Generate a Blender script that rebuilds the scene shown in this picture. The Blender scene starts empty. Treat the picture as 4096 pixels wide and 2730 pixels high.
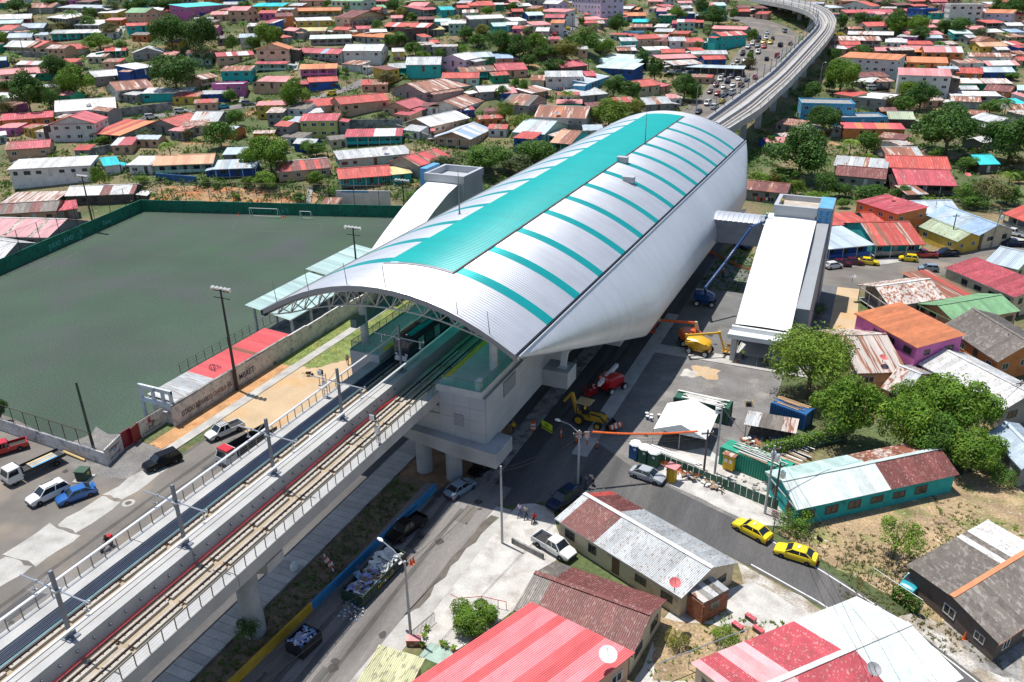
import bpy, bmesh, math, random
import numpy as np
from mathutils import Vector, Matrix
R = random.Random(7)
PI = math.pi
scn = bpy.context.scene
COL = scn.collection

# ------------------------------------------------------------------ camera (calibrated from poles and rails)
FPX, CX, CY, CAMH = 3219.0, 2048.0, 1365.0, 57.0
_dn = np.array([75.0, 7000.0, FPX]); _dn /= np.linalg.norm(_dn)
_up = -_dn
_fw = np.array([0, 0, 1.0]); _Y = _fw - _fw.dot(_up) * _up; _Y /= np.linalg.norm(_Y)
_X = np.cross(_Y, _up)
if _X[0] < 0: _X = -_X
SA, CA = 0.40896072, 0.91255199          # view yaw against the railway axis; world Y runs along the railway, X across it
CAMX, CAMY = 47.98, 0.0
def _rot(a, b): return (CA * a - SA * b, SA * a + CA * b)     # view-aligned ground vector -> world
def _rays(u, v):
    d = np.array([u - CX, v - CY, FPX]); a, b, c = d @ _X, d @ _Y, d @ _up
    x, y = _rot(a, b); return x, y, c
def P(u, v, z=0.0):
    x, y, c = _rays(u, v); t = (z - CAMH) / c
    return Vector((CAMX + x * t, CAMY + y * t, z))
K = 2.2969
def TP(c, r, x, y): return (1024 * c + x / K, 682.5 * r + y / K)    # enlarged-tile reading -> photo pixel
def DP(x, y): return (x * 1.7408, y * 1.7408)
cam = bpy.data.cameras.new('camera'); camo = bpy.data.objects.new('camera', cam); COL.objects.link(camo)
cam.sensor_width = 36.0; cam.lens = FPX / 4096 * 36.0; cam.clip_start = 1.0; cam.clip_end = 6000.0
def _w(i, s):
    x, y = _rot(_X[i], _Y[i]); return Vector((x, y, _up[i])) * s
_cx, _cy, _cz = _w(0, 1), _w(1, -1), _w(2, -1)
camo.matrix_world = Matrix(((_cx.x, _cy.x, _cz.x, CAMX), (_cx.y, _cy.y, _cz.y, CAMY), (_cx.z, _cy.z, _cz.z, CAMH), (0, 0, 0, 1)))
scn.camera = camo
# ------------------------------------------------------------------ sky, sun, exposure
SUNV = Vector((0.28, -0.07, -1.0)).normalized()          # shadow direction
el = math.asin(-SUNV.z); az = math.atan2(-SUNV.x, -SUNV.y)
wd = bpy.data.worlds.new('World'); scn.world = wd; wd.use_nodes = True
nt = wd.node_tree; bg = nt.nodes['Background']
sky = nt.nodes.new('ShaderNodeTexSky'); sky.sky_type = 'NISHITA'; sky.sun_disc = False
sky.sun_elevation = el; sky.sun_rotation = az; sky.air_density = 1.0; sky.dust_density = 0.6; sky.ozone_density = 1.0
nt.links.new(sky.outputs[0], bg.inputs[0]); bg.inputs[1].default_value = 0.108
sun = bpy.data.lights.new('sun', 'SUN'); sun.energy = 4.5; sun.angle = math.radians(0.53); sun.color = (1.0, 0.965, 0.90)
suno = bpy.data.objects.new('sun', sun); COL.objects.link(suno)
suno.rotation_euler = SUNV.to_track_quat('-Z', 'Y').to_euler(); suno.location = (0, 60, 200)
scn.view_settings.view_transform = 'Standard'; scn.view_settings.look = 'None'
scn.view_settings.exposure = 0.33; scn.view_settings.gamma = 1.0
scn.cycles.max_bounces = 5; scn.cycles.diffuse_bounces = 3; scn.cycles.glossy_bounces = 2
scn.cycles.transmission_bounces = 3; scn.cycles.transparent_max_bounces = 6
scn.cycles.caustics_reflective = False; scn.cycles.caustics_refractive = False
# ------------------------------------------------------------------ terrain height
def vy(x, y): return 19.62 + CA * y - SA * x          # distance ahead of the camera
def vx(x, y): return -43.78 + SA * y + CA * x         # offset to the side of the view axis
_pl = [(-9e3, 0), (0, 0), (12, 3.6), (30, 6.5), (60, 10.5), (90, 16), (130, 26), (170, 36), (220, 44), (300, 50), (400, 54), (9e3, 56)]
_pr = [(-9e3, 0), (0, 0), (30, 1.2), (60, 4), (100, 9.5), (150, 17), (200, 24.5), (260, 32), (350, 41), (500, 50), (700, 54), (9e3, 56)]
def _lerp(tab, d):
    for (a, b), (c, e) in zip(tab, tab[1:]):
        if d <= c: return b + (e - b) * (d - a) / (c - a)
    return tab[-1][1]
def _hgt(x, y):
    a, b = vx(x, y), vy(x, y)
    w = min(1, max(0, (a - 5) / 55.0)); w = w * w * (3 - 2 * w)
    z = (1 - w) * _lerp(_pl, b - 213) + w * _lerp(_pr, b - 205)
    k = min(1, max(0, (b - 225) / 60.0))
    z += k * (1.3 * math.sin(a * 0.045 + 1.0) * math.cos(b * 0.05) + 0.6 * math.sin(a * 0.11 + b * 0.07))
    return z
GS = 6.0; GX0, GX1, GY0, GY1 = -480, 560, -60, 760
_nx, _ny = int((GX1 - GX0) / GS) + 1, int((GY1 - GY0) / GS) + 1
HG = np.array([[_hgt(GX0 + i * GS, GY0 + j * GS) for i in range(_nx)] for j in range(_ny)])
def gz(x, y):
    fx = min(max((x - GX0) / GS, 0), _nx - 1.001); fy = min(max((y - GY0) / GS, 0), _ny - 1.001)
    i, j = int(fx), int(fy); fx -= i; fy -= j
    return (HG[j, i] * (1 - fx) + HG[j, i + 1] * fx) * (1 - fy) + (HG[j + 1, i] * (1 - fx) + HG[j + 1, i + 1] * fx) * fy
def hit(u, v, h=0.0):
    "point h above the terrain seen at a photo pixel"
    x, y, c = _rays(u, v); n = math.hypot(x, y); x /= n; y /= n; c /= n
    lo, d = 0.0, 30.0
    while d < 1500:
        if CAMH + c * d < gz(CAMX + x * d, CAMY + y * d) + h: break
        lo = d; d += 4.0
    hi = d
    for _ in range(30):
        m = (lo + hi) / 2
        if CAMH + c * m < gz(CAMX + x * m, CAMY + y * m) + h: hi = m
        else: lo = m
    return Vector((CAMX + x * hi, CAMY + y * hi, CAMH + c * hi))
def px_size(p):                                    # photo pixels per metre at a point
    q = np.array([p[0] - CAMX, p[1] - CAMY]); fx = CA * q[0] + SA * q[1]; fy = -SA * q[0] + CA * q[1]
    d = fy * _Y[2] + (p[2] - CAMH) * _up[2] + fx * _X[2]
    return FPX / d
# ------------------------------------------------------------------ mesh helpers
class MB:
    def __init__(s): s.v = []; s.f = []; s.m = []
    def add(s, vs, fs, m=0):
        o = len(s.v); s.v += [tuple(p) for p in vs]; s.f += [tuple(i + o for i in f) for f in fs]; s.m += [m] * len(fs); return s
    def box(s, c, d, rz=0.0, m=0, tap=1.0):
        cx, cy, cz = c; hx, hy, hz = d[0] / 2, d[1] / 2, d[2] / 2; ca, sa = math.cos(rz), math.sin(rz); vs = []
        for k in (-1, 1):
            t = tap if k > 0 else 1.0
            for a, b in ((-1, -1), (1, -1), (1, 1), (-1, 1)):
                x, y = a * hx * t, b * hy * t; vs.append((cx + x * ca - y * sa, cy + x * sa + y * ca, cz + k * hz))
        return s.add(vs, [(3, 2, 1, 0), (4, 5, 6, 7), (0, 1, 5, 4), (1, 2, 6, 5), (2, 3, 7, 6), (3, 0, 4, 7)], m)
    def b2(s, x0, x1, y0, y1, z0, z1, m=0): return s.box(((x0 + x1) / 2, (y0 + y1) / 2, (z0 + z1) / 2), (x1 - x0, y1 - y0, z1 - z0), 0, m)
    def bar(s, a, b, w, h=None, m=0, up=(0, 0, 1)):
        a, b = Vector(a), Vector(b); h = h or w; d = (b - a)
        if d.length < 1e-6: return s
        d.normalize(); u = Vector(up)
        if abs(d.dot(u)) > 0.98: u = Vector((1, 0, 0))
        x = d.cross(u).normalized(); y = x.cross(d); vs = []
        for p in (a, b):
            for i, j in ((-1, -1), (1, -1), (1, 1), (-1, 1)): vs.append(p + x * (i * w / 2) + y * (j * h / 2))
        return s.add(vs, [(3, 2, 1, 0), (4, 5, 6, 7), (0, 1, 5, 4), (1, 2, 6, 5), (2, 3, 7, 6), (3, 0, 4, 7)], m)
    def tube(s, pts, r, n=6, m=0, cap=True):
        pts = [Vector(p) for p in pts]; k = len(pts); rs = r if isinstance(r, (list, tuple)) else [r] * k; vs = []; fs = []
        ref = Vector((0.13, 0.21, 1)).normalized()
        for i, p in enumerate(pts):
            d = (pts[min(i + 1, k - 1)] - pts[max(i - 1, 0)]).normalized()
            q = ref if abs(d.dot(ref)) < 0.95 else Vector((1, 0.1, 0)).normalized()
            x = d.cross(q).normalized(); y = x.cross(d)
            for j in range(n):
                a = 2 * PI * j / n; vs.append(p + (x * math.cos(a) + y * math.sin(a)) * rs[i])
        for i in range(k - 1):
            for j in range(n):
                j2 = (j + 1) % n; fs.append((i * n + j, i * n + j2, (i + 1) * n + j2, (i + 1) * n + j))
        if cap: fs.append(tuple(range(n - 1, -1, -1))); fs.append(tuple((k - 1) * n + j for j in range(n)))
        return s.add(vs, fs, m)
    def lathe(s, prof, c=(0, 0, 0), n=12, m=0):
        vs = []; fs = []; k = len(prof)
        for r, z in prof:
            for j in range(n): a = 2 * PI * j / n; vs.append((c[0] + r * math.cos(a), c[1] + r * math.sin(a), c[2] + z))
        for i in range(k - 1):
            for j in range(n): j2 = (j + 1) % n; fs.append((i * n + j, i * n + j2, (i + 1) * n + j2, (i + 1) * n + j))
        fs.append(tuple(range(n - 1, -1, -1))); fs.append(tuple((k - 1) * n + j for j in range(n)))
        return s.add(vs, fs, m)
    def poly(s, pts, m=0): return s.add(pts, [tuple(range(len(pts)))], m)
    def prism(s, pts, z0, z1, m=0):
        n = len(pts); a = sum(pts[i][0] * pts[(i + 1) % n][1] - pts[(i + 1) % n][0] * pts[i][1] for i in range(n))
        if a < 0: pts = pts[::-1]
        vs = [(p[0], p[1], z0) for p in pts] + [(p[0], p[1], z1) for p in pts]
        fs = [tuple(range(n - 1, -1, -1)), tuple(range(n, 2 * n))] + [(i, (i + 1) % n, n + (i + 1) % n, n + i) for i in range(n)]
        return s.add(vs, fs, m)
    def grid(s, rows, m=0, closed=False):
        "rows of points -> quads"
        n = len(rows[0]); vs = [p for r in rows for p in r]; fs = []
        for i in range(len(rows) - 1):
            for j in range(n if closed else n - 1): j2 = (j + 1) % n; fs.append((i * n + j, i * n + j2, (i + 1) * n + j2, (i + 1) * n + j))
        return s.add(vs, fs, m)
    def mesh(s, name, mats, smooth=False):
        me = bpy.data.meshes.new(name); me.from_pydata(s.v, [], s.f)
        for mt in (mats if isinstance(mats, (list, tuple)) else [mats]): me.materials.append(mt)
        if any(s.m): me.polygons.foreach_set('material_index', s.m)
        if smooth:
            me.polygons.foreach_set('use_smooth', [True] * len(s.f))
            if smooth != 'all': me.set_sharp_from_angle(angle=math.radians(38))
        me.update(); return me
    def build(s, name, mats, parent=None, loc=None, rz=0.0, smooth=False):
        return obj(name, s.mesh(name, mats, smooth), parent, loc, rz)
def obj(name, me, parent=None, loc=None, rz=0.0, mat=None, mw=None):
    o = bpy.data.objects.new(name, me); COL.objects.link(o)
    if parent is not None: o.parent = parent
    if mw is not None: o.matrix_basis = mw
    else:
        if loc is not None: o.location = loc
        if rz: o.rotation_euler = (0, 0, rz)
    if mat is not None:
        ms = mat if isinstance(mat, (list, tuple)) else [mat]
        for i, mm in enumerate(ms):
            if i < len(o.material_slots): o.material_slots[i].link = 'OBJECT'; o.material_slots[i].material = mm
    return o
def tag(o, label=None, cat=None, group=None, kind=None):
    if label: o['label'] = label
    if cat: o['category'] = cat
    if group: o['group'] = group
    if kind: o['kind'] = kind
    return o
def thing(name, label, cat, loc=(0, 0, 0), rz=0.0, group=None):
    o = bpy.data.objects.new(name, None); COL.objects.link(o); o.location = loc; o.rotation_euler = (0, 0, rz); o.empty_display_size = 0.5
    return tag(o, label, cat, group)
def copy_tree(o, parent=None):
    c = o.copy(); COL.objects.link(c); c.parent = parent
    for ch in o.children: copy_tree(ch, c)
    return c
def struct(o): o['kind'] = 'structure'; return o
# ------------------------------------------------------------------ materials
MATS = {}
def M(name, col, rough=0.8, metal=0.0, var=0.18, sc=0.6, fine=0.12, fsc=9.0, bump=0.0, bsc=20.0, mix=None, msc=0.4, mamt=(0.5, 0.62), rnd=0.0, stretch=None, alpha=None, spec=None, trans=0.0, coat=0.0, mix2=None, m2sc=2.0, m2amt=(0.6, 0.68), objc=None):
    if name in MATS: return MATS[name]
    m = bpy.data.materials.new(name); m.use_nodes = True; n = m.node_tree.nodes; L = m.node_tree.links
    b = n['Principled BSDF']; b.inputs['Roughness'].default_value = rough; b.inputs['Metallic'].default_value = metal
    if spec is not None: b.inputs['Specular IOR Level'].default_value = spec
    if trans: b.inputs['Transmission Weight'].default_value = trans
    if coat: b.inputs['Coat Weight'].default_value = coat; b.inputs['Coat Roughness'].default_value = 0.05
    if alpha is not None: b.inputs['Alpha'].default_value = alpha
    g = n.new('ShaderNodeNewGeometry'); pos = g.outputs['Position']
    if stretch:
        mp = n.new('ShaderNodeMapping'); mp.inputs['Scale'].default_value = stretch; L.new(pos, mp.inputs[0]); pos = mp.outputs[0]
    if objc:
        tc = n.new('ShaderNodeTexCoord'); oi2 = n.new('ShaderNodeObjectInfo'); ad = n.new('ShaderNodeVectorMath'); ad.operation = 'MULTIPLY_ADD'; ad.inputs[1].default_value = objc; cb = n.new('ShaderNodeCombineXYZ'); ml = n.new('ShaderNodeMath'); ml.operation = 'MULTIPLY'; ml.inputs[1].default_value = 61.0
        L.new(oi2.outputs['Random'], ml.inputs[0]); L.new(ml.outputs[0], cb.inputs[0]); L.new(ml.outputs[0], cb.inputs[2]); L.new(tc.outputs['Object'], ad.inputs[0]); L.new(cb.outputs[0], ad.inputs[2]); pos = ad.outputs[0]
    def noise(scale, det=3.0):
        t = n.new('ShaderNodeTexNoise'); t.inputs['Scale'].default_value = scale; t.inputs['Detail'].default_value = det
        L.new(pos, t.inputs['Vector']); return t.outputs['Fac']
    def rng(fac, a, b2, c, d):
        r = n.new('ShaderNodeMapRange'); r.inputs[1].default_value = a; r.inputs[2].default_value = b2; r.inputs[3].default_value = c; r.inputs[4].default_value = d
        L.new(fac, r.inputs[0]); return r.outputs[0]
    def mul(a, b2):
        q = n.new('ShaderNodeMath'); q.operation = 'MULTIPLY'; L.new(a, q.inputs[0]); L.new(b2, q.inputs[1]); return q.outputs[0]
    v = None
    if var: v = rng(noise(sc), 0.3, 0.7, 1 - var, 1 + var)
    if fine:
        w = rng(noise(fsc, 2.0), 0.3, 0.7, 1 - fine, 1 + fine); v = w if v is None else mul(v, w)
    if rnd:
        oi = n.new('ShaderNodeObjectInfo'); w = rng(oi.outputs['Random'], 0, 1, 1 - rnd, 1 + rnd); v = w if v is None else mul(v, w)
    rgb = n.new('ShaderNodeRGB'); rgb.outputs[0].default_value = (*col, 1); c = rgb.outputs[0]
    for mm, ms, ma in ((mix, msc, mamt), (mix2, m2sc, m2amt)):
        if mm is None: continue
        x = n.new('ShaderNodeMix'); x.data_type = 'RGBA'; L.new(rng(noise(ms, 4.0), ma[0], ma[1], 0, 1), x.inputs[0]); L.new(c, x.inputs[6]); x.inputs[7].default_value = (*mm, 1); c = x.outputs[2]
    if v is not None:
        x = n.new('ShaderNodeVectorMath'); x.operation = 'SCALE'; L.new(c, x.inputs[0]); L.new(v, x.inputs['Scale']); c = x.outputs[0]
    L.new(c, b.inputs['Base Color'])
    if bump:
        bp = n.new('ShaderNodeBump'); bp.inputs['Strength'].default_value = bump; bp.inputs['Distance'].default_value = 0.03; L.new(noise(bsc), bp.inputs['Height']); L.new(bp.outputs[0], b.inputs['Normal'])
    MATS[name] = m; return m
def flat(name, col, rough=0.6, metal=0.0, **k): return M(name, col, rough, metal, var=0.06, fine=0.04, **k)
# ================================================================== GROUND
asphalt = M('asphalt', (0.085, 0.082, 0.082), 0.85, var=0.25, sc=0.5, fine=0.18, fsc=14, stretch=(1, 0.14, 1), mix=(0.13, 0.12, 0.11), msc=0.12, mamt=(0.45, 0.7))
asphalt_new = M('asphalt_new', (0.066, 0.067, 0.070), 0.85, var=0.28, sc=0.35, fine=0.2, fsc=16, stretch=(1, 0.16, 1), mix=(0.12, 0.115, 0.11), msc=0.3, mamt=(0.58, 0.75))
asphalt_dust = M('asphalt_dusty', (0.15, 0.135, 0.12), 0.9, var=0.2, sc=0.2, fine=0.15, fsc=10, mix=(0.25, 0.20, 0.15), msc=0.15, mamt=(0.5, 0.75))
asphalt_old = M('asphalt_worn', (0.20, 0.185, 0.175), 0.9, var=0.2, sc=0.5, fine=0.16, fsc=12, stretch=(1, 0.15, 1), mix=(0.12, 0.11, 0.105), msc=0.2, mamt=(0.52, 0.7))
concrete = M('concrete', (0.40, 0.385, 0.36), 0.85, var=0.14, sc=0.5, fine=0.1, fsc=7, mix=(0.27, 0.255, 0.235), msc=0.35, mamt=(0.52, 0.75))
concrete_w = M('concrete_bleached', (0.47, 0.45, 0.42), 0.85, var=0.15, sc=0.6, fine=0.12, fsc=6, mix=(0.36, 0.33, 0.30), msc=0.5, mamt=(0.5, 0.66))
concrete_g = M('concrete_structural', (0.36, 0.365, 0.37), 0.8, var=0.13, sc=0.35, fine=0.1, fsc=5, mix=(0.26, 0.265, 0.27), msc=0.25, mamt=(0.5, 0.75))
concrete_d = M('concrete_stained', (0.27, 0.26, 0.245), 0.9, var=0.25, sc=0.7, fine=0.2, fsc=5, mix=(0.12, 0.115, 0.11), msc=0.6, mamt=(0.48, 0.62))
hill_m = M('hill_soil', (0.24, 0.18, 0.10), 0.95, var=0.3, sc=0.12, fine=0.3, fsc=1.8, mix=(0.075, 0.10, 0.035), msc=0.06, mamt=(0.36, 0.55), mix2=(0.36, 0.19, 0.10), m2sc=0.11, m2amt=(0.62, 0.7))
dry_m = M('dry_grass_soil', (0.33, 0.235, 0.135), 0.95, var=0.28, sc=0.35, fine=0.35, fsc=4, mix=(0.16, 0.17, 0.055), msc=0.22, mamt=(0.52, 0.66), mix2=(0.44, 0.38, 0.30), m2sc=1.6, m2amt=(0.62, 0.68))
orange_m = M('orange_soil', (0.46, 0.25, 0.115), 0.95, var=0.2, sc=0.4, fine=0.2, fsc=5, mix=(0.38, 0.17, 0.07), msc=0.5, mamt=(0.5, 0.7))
tan_m = M('dusty_tan_road', (0.47, 0.345, 0.215), 0.95, var=0.12, sc=0.25, fine=0.1, fsc=6, mix=(0.50, 0.30, 0.14), msc=0.18, mamt=(0.5, 0.7))
brown_m = M('dark_median_soil', (0.17, 0.12, 0.075), 0.95, var=0.3, sc=0.8, fine=0.35, fsc=5, mix=(0.08, 0.075, 0.035), msc=0.5, mamt=(0.5, 0.65))
lawn_m = M('lawn_green', (0.17, 0.21, 0.06), 0.95, var=0.25, sc=0.6, fine=0.35, fsc=7, mix=(0.26, 0.24, 0.08), msc=0.35, mamt=(0.5, 0.7))
turf_m = M('synthetic_turf', (0.046, 0.069, 0.051), 0.92, var=0.2, sc=0.035, fine=0.25, fsc=3.5, mix=(0.042, 0.080, 0.047), msc=0.05, mamt=(0.42, 0.62), mix2=(0.056, 0.066, 0.062), m2sc=0.06, m2amt=(0.5, 0.7))
gravel_m = M('gravel_lot', (0.17, 0.16, 0.155), 0.95, var=0.2, sc=0.3, fine=0.4, fsc=9, mix=(0.27, 0.25, 0.22), msc=0.25, mamt=(0.55, 0.75), bump=0.5, bsc=12)
white_p = M('road_paint_white', (0.62, 0.61, 0.58), 0.8, var=0.2, sc=1.5)
yellow_p = M('road_paint_yellow', (0.60, 0.42, 0.08), 0.8, var=0.2, sc=1.5)
xs = [-3800, -1500] + [GX0 + i * GS for i in range(_nx)] + [1500, 3800]
ys = [-700] + [GY0 + j * GS for j in range(_ny)] + [1800, 4200]
mb = MB(); mb.grid([[(x, y, gz(x, y) if y < 1000 else 58.0) for x in xs] for y in ys])
g_o = struct(mb.build('ground', hill_m, smooth='all'))
def sheet(name, pts, mat, z, parent=None):
    a = sum(pts[i][0] * pts[(i + 1) % len(pts)][1] - pts[(i + 1) % len(pts)][0] * pts[i][1] for i in range(len(pts)))
    if a < 0: pts = pts[::-1]
    return struct(MB().poly([(p[0], p[1], z) for p in pts]).build(name, mat, parent))
def rect(x0, x1, y0, y1): return [(x0, y0), (x1, y0), (x1, y1), (x0, y1)]
def dpts(*l): return [tuple(P(*DP(*p))[:2]) for p in l]
def wob(pts, amp, n):                      # irregular outline
    out = []
    for i in range(len(pts)):
        a, b = pts[i], pts[(i + 1) % len(pts)]
        for k in range(n):
            t = k / n; out.append((a[0] + (b[0] - a[0]) * t + R.uniform(-amp, amp), a[1] + (b[1] - a[1]) * t + R.uniform(-amp, amp)))
    return out
sheet('field', dpts((-160, 705), (327, 485), (1060, 503), (930, 640), (640, 790), (420, 925), (318, 985), (250, 1072), (30, 962), (-160, 900)), turf_m, 0.012)
sheet('parking_lot', rect(-75, -27.5, -40, 63.5), asphalt_dust, 0.010)
sheet('avenue', rect(-28.2, -2.6, -90, 214), asphalt, 0.016)
sheet('avenue_worn_lane', wob(rect(-28.0, -18.5, -60, 72), 0.5, 12), asphalt_dust, 0.022)
for pts in (rect(-30.6, -26.6, 36, 41), rect(-31.2, -26.2, 41.3, 46.8), rect(-30.4, -27.0, 47.0, 53.2), rect(-30.2, -27.2, 53.5, 61.0), rect(-33, -25, 28, 35.6)):
    sheet('pavement', wob(pts, 0.25, 4), concrete, 0.028)
sheet('pavement', rect(-75, -30.4, 17, 27.5), concrete, 0.020)
sheet('dirt_road', wob(rect(-33.9, -6.5, 72, 128), 0.6, 16), tan_m, 0.034)
sheet('soil_strip', wob(rect(-34.3, -31.3, 64, 94), 0.35, 10), orange_m, 0.045)
sheet('lawn', wob([(-34.2, 90), (-27.2, 92), (-24, 97), (-14, 103), (-9.5, 112), (-9.5, 150), (-34.2, 150)], 0.4, 10), lawn_m, 0.050)
sheet('soil_strip', wob(rect(-44, -30.5, 56.5, 64.5), 0.6, 6), gravel_m, 0.024)
# left pavement beside the stadium wall
sw = struct(MB().b2(-31.3, -29.7, 61.5, 131, 0.0, 0.13).build('pavement', concrete))
# right pavement of paving slabs under the viaduct
sw = struct(MB().b2(-2.7, 0.35, -60, 92, 0.0, 0.10).build('pavement', concrete_d))
slab = MB().box((0, 0, 0.035), (2.85, 0.92, 0.07)).mesh('paving_slab', concrete)
slab2 = M('concrete_slab_pale', (0.46, 0.43, 0.395), 0.85, var=0.12, rnd=0.12, sc=0.8)
for i in range(62):
    obj('paving_slab', slab, sw, (-1.17 + R.uniform(-.02, .02), 29.5 + i * 0.97, 0.095 + R.uniform(0, 0.012)), mat=slab2)
sheet('median_soil', rect(0.35, 5.6, -60, 72), brown_m, 0.012)
sheet('median_soil', wob(rect(0.3, 9.5, 71, 88), 0.3, 8), M('reddish_soil', (0.24, 0.14, 0.075), 0.95, var=0.25, fine=0.3, fsc=6), 0.030)
sheet('street', rect(4.4, 14.8, -60, 76), asphalt_old, 0.020)
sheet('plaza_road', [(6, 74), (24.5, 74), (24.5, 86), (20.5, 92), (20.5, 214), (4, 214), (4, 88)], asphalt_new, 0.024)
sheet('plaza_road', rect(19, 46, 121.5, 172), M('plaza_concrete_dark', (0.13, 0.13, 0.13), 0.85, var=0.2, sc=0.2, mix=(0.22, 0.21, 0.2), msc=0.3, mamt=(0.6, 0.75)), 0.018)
kerb = struct(MB().b2(18.6, 20.7, 84, 135, 0.0, 0.14).build('pavement', concrete))
struct(MB().b2(20.702, 45, 118.0, 121.3, 0.0, 0.13).build('pavement', concrete))
struct(MB().b2(9.6, 12.0, 74, 128, 0.0, 0.14).build('pavement', concrete_d))
sheet('gravel_lot', rect(20.7, 41, 78, 118), gravel_m, 0.030)
sheet('gravel_lot', wob(rect(27.5, 31.5, 112, 116), 0.6, 4), tan_m, 0.036)
sheet('gravel_lot', wob(rect(26.6, 28.6, 111.5, 114), 0.4, 4), concrete_w, 0.040)
# side road leaving to the lower right corner
roadL = [(14.6, 70), (25.9, 77.2), (32.9, 74.7), (42.1, 71.4), (50.3, 67.9), (55.1, 65.1), (70, 52), (95, 30)]
roadR = [(14.6, 92), (28.0, 83.3), (35.3, 80.4), (43.0, 77.5), (50.6, 73.4), (57.2, 69.4), (73, 56.5), (100, 34)]
sheet('side_road', roadL + roadR[::-1], asphalt, 0.034)
def ribbon(pts, w, z, m, name='road_line', parent=None):
    mb = MB(); rows = []
    for i, p in enumerate(pts):
        a = Vector(pts[max(i - 1, 0)]); b = Vector(pts[min(i + 1, len(pts) - 1)]); d = (b - a).normalized(); n = Vector((-d.y, d.x)) * w / 2
        rows.append([(p[0] + n.x, p[1] + n.y, z), (p[0] - n.x, p[1] - n.y, z)])
    mb.grid(rows); return struct(mb.build(name, m, parent))
ribbon([(43.3, 71.35), (50.3, 68.3), (55.1, 65.5), (70, 52.5), (95, 30.6)], 0.16, 0.040, white_p)
ribbon([(43.5, 76.8), (50.5, 73.0), (57.0, 69.1), (72.6, 56.2), (99, 34)], 0.16, 0.040, white_p)
sheet('concrete_yard', wob([(29, 83.5), (42, 79), (46.5, 80.5), (44.5, 88), (34, 92), (27, 88)], 0.4, 4), concrete_w, 0.036)
sheet('concrete_yard', wob([(29.2, 83.7), (36, 81.0), (42.6, 78.2), (46.5, 79.5), (45.5, 84.5), (37, 87.0), (30, 87.2)], 0.2, 4), concrete_w, 0.044)
sheet('concrete_yard', wob([(14.9, 48), (19.5, 47.5), (24, 57), (24.5, 66), (20.5, 72), (16.6, 72), (15, 62)], 0.25, 4), concrete_w, 0.030)
sheet('pavement', [(12.4, 20), (14.9, 20), (16.4, 70), (14.4, 70)], concrete, 0.038)
sheet('concrete_yard', wob([(36, 48), (44, 44.5), (58, 58), (54, 64.2), (44, 68.5), (37, 62)], 0.3, 5), concrete_w, 0.026)
sheet('dry_lot', wob(dpts((1790, 1222), (1900, 1175), (2120, 1110), (2400, 1040), (2400, 1270), (2120, 1330), (2010, 1345), (1890, 1290)), 0.25, 6), dry_m, 0.020)
sheet('road_verge', wob([(57.4, 69.0), (73.2, 56.2), (100.2, 33.6), (112, 40), (84, 64), (66, 76)], 0.3, 6), M('verge_mixed', (0.30, 0.25, 0.19), 0.95, var=0.25, sc=0.6, fine=0.3, fsc=5, mix=(0.42, 0.40, 0.37), msc=0.3, mamt=(0.45, 0.6)), 0.018)
sheet('road_verge', wob([(41.8, 71.3), (50.2, 67.7), (55, 64.8), (70, 51.8), (95, 29.8), (88, 24), (64, 46), (52, 60), (44, 66)], 0.2, 5), MATS['verge_mixed'], 0.016)
sheet('dry_lot', wob(dpts((1890, 1292), (2010, 1348), (2160, 1435), (2200, 1400), (2080, 1320)), 0.2, 5), dry_m, 0.021)
stain_m = M('wet_stain', (0.10, 0.085, 0.07), 0.6, var=0.3, sc=0.8)
sheet('wet_stain', wob([(13.6, 50), (14.3, 52), (14.6, 60), (15.6, 68), (14.4, 68), (13.9, 60)], 0.25, 5), stain_m, 0.042)
for nm_, xc_, w_, ya_, yb_, zz_ in (('a', -24.2, .55, -50, 71, .0465), ('a', -22.5, .55, -50, 71, .0466), ('a', -13.2, .6, -50, 74, .0467), ('a', -11.5, .6, -50, 74, .0468), ('s', 7.2, .6, -40, 74, .0451), ('s', 8.9, .6, -40, 74, .0452), ('s', 11.2, .5, -40, 70, .0453), ('p', 14.2, .6, 92, 200, .0455), ('p', 15.9, .6, 92, 200, .0456)):
    mb = MB(); mb.grid([[(xc_ - w_ / 2 + R.uniform(-.08, .08) + .25 * math.sin(y_ * .07), y_, zz_), (xc_ + w_ / 2 + R.uniform(-.08, .08) + .25 * math.sin(y_ * .07), y_, zz_)] for y_ in np.arange(ya_, yb_, 2.0)]); struct(mb.build('tyre_track', M('tyre_track_dark', (0.075, 0.072, 0.07), 0.8, var=0.4, sc=0.5, alpha=0.35)))
for k_ in range(46):
    xx, yy = R.choice(((R.uniform(-27, -8), R.uniform(15, 70)), (R.uniform(5.5, 13), R.uniform(20, 72)), (R.uniform(9, 30), R.uniform(84, 150)), (R.uniform(-60, -32), R.uniform(30, 56)))); r_ = R.uniform(.15, .55)
    sheet('oil_stain', [(xx + r_ * R.uniform(.6, 1.2) * math.cos(a_), yy + r_ * R.uniform(.6, 1.4) * math.sin(a_)) for a_ in np.linspace(0, 2 * PI, 10)[:-1]], M('oil_stain', (0.035, 0.033, 0.032), 0.5, alpha=0.5), .0480 + k_ * .0002)
for k_ in range(12): xx, yy = R.uniform(5.5, 12.5), R.uniform(20, 70); sheet('road_patch', wob(rect(xx, xx + R.uniform(.6, 1.8), yy, yy + R.uniform(1, 4)), 0.12, 3), asphalt if k_ % 2 else asphalt_dust, 0.026 + k_ * 0.0012)
for k_ in range(12): xx, yy = R.uniform(-26, -9), R.uniform(15, 66); sheet('road_patch', wob(rect(xx, xx + R.uniform(.6, 2.0), yy, yy + R.uniform(1, 6)), 0.12, 3), asphalt if k_ % 2 else asphalt_old, 0.030 + k_ * 0.0012)
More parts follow.
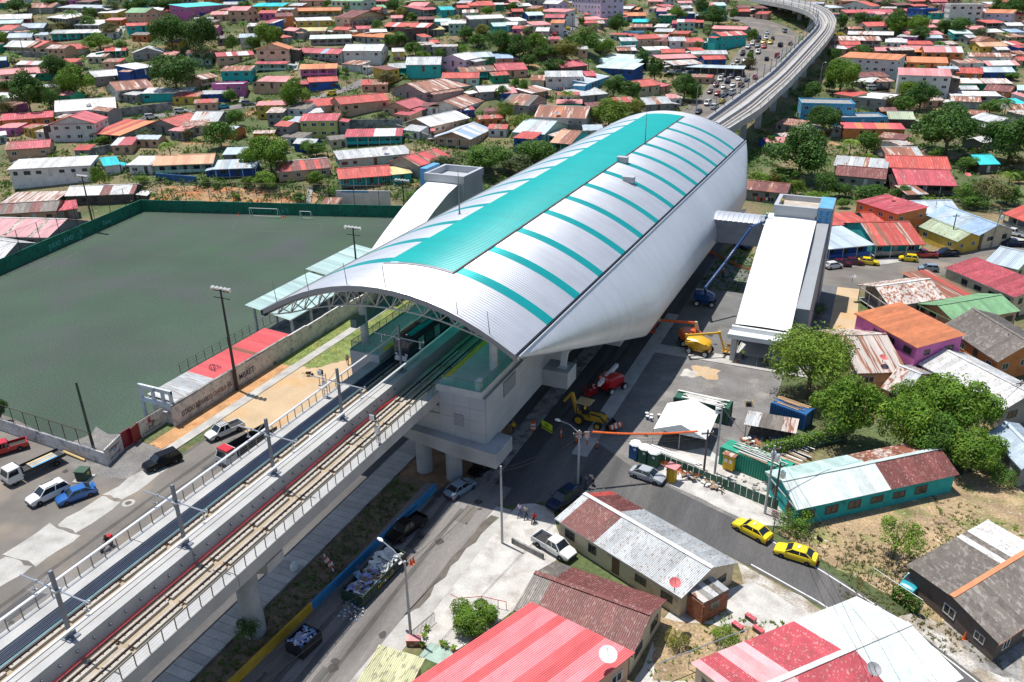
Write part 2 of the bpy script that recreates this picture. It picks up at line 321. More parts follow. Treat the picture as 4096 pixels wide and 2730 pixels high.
sheet('yard_soil', wob(dpts((1500, 1420), (1660, 1440), (1760, 1440), (1640, 1568), (1500, 1568)), 0.2, 6), dry_m, 0.032)
sheet('yard_soil', wob(dpts((2130, 1370), (2353, 1390), (2353, 1568), (2250, 1540)), 0.2, 4), concrete_d, 0.024)
# street on the right, lined with parked cars
sheet('cross_street', [(40, 160.5), (52, 161.5), (65.4, 176.6), (81.2, 192), (120, 232), (113, 240), (82.8, 208), (65.9, 189.5), (54, 178.5), (40, 171.5)], asphalt_dust, 0.020)
sheet('pavement', [(43, 171.5), (54, 178.7), (65.9, 189.7), (82.8, 208.2), (112, 240), (109, 243), (80.5, 210.6), (63.5, 192), (52, 181.2), (43, 174.2)], concrete, 0.030)
sheet('cross_street', wob([(38, 128), (50, 128), (50, 165), (40, 166)], 0.4, 4), tan_m, 0.014)
# hillside roads, draped
def drape(px, w, name, m, dz=0.14, n=6, world=False):
    pts = []
    w0 = [hit(*p).xy if not world else Vector(p) for p in px]
    for i in range(len(w0) - 1):
        for k in range(n): pts.append(w0[i].lerp(w0[i + 1], k / n))
    pts.append(w0[-1]); mb = MB(); rows = []
    for i, p in enumerate(pts):
        d = (pts[min(i + 1, len(pts) - 1)] - pts[max(i - 1, 0)]).normalized(); nn = Vector((-d.y, d.x))
        rows.append([(q.x, q.y, gz(q.x, q.y) + dz) for q in (p + nn * (w * k / 4) for k in (2, 1, 0, -1, -2))])
    mb.grid(rows); return struct(mb.build(name, m))
drape([TP(0, 0, 900, 1190), TP(0, 0, 1200, 1120), TP(0, 0, 1500, 1065), TP(0, 0, 1900, 1020), TP(0, 0, 2200, 985), TP(1, 0, 60, 955), TP(1, 0, 300, 945), TP(1, 0, 600, 900)], 5.0, 'hill_road', asphalt_old)
drape([TP(1, 0, 600, 900), TP(1, 0, 900, 800), TP(1, 0, 1040, 730), TP(1, 0, 1150, 660), TP(1, 0, 1260, 610)], 4.5, 'hill_road', asphalt_old, 0.16)
drape([TP(2, 0, 330, 370), TP(2, 0, 420, 330), TP(2, 0, 500, 270), TP(2, 0, 560, 200), TP(2, 0, 530, 130), TP(2, 0, 470, 50), TP(2, 0, 430, 0)], 6.5, 'hill_road', asphalt_old)
drape([TP(0, 0, 1100, 350), TP(0, 0, 1130, 260), TP(0, 0, 1090, 180)], 2.2, 'hill_path', concrete)
drape([TP(0, 1, 1420, 225), TP(0, 1, 1800, 235), TP(0, 1, 2200, 250), TP(1, 1, 150, 270), TP(1, 1, 560, 290)], 9.0, 'soil_bank', M('bank_soil', (0.34, 0.21, 0.115), 0.95, var=0.3, sc=0.5, fine=0.35, fsc=3, mix=(0.42, 0.17, 0.07), msc=0.25, mamt=(0.5, 0.62), mix2=(0.16, 0.16, 0.06), m2sc=0.6, m2amt=(0.58, 0.66)), 0.25)
# the highway beyond the station
HW = [(-14, 206)] + [tuple(hit(*TP(*q)).xy) for q in ((2, 0, 1900, 985), (2, 0, 2040, 830), (2, 0, 2180, 650), (2, 0, 2300, 480), (3, 0, 60, 400), (3, 0, 75, 310), (3, 0, 0, 245), (2, 0, 2210, 195), (2, 0, 2100, 150))]
drape(HW, 21, 'highway', asphalt_dust, 0.2, 8, True)
# ================================================================== VIADUCT
rail_m = M('rail_steel', (0.07, 0.045, 0.038), 0.55, 0.6, var=0.2)
railtop_m = flat('rail_top', (0.35, 0.33, 0.32), 0.3, 1.0)
plinth_m = M('track_plinth', (0.40, 0.37, 0.325), 0.9, var=0.1, sc=0.6)
bed_m = M('track_bed', (0.36, 0.285, 0.195), 0.9, var=0.12, sc=0.5, mix=(0.5, 0.47, 0.43), msc=0.3, mamt=(0.5, 0.7))
deck_m = M('viaduct_concrete', (0.39, 0.385, 0.375), 0.8, var=0.12, sc=0.4, fine=0.08, mix=(0.37, 0.365, 0.36), msc=0.22, mamt=(0.52, 0.75))
steel_m = flat('galvanised_steel', (0.50, 0.52, 0.54), 0.4, 0.7)
mast_m = flat('mast_steel', (0.20, 0.22, 0.26), 0.5, 0.4)
cond_m = flat('conductor_aluminium', (0.80, 0.81, 0.83), 0.35, 0.5)
cable_b = M('cable_blue', (0.012, 0.028, 0.065), 0.45, var=0.25, sc=0.8)
cable_r = flat('cable_red', (0.62, 0.02, 0.035), 0.45)
DZ = 12.2
via = thing('viaduct', 'long pale concrete railway viaduct with two tracks and railings, running in front of the station', 'viaduct', (0, 40, 0))
def vp(name, mb, m, parent=None, smooth=False): # geometry written in world coordinates
    o = mb.build(name, m, parent or via, smooth=smooth); o.location = (0, -40, 0); return o
Y0, Y1 = -75.0, 208.0
prof = [(-6, DZ), (-6, 10.9), (-4.6, 10.3), (4.6, 10.3), (6, 10.9), (6, DZ), (4.9, DZ), (4.75, 11.75), (1.42, 11.75), (1.32, 13.35), (-0.3, 13.35), (-0.45, 11.75), (-3.2, 11.75), (-3.2, 12.0), (-4.45, 12.0), (-4.5, DZ)]
segs = [Y0 + k * 28.3 for k in range(11)]
for a, b in zip(segs, segs[1:]):
    mb = MB(); n = len(prof)
    vs = [(x, a + 0.03, z) for x, z in prof] + [(x, b - 0.03, z) for x, z in prof]
    mb.add(vs, [(i, n + i, n + (i + 1) % n, (i + 1) % n) for i in range(n)])
    for o_, fl in ((0, 1), (n, 0)):          # end caps as three convex strips
        for q in ((0, 1, 2, 13, 14, 15), (2, 3, 8, 9, 10, 11, 12, 13), (3, 4, 5, 6, 7, 8)):
            f = tuple(o_ + i for i in q); mb.f.append(f if fl else f[::-1]); mb.m.append(0)
    vp('deck_span', mb, deck_m)
for xa, xb in ((-3.15, -0.5), (1.44, 4.73)):
    vp('track_bed', MB().b2(xa, xb, Y0, Y1, 11.75, 11.80), bed_m)
TR = (-2.77, -1.33, 2.48, 3.92)
plm = MB().box((0, 0, 0.12), (0.80, 4.6, 0.24)).mesh('plinth', plinth_m)
for xr in TR:
    for k in range(16):
        obj('plinth', plm, via, (xr, 6.5 + k * 5.0 - 40, 11.80))
    vp('rail', MB().b2(xr - 0.065, xr + 0.065, Y0, Y1, 12.02, 12.055).b2(xr - 0.02, xr + 0.02, Y0, Y1, 12.05, 12.13).b2(xr - 0.05, xr + 0.05, Y0, Y1, 12.13, 12.19), rail_m)
    mb = MB()
    for k in range(118): mb.box((xr, 4 + k * 0.66, 12.05), (0.36, 0.11, 0.07))
    o = vp('rail_clips', mb, rail_m); o['kind'] = 'stuff'
for k in range(6): vp('cable', MB().tube([(-4.3 + k * 0.19, Y0, 12.08 + 0.03 * (k % 2)), (-4.3 + k * 0.19, 85, 12.08)], 0.075, 6), cable_b)
for k in range(2): vp('pipe', MB().tube([(-3.1 + k * 0.14, Y0, 12.12), (-3.1 + k * 0.14, 78, 12.12)], 0.06, 6), M('pipe_teal_grey', (0.16, 0.27, 0.30), 0.4, 0.3))
for k in range(2): vp('cable', MB().tube([(1.60 + k * 0.13, Y0, 12.16 - 0.07 * k), (1.60 + k * 0.13, 66, 12.16 - 0.07 * k), (1.9, 70, 12.1)], 0.032, 6), cable_r)
for k in range(46):
    vp('cable_bracket', MB().box((1.45, 5 + k * 1.45, 12.75), (0.16, 0.08, 0.22)), mast_m)
vp('cover_joint', MB().b2(0.43, 0.5, Y0, 78, 13.35, 13.362), rail_m)
# overhead conductor rails and masts
for xc, y1 in ((-2.05, 92), (3.2, 92)):
    vp('conductor_rail', MB().box((xc, (Y0 + y1) / 2, 16.42), (0.10, y1 - Y0, 0.16)).box((xc, (Y0 + y1) / 2, 16.50), (0.22, y1 - Y0, 0.03)), cond_m)
mastm = MB().box((0, 0, 3.1), (0.22, 0.26, 6.0)).box((0, 0, 0.06), (0.95, 0.95, 0.1)).box((0, 0.3, 0.25), (0.08, 0.3, 0.35)).box((0, -0.3, 0.25), (0.08, 0.3, 0.35)).mesh('mast', mast_m)
armm = MB()
armm.tube([(-3.6, 0, 4.55), (3.3, 0, 4.35)], 0.06, 6)
for x in (-2.45, 2.8): armm.tube([(x, 0, 4.45), (x, 0, 3.62)], 0.05, 6); armm.box((x, 0, 3.58), (0.35, 0.2, 0.08)); armm.box((x + 0.5, 0, 4.5), (0.12, 0.12, 0.3))
armm.tube([(0, 0, 5.9), (-1.2, 0, 4.5)], 0.03, 5); armm.box((0, 0, 4.4), (0.5, 0.5, 0.16))
arm_me = armm.mesh('cantilever_arm', steel_m)
for yk in (-3.0, 15.8, 27.2, 38.4, 49.9, 61.2, 73.5):
    mo = obj('mast', mastm, via, (0.45, yk - 40, 13.35)); obj('cantilever_arm', arm_me, mo)
# railings
fr_m = flat('railing_steel', (0.23, 0.20, 0.16), 0.5, 0.5)
postL = MB().box((0, 0, 0.55), (0.05, 0.08, 1.1)).mesh('railing_post', fr_m)
for k in range(63):
    y = -8 + k * 1.28
    obj('railing_post', postL, via, (-5.85, y - 40, DZ)); obj('railing_post', postL, via, (5.85, y - 40, DZ))
for x in (-5.85, 5.85):
    vp('handrail', MB().tube([(x, -70, DZ + 1.12), (x, 73, DZ + 1.12)], 0.045, 6), fr_m)
    for h in (0.28, 0.56, 0.84): vp('railing_cable', MB().tube([(x, -70, DZ + h), (x, 73, DZ + h)], 0.012, 4), steel_m)
# piers under the near spans
for yk in (-28.0, 13.0, 43.0):
    mb = MB(); mb.lathe([(1.05, 0), (1.05, 8.4)], (1.6, yk - 40 if False else yk, 0), 20)
    vp('pier_column', mb, concrete_g, smooth=True)
    vp('pier_cap', MB().add([(-2.6, yk - 1.1, 10.3), (5.6, yk - 1.1, 10.3), (5.6, yk + 1.1, 10.3), (-2.6, yk + 1.1, 10.3), (0.2, yk - 1.1, 8.3), (3.0, yk - 1.1, 8.3), (3.0, yk + 1.1, 8.3), (0.2, yk + 1.1, 8.3), (-2.6, yk - 1.1, 9.3), (5.6, yk - 1.1, 9.3), (5.6, yk + 1.1, 9.3), (-2.6, yk + 1.1, 9.3)],
        [(0, 3, 2, 1)[::-1], (8, 9, 1, 0), (9, 10, 2, 1), (10, 11, 3, 2), (11, 8, 0, 3), (4, 5, 9, 8), (5, 6, 10, 9), (6, 7, 11, 10), (7, 4, 8, 11), (4, 7, 6, 5)]), concrete_g)
# trackside equipment: two lattice signal stands and a cable reel stand
def sigstand(x, y, zb, label):
    t = thing('signal_stand', label, 'signal', (x, y, zb)); mb = MB()
    for a in (-0.22, 0.22): mb.bar((a, 0, 0), (a, 0, 3.0), 0.07)
    for k in range(7): mb.bar((-0.22, 0, 0.3 + k * 0.4), (0.22, 0, 0.3 + k * 0.4), 0.05)
    mb.build('ladder_frame', steel_m, t); MB().box((0.1, -0.2, 1.7), (0.5, 0.3, 0.7)).build('control_box', cond_m, t)
    h = MB().box((-0.35, -0.1, 3.1), (0.5, 0.35, 0.55)).build('signal_head', flat('black_plastic', (0.02, 0.02, 0.022), 0.5), t)
    MB().box((-0.35, -0.3, 3.1), (0.55, 0.06, 0.6)).build('hood', flat('white_paint', (0.75, 0.75, 0.75), 0.5), h)
sigstand(5.55, 60.2, DZ, 'lattice signal stand with black head at the right viaduct railing')
sigstand(-5.6, 66.5, DZ, 'lattice signal stand with white hoop at the left viaduct railing')
# ---- far viaduct curving away behind the station
def edge(px, zt):
    out = []
    for p in px:
        z = 12.5
        for _ in range(12):
            q = P(*p, z); z = 0.5 * z + 0.5 * zt(vy(q.x, q.y))
        out.append(P(*p, z))
    return out
_zt = [(-9e9, 12.2), (212, 12.2), (240, 13.5), (270, 16.2), (310, 21.5), (350, 27), (400, 33), (440, 37), (480, 40), (9e9, 42)]
zt = lambda d: _lerp(_zt, d)
def resample(pts, n):
    L = [0.0]
    for a, b in zip(pts, pts[1:]): L.append(L[-1] + (b - a).length)
    out = []
    for k in range(n):
        d = L[-1] * k / (n - 1); i = max(0, min(len(pts) - 2, next((j for j in range(len(L) - 1) if L[j + 1] >= d), len(pts) - 2)))
        f = (d - L[i]) / max(1e-6, L[i + 1] - L[i]); out.append(pts[i].lerp(pts[i + 1], f))
    for _ in range(2): out = [out[0]] + [(out[i - 1] + out[i] * 2 + out[i + 1]) / 4 for i in range(1, n - 1)] + [out[-1]]
    return out
eL = edge([TP(2, 0, 1780, 1100), TP(2, 0, 2100, 865), TP(3, 0, 0, 690), TP(3, 0, 130, 565), TP(3, 0, 250, 440), TP(3, 0, 350, 345), TP(3, 0, 420, 280), TP(3, 0, 452, 225), TP(3, 0, 430, 165), TP(3, 0, 360, 112), TP(3, 0, 230, 68), TP(3, 0, 60, 32), TP(2, 0, 2180, -5)], zt)
eR = edge([TP(2, 0, 1990, 1200), TP(2, 0, 2300, 1005), TP(3, 0, 60, 895), TP(3, 0, 190, 775), TP(3, 0, 320, 640), TP(3, 0, 440, 505), TP(3, 0, 540, 390), TP(3, 0, 615, 280), TP(3, 0, 632, 200), TP(3, 0, 585, 120), TP(3, 0, 470, 55), TP(3, 0, 290, 12), TP(3, 0, 60, -20)], zt)
NF = 72; eL = resample(eL, NF); eR = resample(eR, NF)
fv = thing('viaduct', 'curving far viaduct on tall piers sweeping behind the station above the busy highway', 'viaduct', tuple(eL[0].lerp(eR[0], .5).xy) + (0,))
FO = fv.location
def fpt(i, f, dz): p = eL[i].lerp(eR[i], f); return (p.x - FO.x, p.y - FO.y, p.z + dz)
def fstrip(name, prof2, m, i0=0, i1=NF):
    mb = MB(); mb.grid([[fpt(i, f, dz) for f, dz in prof2] for i in range(i0, i1)]); return mb.build(name, m, fv)
for a in range(0, NF - 1, 8):
    fstrip('deck_span', [(0.0, 0.5), (0.0, -1.6), (0.15, -2.2), (0.85, -2.2), (1.0, -1.6), (1.0, 0.55), (0.94, 0.55), (0.93, -0.3), (0.58, -0.3), (0.56, 0.7), (0.44, 0.7), (0.42, -0.3), (0.1, -0.3), (0.08, 0.5), (0.0, 0.5)], deck_m, a, min(a + 9, NF))
for f in (0.17, 0.27, 0.68, 0.79): fstrip('rail', [(f - 0.008, -0.1), (f - 0.008, 0.02), (f + 0.008, 0.02), (f + 0.008, -0.1)], rail_m)
for f in (0.12, 0.34, 0.62, 0.87): fstrip('track_bed', [(f - 0.03, -0.28), (f - 0.03, -0.16), (f + 0.03, -0.16), (f + 0.03, -0.28)], M('far_track_bed', (0.33, 0.29, 0.265), 0.9))
fstrip('cable_tray', [(0.09, -0.28), (0.09, -0.02), (0.145, -0.02), (0.145, -0.28)], cable_b)
for k in range(2, NF, 2):
    a = fpt(k, 0.03, 0.5); b = (a[0], a[1], a[2] + 4.6); MB().bar(a, b, 0.22).build('mast', mast_m, fv)
    for f in (0.985, 0.02):
        a = fpt(k, f, 0.5); MB().bar(a, (a[0], a[1], a[2] + 1.1), 0.12).build('railing_post', fr_m, fv)
for f in (0.985, 0.02):
    for dz in (1.0, 1.6): MB().tube([fpt(i, f, dz) for i in range(0, NF)], 0.05, 4).build('handrail', fr_m, fv)
for dz in (3.4, 4.6): MB().tube([fpt(i, 0.1, dz) for i in range(0, NF)], 0.05, 4).build('conductor_rail', cond_m, fv)
for k in range(2, 72, 4):
    c = eL[k].lerp(eR[k], 0.5); g = gz(c.x, c.y) - 0.5
    MB().lathe([(1.15, g), (1.1, c.z - 4.2), (1.3, c.z - 3.6)], (c.x - FO.x, c.y - FO.y, 0), 14).build('pier_column', concrete_g, fv, smooth=True)
    d = (eR[k] - eL[k]).xy.normalized(); q0 = Vector(fpt(k, 0.2, -2.9)); q1 = Vector(fpt(k, 0.8, -2.9)); MB().bar(q0, q1, 2.0, 1.3).build('pier_cap', concrete_g, fv)
# ================================================================== STATION
RY0, RY1 = 71.0, 205.0
def xg(y): return 16.6 + 2.4 * (y - RY0) / (RY1 - RY0)
def zg(y): return 19.5 - 0.7 * (y - RY0) / (RY1 - RY0)
def zroof(x, y):
    e = xg(y) if x > 0 else 17.0; f = min(1, abs(x) / e); return 24.8 - (24.8 - (zg(y) if x > 0 else 19.5)) * (f ** 2.05)
white_r = M('roof_metal', (0.62, 0.63, 0.655), 0.40, 0.62, var=0.05, sc=0.3, fine=0.03, rnd=0.035)
cyan_r = M('roof_cyan_polycarbonate', (0.003, 0.50, 0.49), 0.32, 0.0, var=0.05, sc=0.3, fine=0.05, rnd=0.04, spec=0.5)
cyan_b = M('roof_cyan_band', (0.004, 0.33, 0.33), 0.30, 0.35, var=0.05, sc=0.3, fine=0.03, rnd=0.03)
panel_m = M('station_panel', (0.44, 0.455, 0.475), 0.5, 0.15, var=0.06, sc=0.3, fine=0.03, rnd=0.04)
gut_m = M('gutter_dark', (0.10, 0.085, 0.075), 0.8, var=0.3)
stn = thing('metro_station', 'elevated metro station under a vaulted silver roof with turquoise skylight and side bands', 'station', (0, 71, 0))
def sp(name, mb, m, parent=None, smooth=False):
    o = mb.build(name, m, parent or stn, smooth=smooth); 
    if parent is None or parent is stn: o.location = (0, -71, 0)
    return o
roof = sp('roof', MB().grid([[(x, y, zroof(x, y) - 0.16) for x in np.linspace(-17.0, -4.6, 8)] for y in np.linspace(RY0 + 0.1, RY1 - 0.1, 30)]).grid([[(x, y, zroof(x, y) - 0.16) for x in np.linspace(4.7, xg(y) - 0.1, 8)] for y in np.linspace(RY0 + 0.1, RY1 - 0.1, 30)]), white_r, smooth='all')
for nd in [cyan_r.node_tree]:
    tr = nd.nodes.new('ShaderNodeBsdfTranslucent'); tr.inputs[0].default_value = (0.01, 0.75, 0.68, 1); mx = nd.nodes.new('ShaderNodeMixShader'); mx.inputs[0].default_value = 0.38
    nd.links.new(nd.nodes['Principled BSDF'].outputs[0], mx.inputs[1]); nd.links.new(tr.outputs[0], mx.inputs[2]); nd.links.new(mx.outputs[0], nd.nodes['Material Output'].inputs[0])
YB = [k / 12 for k in range(12)] + [0.998]; ZB = [0.085 * abs(math.sin(2 * PI * y)) ** 0.8 for y in YB]
def rsheet(x0, x1, y, m, n, lift=0.0, parent=roof):
    mb = MB(); rows = []
    for i in range(n + 1):
        f = i / n; row = []
        for yb, zb in zip(YB, ZB):
            yy = y + yb; a = x0(yy) if callable(x0) else x0; b = x1(yy) if callable(x1) else x1; x = a + (b - a) * f
            row.append((x, yy, zroof(x, yy) + zb + lift))
        rows.append(row)
    mb.grid(rows); o = mb.build('roof_sheet' if parent is roof and m not in (cyan_r,) else 'skylight_sheet', m, parent, smooth=True); return o
bands = [int(round(80 + 9.25 * k)) for k in range(14)]
for i in range(134):
    y = RY0 + i; yi = int(round(y)); b = any(yi - q in (0, 1) for q in bands); sk = 79.5 <= y < 199.5
    rsheet(-17.0, -4.55 if sk else 0.0, y, cyan_b if (b and sk) else white_r, 12)
    if sk: rsheet(-4.6, 4.75, y, cyan_r, 8, 0.07)
    rsheet(4.7 if sk else 0.0, lambda yy: xg(yy) - 0.12, y, cyan_b if (b and sk) else white_r, 12)
sp('ridge_flashing', MB().grid([[(4.78, y, zroof(4.78, y) + 0.02), (4.78, y, zroof(4.78, y) + 0.22), (4.95, y, zroof(4.95, y) + 0.2), (4.95, y, zroof(4.95, y))] for y in (79.4, 120, 160, 199.6)]), gut_m)
sp('ridge_flashing', MB().grid([[(x, 79.42, zroof(x, 79.4) + 0.0), (x, 79.42, zroof(x, 79.4) + 0.18), (x, 79.2, zroof(x, 79.2) + 0.16), (x, 79.2, zroof(x, 79.2))] for x in np.linspace(-4.7, 4.9, 8)]), flat('flashing_grey', (0.35, 0.33, 0.34), 0.5, 0.3))
# gutter between the upper vault and the lower hull
sp('gutter', MB().grid([[(xg(y) - 0.14, y, zg(y) + 0.05), (xg(y) - 0.10, y, zg(y) - 0.35), (xg(y) + 0.32, y, zg(y) - 0.4), (xg(y) + 0.36, y, zg(y) - 0.05)] for y in np.linspace(RY0, RY1, 20)]), gut_m)
sp('gutter', MB().grid([[(-17.0, y, zroof(-17, y) + 0.1), (-17.5, y, 19.55), (-17.5, y, 18.9), (-16.9, y, 18.8)] for y in (RY0 - 0.2, 130, RY1)]), flat('gutter_steel', (0.16, 0.16, 0.175), 0.6, 0.3))
def zlow(y):
    if y < 109: return zg(y) - (zg(y) - 7.0) * max(0, (y - RY0)) / 38.0
    if y > 183: return zg(y) - (zg(y) - 7.0) * (max(0, (RY1 - y)) / 22.0) ** 0.8
    return 7.0
def hullp(y, q):
    d = (zg(y) - zlow(y)) / 12.0; z = zg(y) - 0.12 + (zlow(y) - zg(y)) * q
    return (xg(y) + 0.3 + 4.9 * math.sin(PI * 0.74 * q) * d, y, z)
hull_m = M('hull_metal', (0.62, 0.635, 0.66), 0.45, 0.5, var=0.04, sc=0.2, fine=0.02, rnd=0.03)
hull = sp('side_hull', MB().grid([[(hullp(y, q)[0] - 0.14, y, hullp(y, q)[2]) for q in np.linspace(0, 1, 10)] for y in np.linspace(RY0 + 0.4, RY1 - 0.4, 60)]), hull_m, smooth='all')
for i in range(134):
    mb = MB(); rows = []
    for yb, zb in zip(YB, ZB):
        yy = min(RY0 + i + yb, RY1 - 0.02)
        rows.append([tuple(Vector(hullp(yy, q)) + Vector((zb * 0.55, 0, zb * 0.2))) for q in np.linspace(0, 1, 11)])
    mb.grid(rows); mb.build('hull_sheet', hull_m, hull, smooth=True)
sp('hull_edge_trim', MB().tube([tuple(Vector(hullp(y, 1.0))) for y in np.linspace(RY0, RY1, 70)], 0.09, 6), panel_m)
sp('hull_edge_trim', MB().tube([tuple(Vector(hullp(y, 0.0)) + Vector((0.06, 0, 0.1))) for y in np.linspace(RY0, RY1, 30)], 0.12, 6), white_r)
# near end: arched edge beam, space truss, rods
XA = list(np.linspace(-17.2, 16.7, 17)); NX = 16
dark_st = flat('edge_beam_grey', (0.22, 0.22, 0.235), 0.55, 0.3)
tr_m = flat('truss_steel', (0.55, 0.57, 0.57), 0.5, 0.4)
sp('edge_beam', MB().grid([[(x, 70.85, zroof(x, 71) + 0.12), (x, 70.75, zroof(x, 71) - 0.5), (x, 71.15, zroof(x, 71) - 0.55), (x, 71.3, zroof(x, 71) - 0.1)] for x in XA]), dark_st)
ch = lambda y, dz: [(x, y, zroof(x, 71) + dz) for x in XA]
sp('upper_chord', MB().tube(ch(71.6, -0.75), 0.10, 6), tr_m); sp('upper_chord', MB().tube(ch(75.2, -0.75), 0.10, 6), tr_m)
low = [(x, 73.4, zroof(x, 71) - 0.85 - 2.5 * math.sin(PI * min(1, max(0, (i + 0.3) / 16.6)))**0.5) for i, x in enumerate(XA)]
sp('lower_chord', MB().tube(low, 0.10, 6), tr_m)
mb = MB()
for i in range(0, 16):
    a, b = ch(71.6, -0.75), ch(75.2, -0.75)
    for c in (a, b):
        mb.tube([c[i], low[i]], 0.07, 5); mb.tube([low[i], c[i + 1]], 0.07, 5)
    mb.tube([a[i], b[i]], 0.06, 5)
    if i % 2 == 0: mb.tube([a[i], b[i + 1]], 0.045, 5)
sp('truss_diagonals', mb, tr_m)['kind'] = 'stuff'
for x in (-15.2, -10.2, -4.6, 0.6, 5.4, 9.6, 13.4):
    z = zroof(x, 71.2); sp('lightning_rod', MB().tube([(x, 71.3, z), (x - 0.25, 71.3, z + 2.7)], [0.05, 0.03], 5), dark_st)
for y, x in ((104, -7.0), (164, 4.95)):
    z = zroof(x, y); sp('lightning_mast', MB().tube([(x, y, z), (x, y, z + 2.2), (x, y, z + 6.8)], [0.13, 0.09, 0.03], 6).lathe([(0.3, 0), (0.25, 0.15)], (x, y, z), 8), dark_st)
for y, x in ((146, 5.6), (136, 9.8)):
    z = zroof(x, y); sp('roof_vent', MB().box((x, y, z + 0.5), (1.9, 1.3, 1.0)).box((x, y, z + 1.03), (2.1, 1.5, 0.1)), panel_m)
# platforms, columns, concourse box
plat_m = M('platform_floor', (0.50, 0.50, 0.48), 0.7, var=0.08)
green_gl = M('green_tinted_glass', (0.01, 0.30, 0.24), 0.08, 0.0, var=0, fine=0, alpha=0.42, spec=0.6)
PZ = 13.25
sp('platform', MB().b2(5.6, 11.6, 72.5, 200, PZ - 0.9, PZ), plat_m); sp('platform', MB().b2(-8.9, -4.55, 76.5, 200, PZ - 0.9, PZ), plat_m)
sp('tactile_strip', MB().b2(5.62, 6.3, 74, 198, PZ, PZ + 0.012), M('tactile_yellow', (0.75, 0.48, 0.03), 0.7)); sp('tactile_strip', MB().b2(-5.3, -4.58, 78, 198, PZ, PZ + 0.012), MATS['tactile_yellow'])
sp('platform_wall', MB().b2(-9.05, -8.9, 76.5, 200, 8.5, PZ + 0.1), panel_m); sp('platform_wall', MB().b2(-8.9, -4.55, 76.3, 76.5, 8.5, PZ), panel_m)
sp('concourse', MB().b2(5.9, 11.9, 72.7, 196, 5.9, PZ - 0.92), panel_m)
sp('concourse', MB().b2(0.9, 5.88, 72.75, 196, 5.9, 10.2), panel_m)
cw = sp('wall_cladding', MB().b2(5.85, 11.95, 72.62, 72.72, 6.0, PZ - 0.95), flat('joint_dark', (0.36, 0.37, 0.38), 0.7))
pnm = MB().box((0, 0, 0), (1.975, 0.05, 1.575)).mesh('wall_panel', panel_m)
for i in range(-2, 3):
    for j in range(4 if i >= 0 else 2): obj('wall_panel', pnm, cw, (6.93 + i * 2.0, 72.60, 6.83 + j * 1.6))
cw2 = sp('wall_cladding', MB().b2(11.92, 12.0, 72.7, 196, 5.9, PZ - 0.95), MATS['joint_dark'])
for i in range(22):
    for j in range(4): obj('wall_panel', pnm, cw2, (12.02, 73.72 + i * 2.0, 6.83 + j * 1.6), rz=PI / 2)
lou = flat('louver_dark', (0.13, 0.135, 0.14), 0.6)
def louver(x0, x1, y0, y1, z0, z1, axis):
    l = sp('louver', MB().b2(x0, x1, y0, y1, z0, z1), lou); n = 9
    for k in range(n):
        z = z0 + (k + 0.5) * (z1 - z0) / n
        if axis == 'x': MB().box(((x0 + x1) / 2, y0 - 0.02, z), (x1 - x0 + 0.04, 0.08, 0.10)).build('slat', panel_m, l)
        else: MB().box((x1 + 0.02, (y0 + y1) / 2, z), (0.08, y1 - y0 + 0.04, 0.10)).build('slat', panel_m, l)
louver(7.9, 9.1, 72.50, 72.58, 8.1, 9.7, 'x'); louver(12.04, 12.12, 77.5, 81.0, 10.2, 12.2, 'y'); louver(12.04, 12.12, 94, 98.0, 9.7, 11.9, 'y')
sp('cap_beam', MB().add([(0.6, 71.2, 7.2), (13.9, 71.2, 6.2), (13.9, 75.8, 6.2), (0.6, 75.8, 7.2), (1.0, 71.2, 5.9), (8.5, 71.2, 4.6), (13.9, 71.2, 4.3), (13.9, 75.8, 4.3), (8.5, 75.8, 4.6), (1.0, 75.8, 5.9)],
   [(0, 1, 2, 3), (0, 4, 5, 6, 1), (3, 2, 7, 8, 9), (1, 6, 7, 2), (0, 3, 9, 4), (4, 9, 8, 5), (5, 8, 7, 6)]), concrete_g)
for x, y in ((2.9, 73.4), (7.1, 73.4), (-3.5, 104), (7.1, 104), (-3.5, 136), (7.1, 136), (7.1, 168)):
    sp('column', MB().lathe([(1.0, 0), (1.0, 5.4)], (x, y, 0), 24), concrete_g, smooth=True)
for y, x1 in ((91.7, 15.7), (107.5, 18.2), (124, 19.3), (140, 19.5), (156, 19.3), (172, 18.6)):
    sp('bracket_block', MB().b2(11.9, x1, y - 1.7, y + 1.7, 5.9, 8.3), concrete_g)
    xt = x1 - 1.3; top = zg(y) - 1.2
    o = sp('strut', MB().bar((xt, y, 8.3), (xt + 1.0, y, min(top, 15.5)), 0.45, 0.8).box((xt, y, 8.36), (1.1, 1.1, 0.12)), M('strut_white', (0.60, 0.62, 0.63), 0.5))
for x in (-8.0, 10.3):
    for y in (78.6, 95, 112):
        sp('roof_column', MB().lathe([(0.52, PZ), (0.52, 19.0), (0.7, 19.1)], (x, y, 0), 18), M('column_paint', (0.52, 0.54, 0.55), 0.5), smooth=True)
        for dx in (-3.4, 3.0):
            for dy in (-2.6, 2.6): sp('column_brace', MB().tube([(x, y, 19.0), (x + dx, min(max(y + dy, 71.7), 200), zroof(x + dx, y) - 0.8)], 0.09, 6), tr_m)
sp('tie_beam', MB().bar((-8.0, 76.4, 17.0), (-8.0, 106, 17.0), 0.9, 1.1), M('beam_green_grey', (0.13, 0.19, 0.19), 0.6))
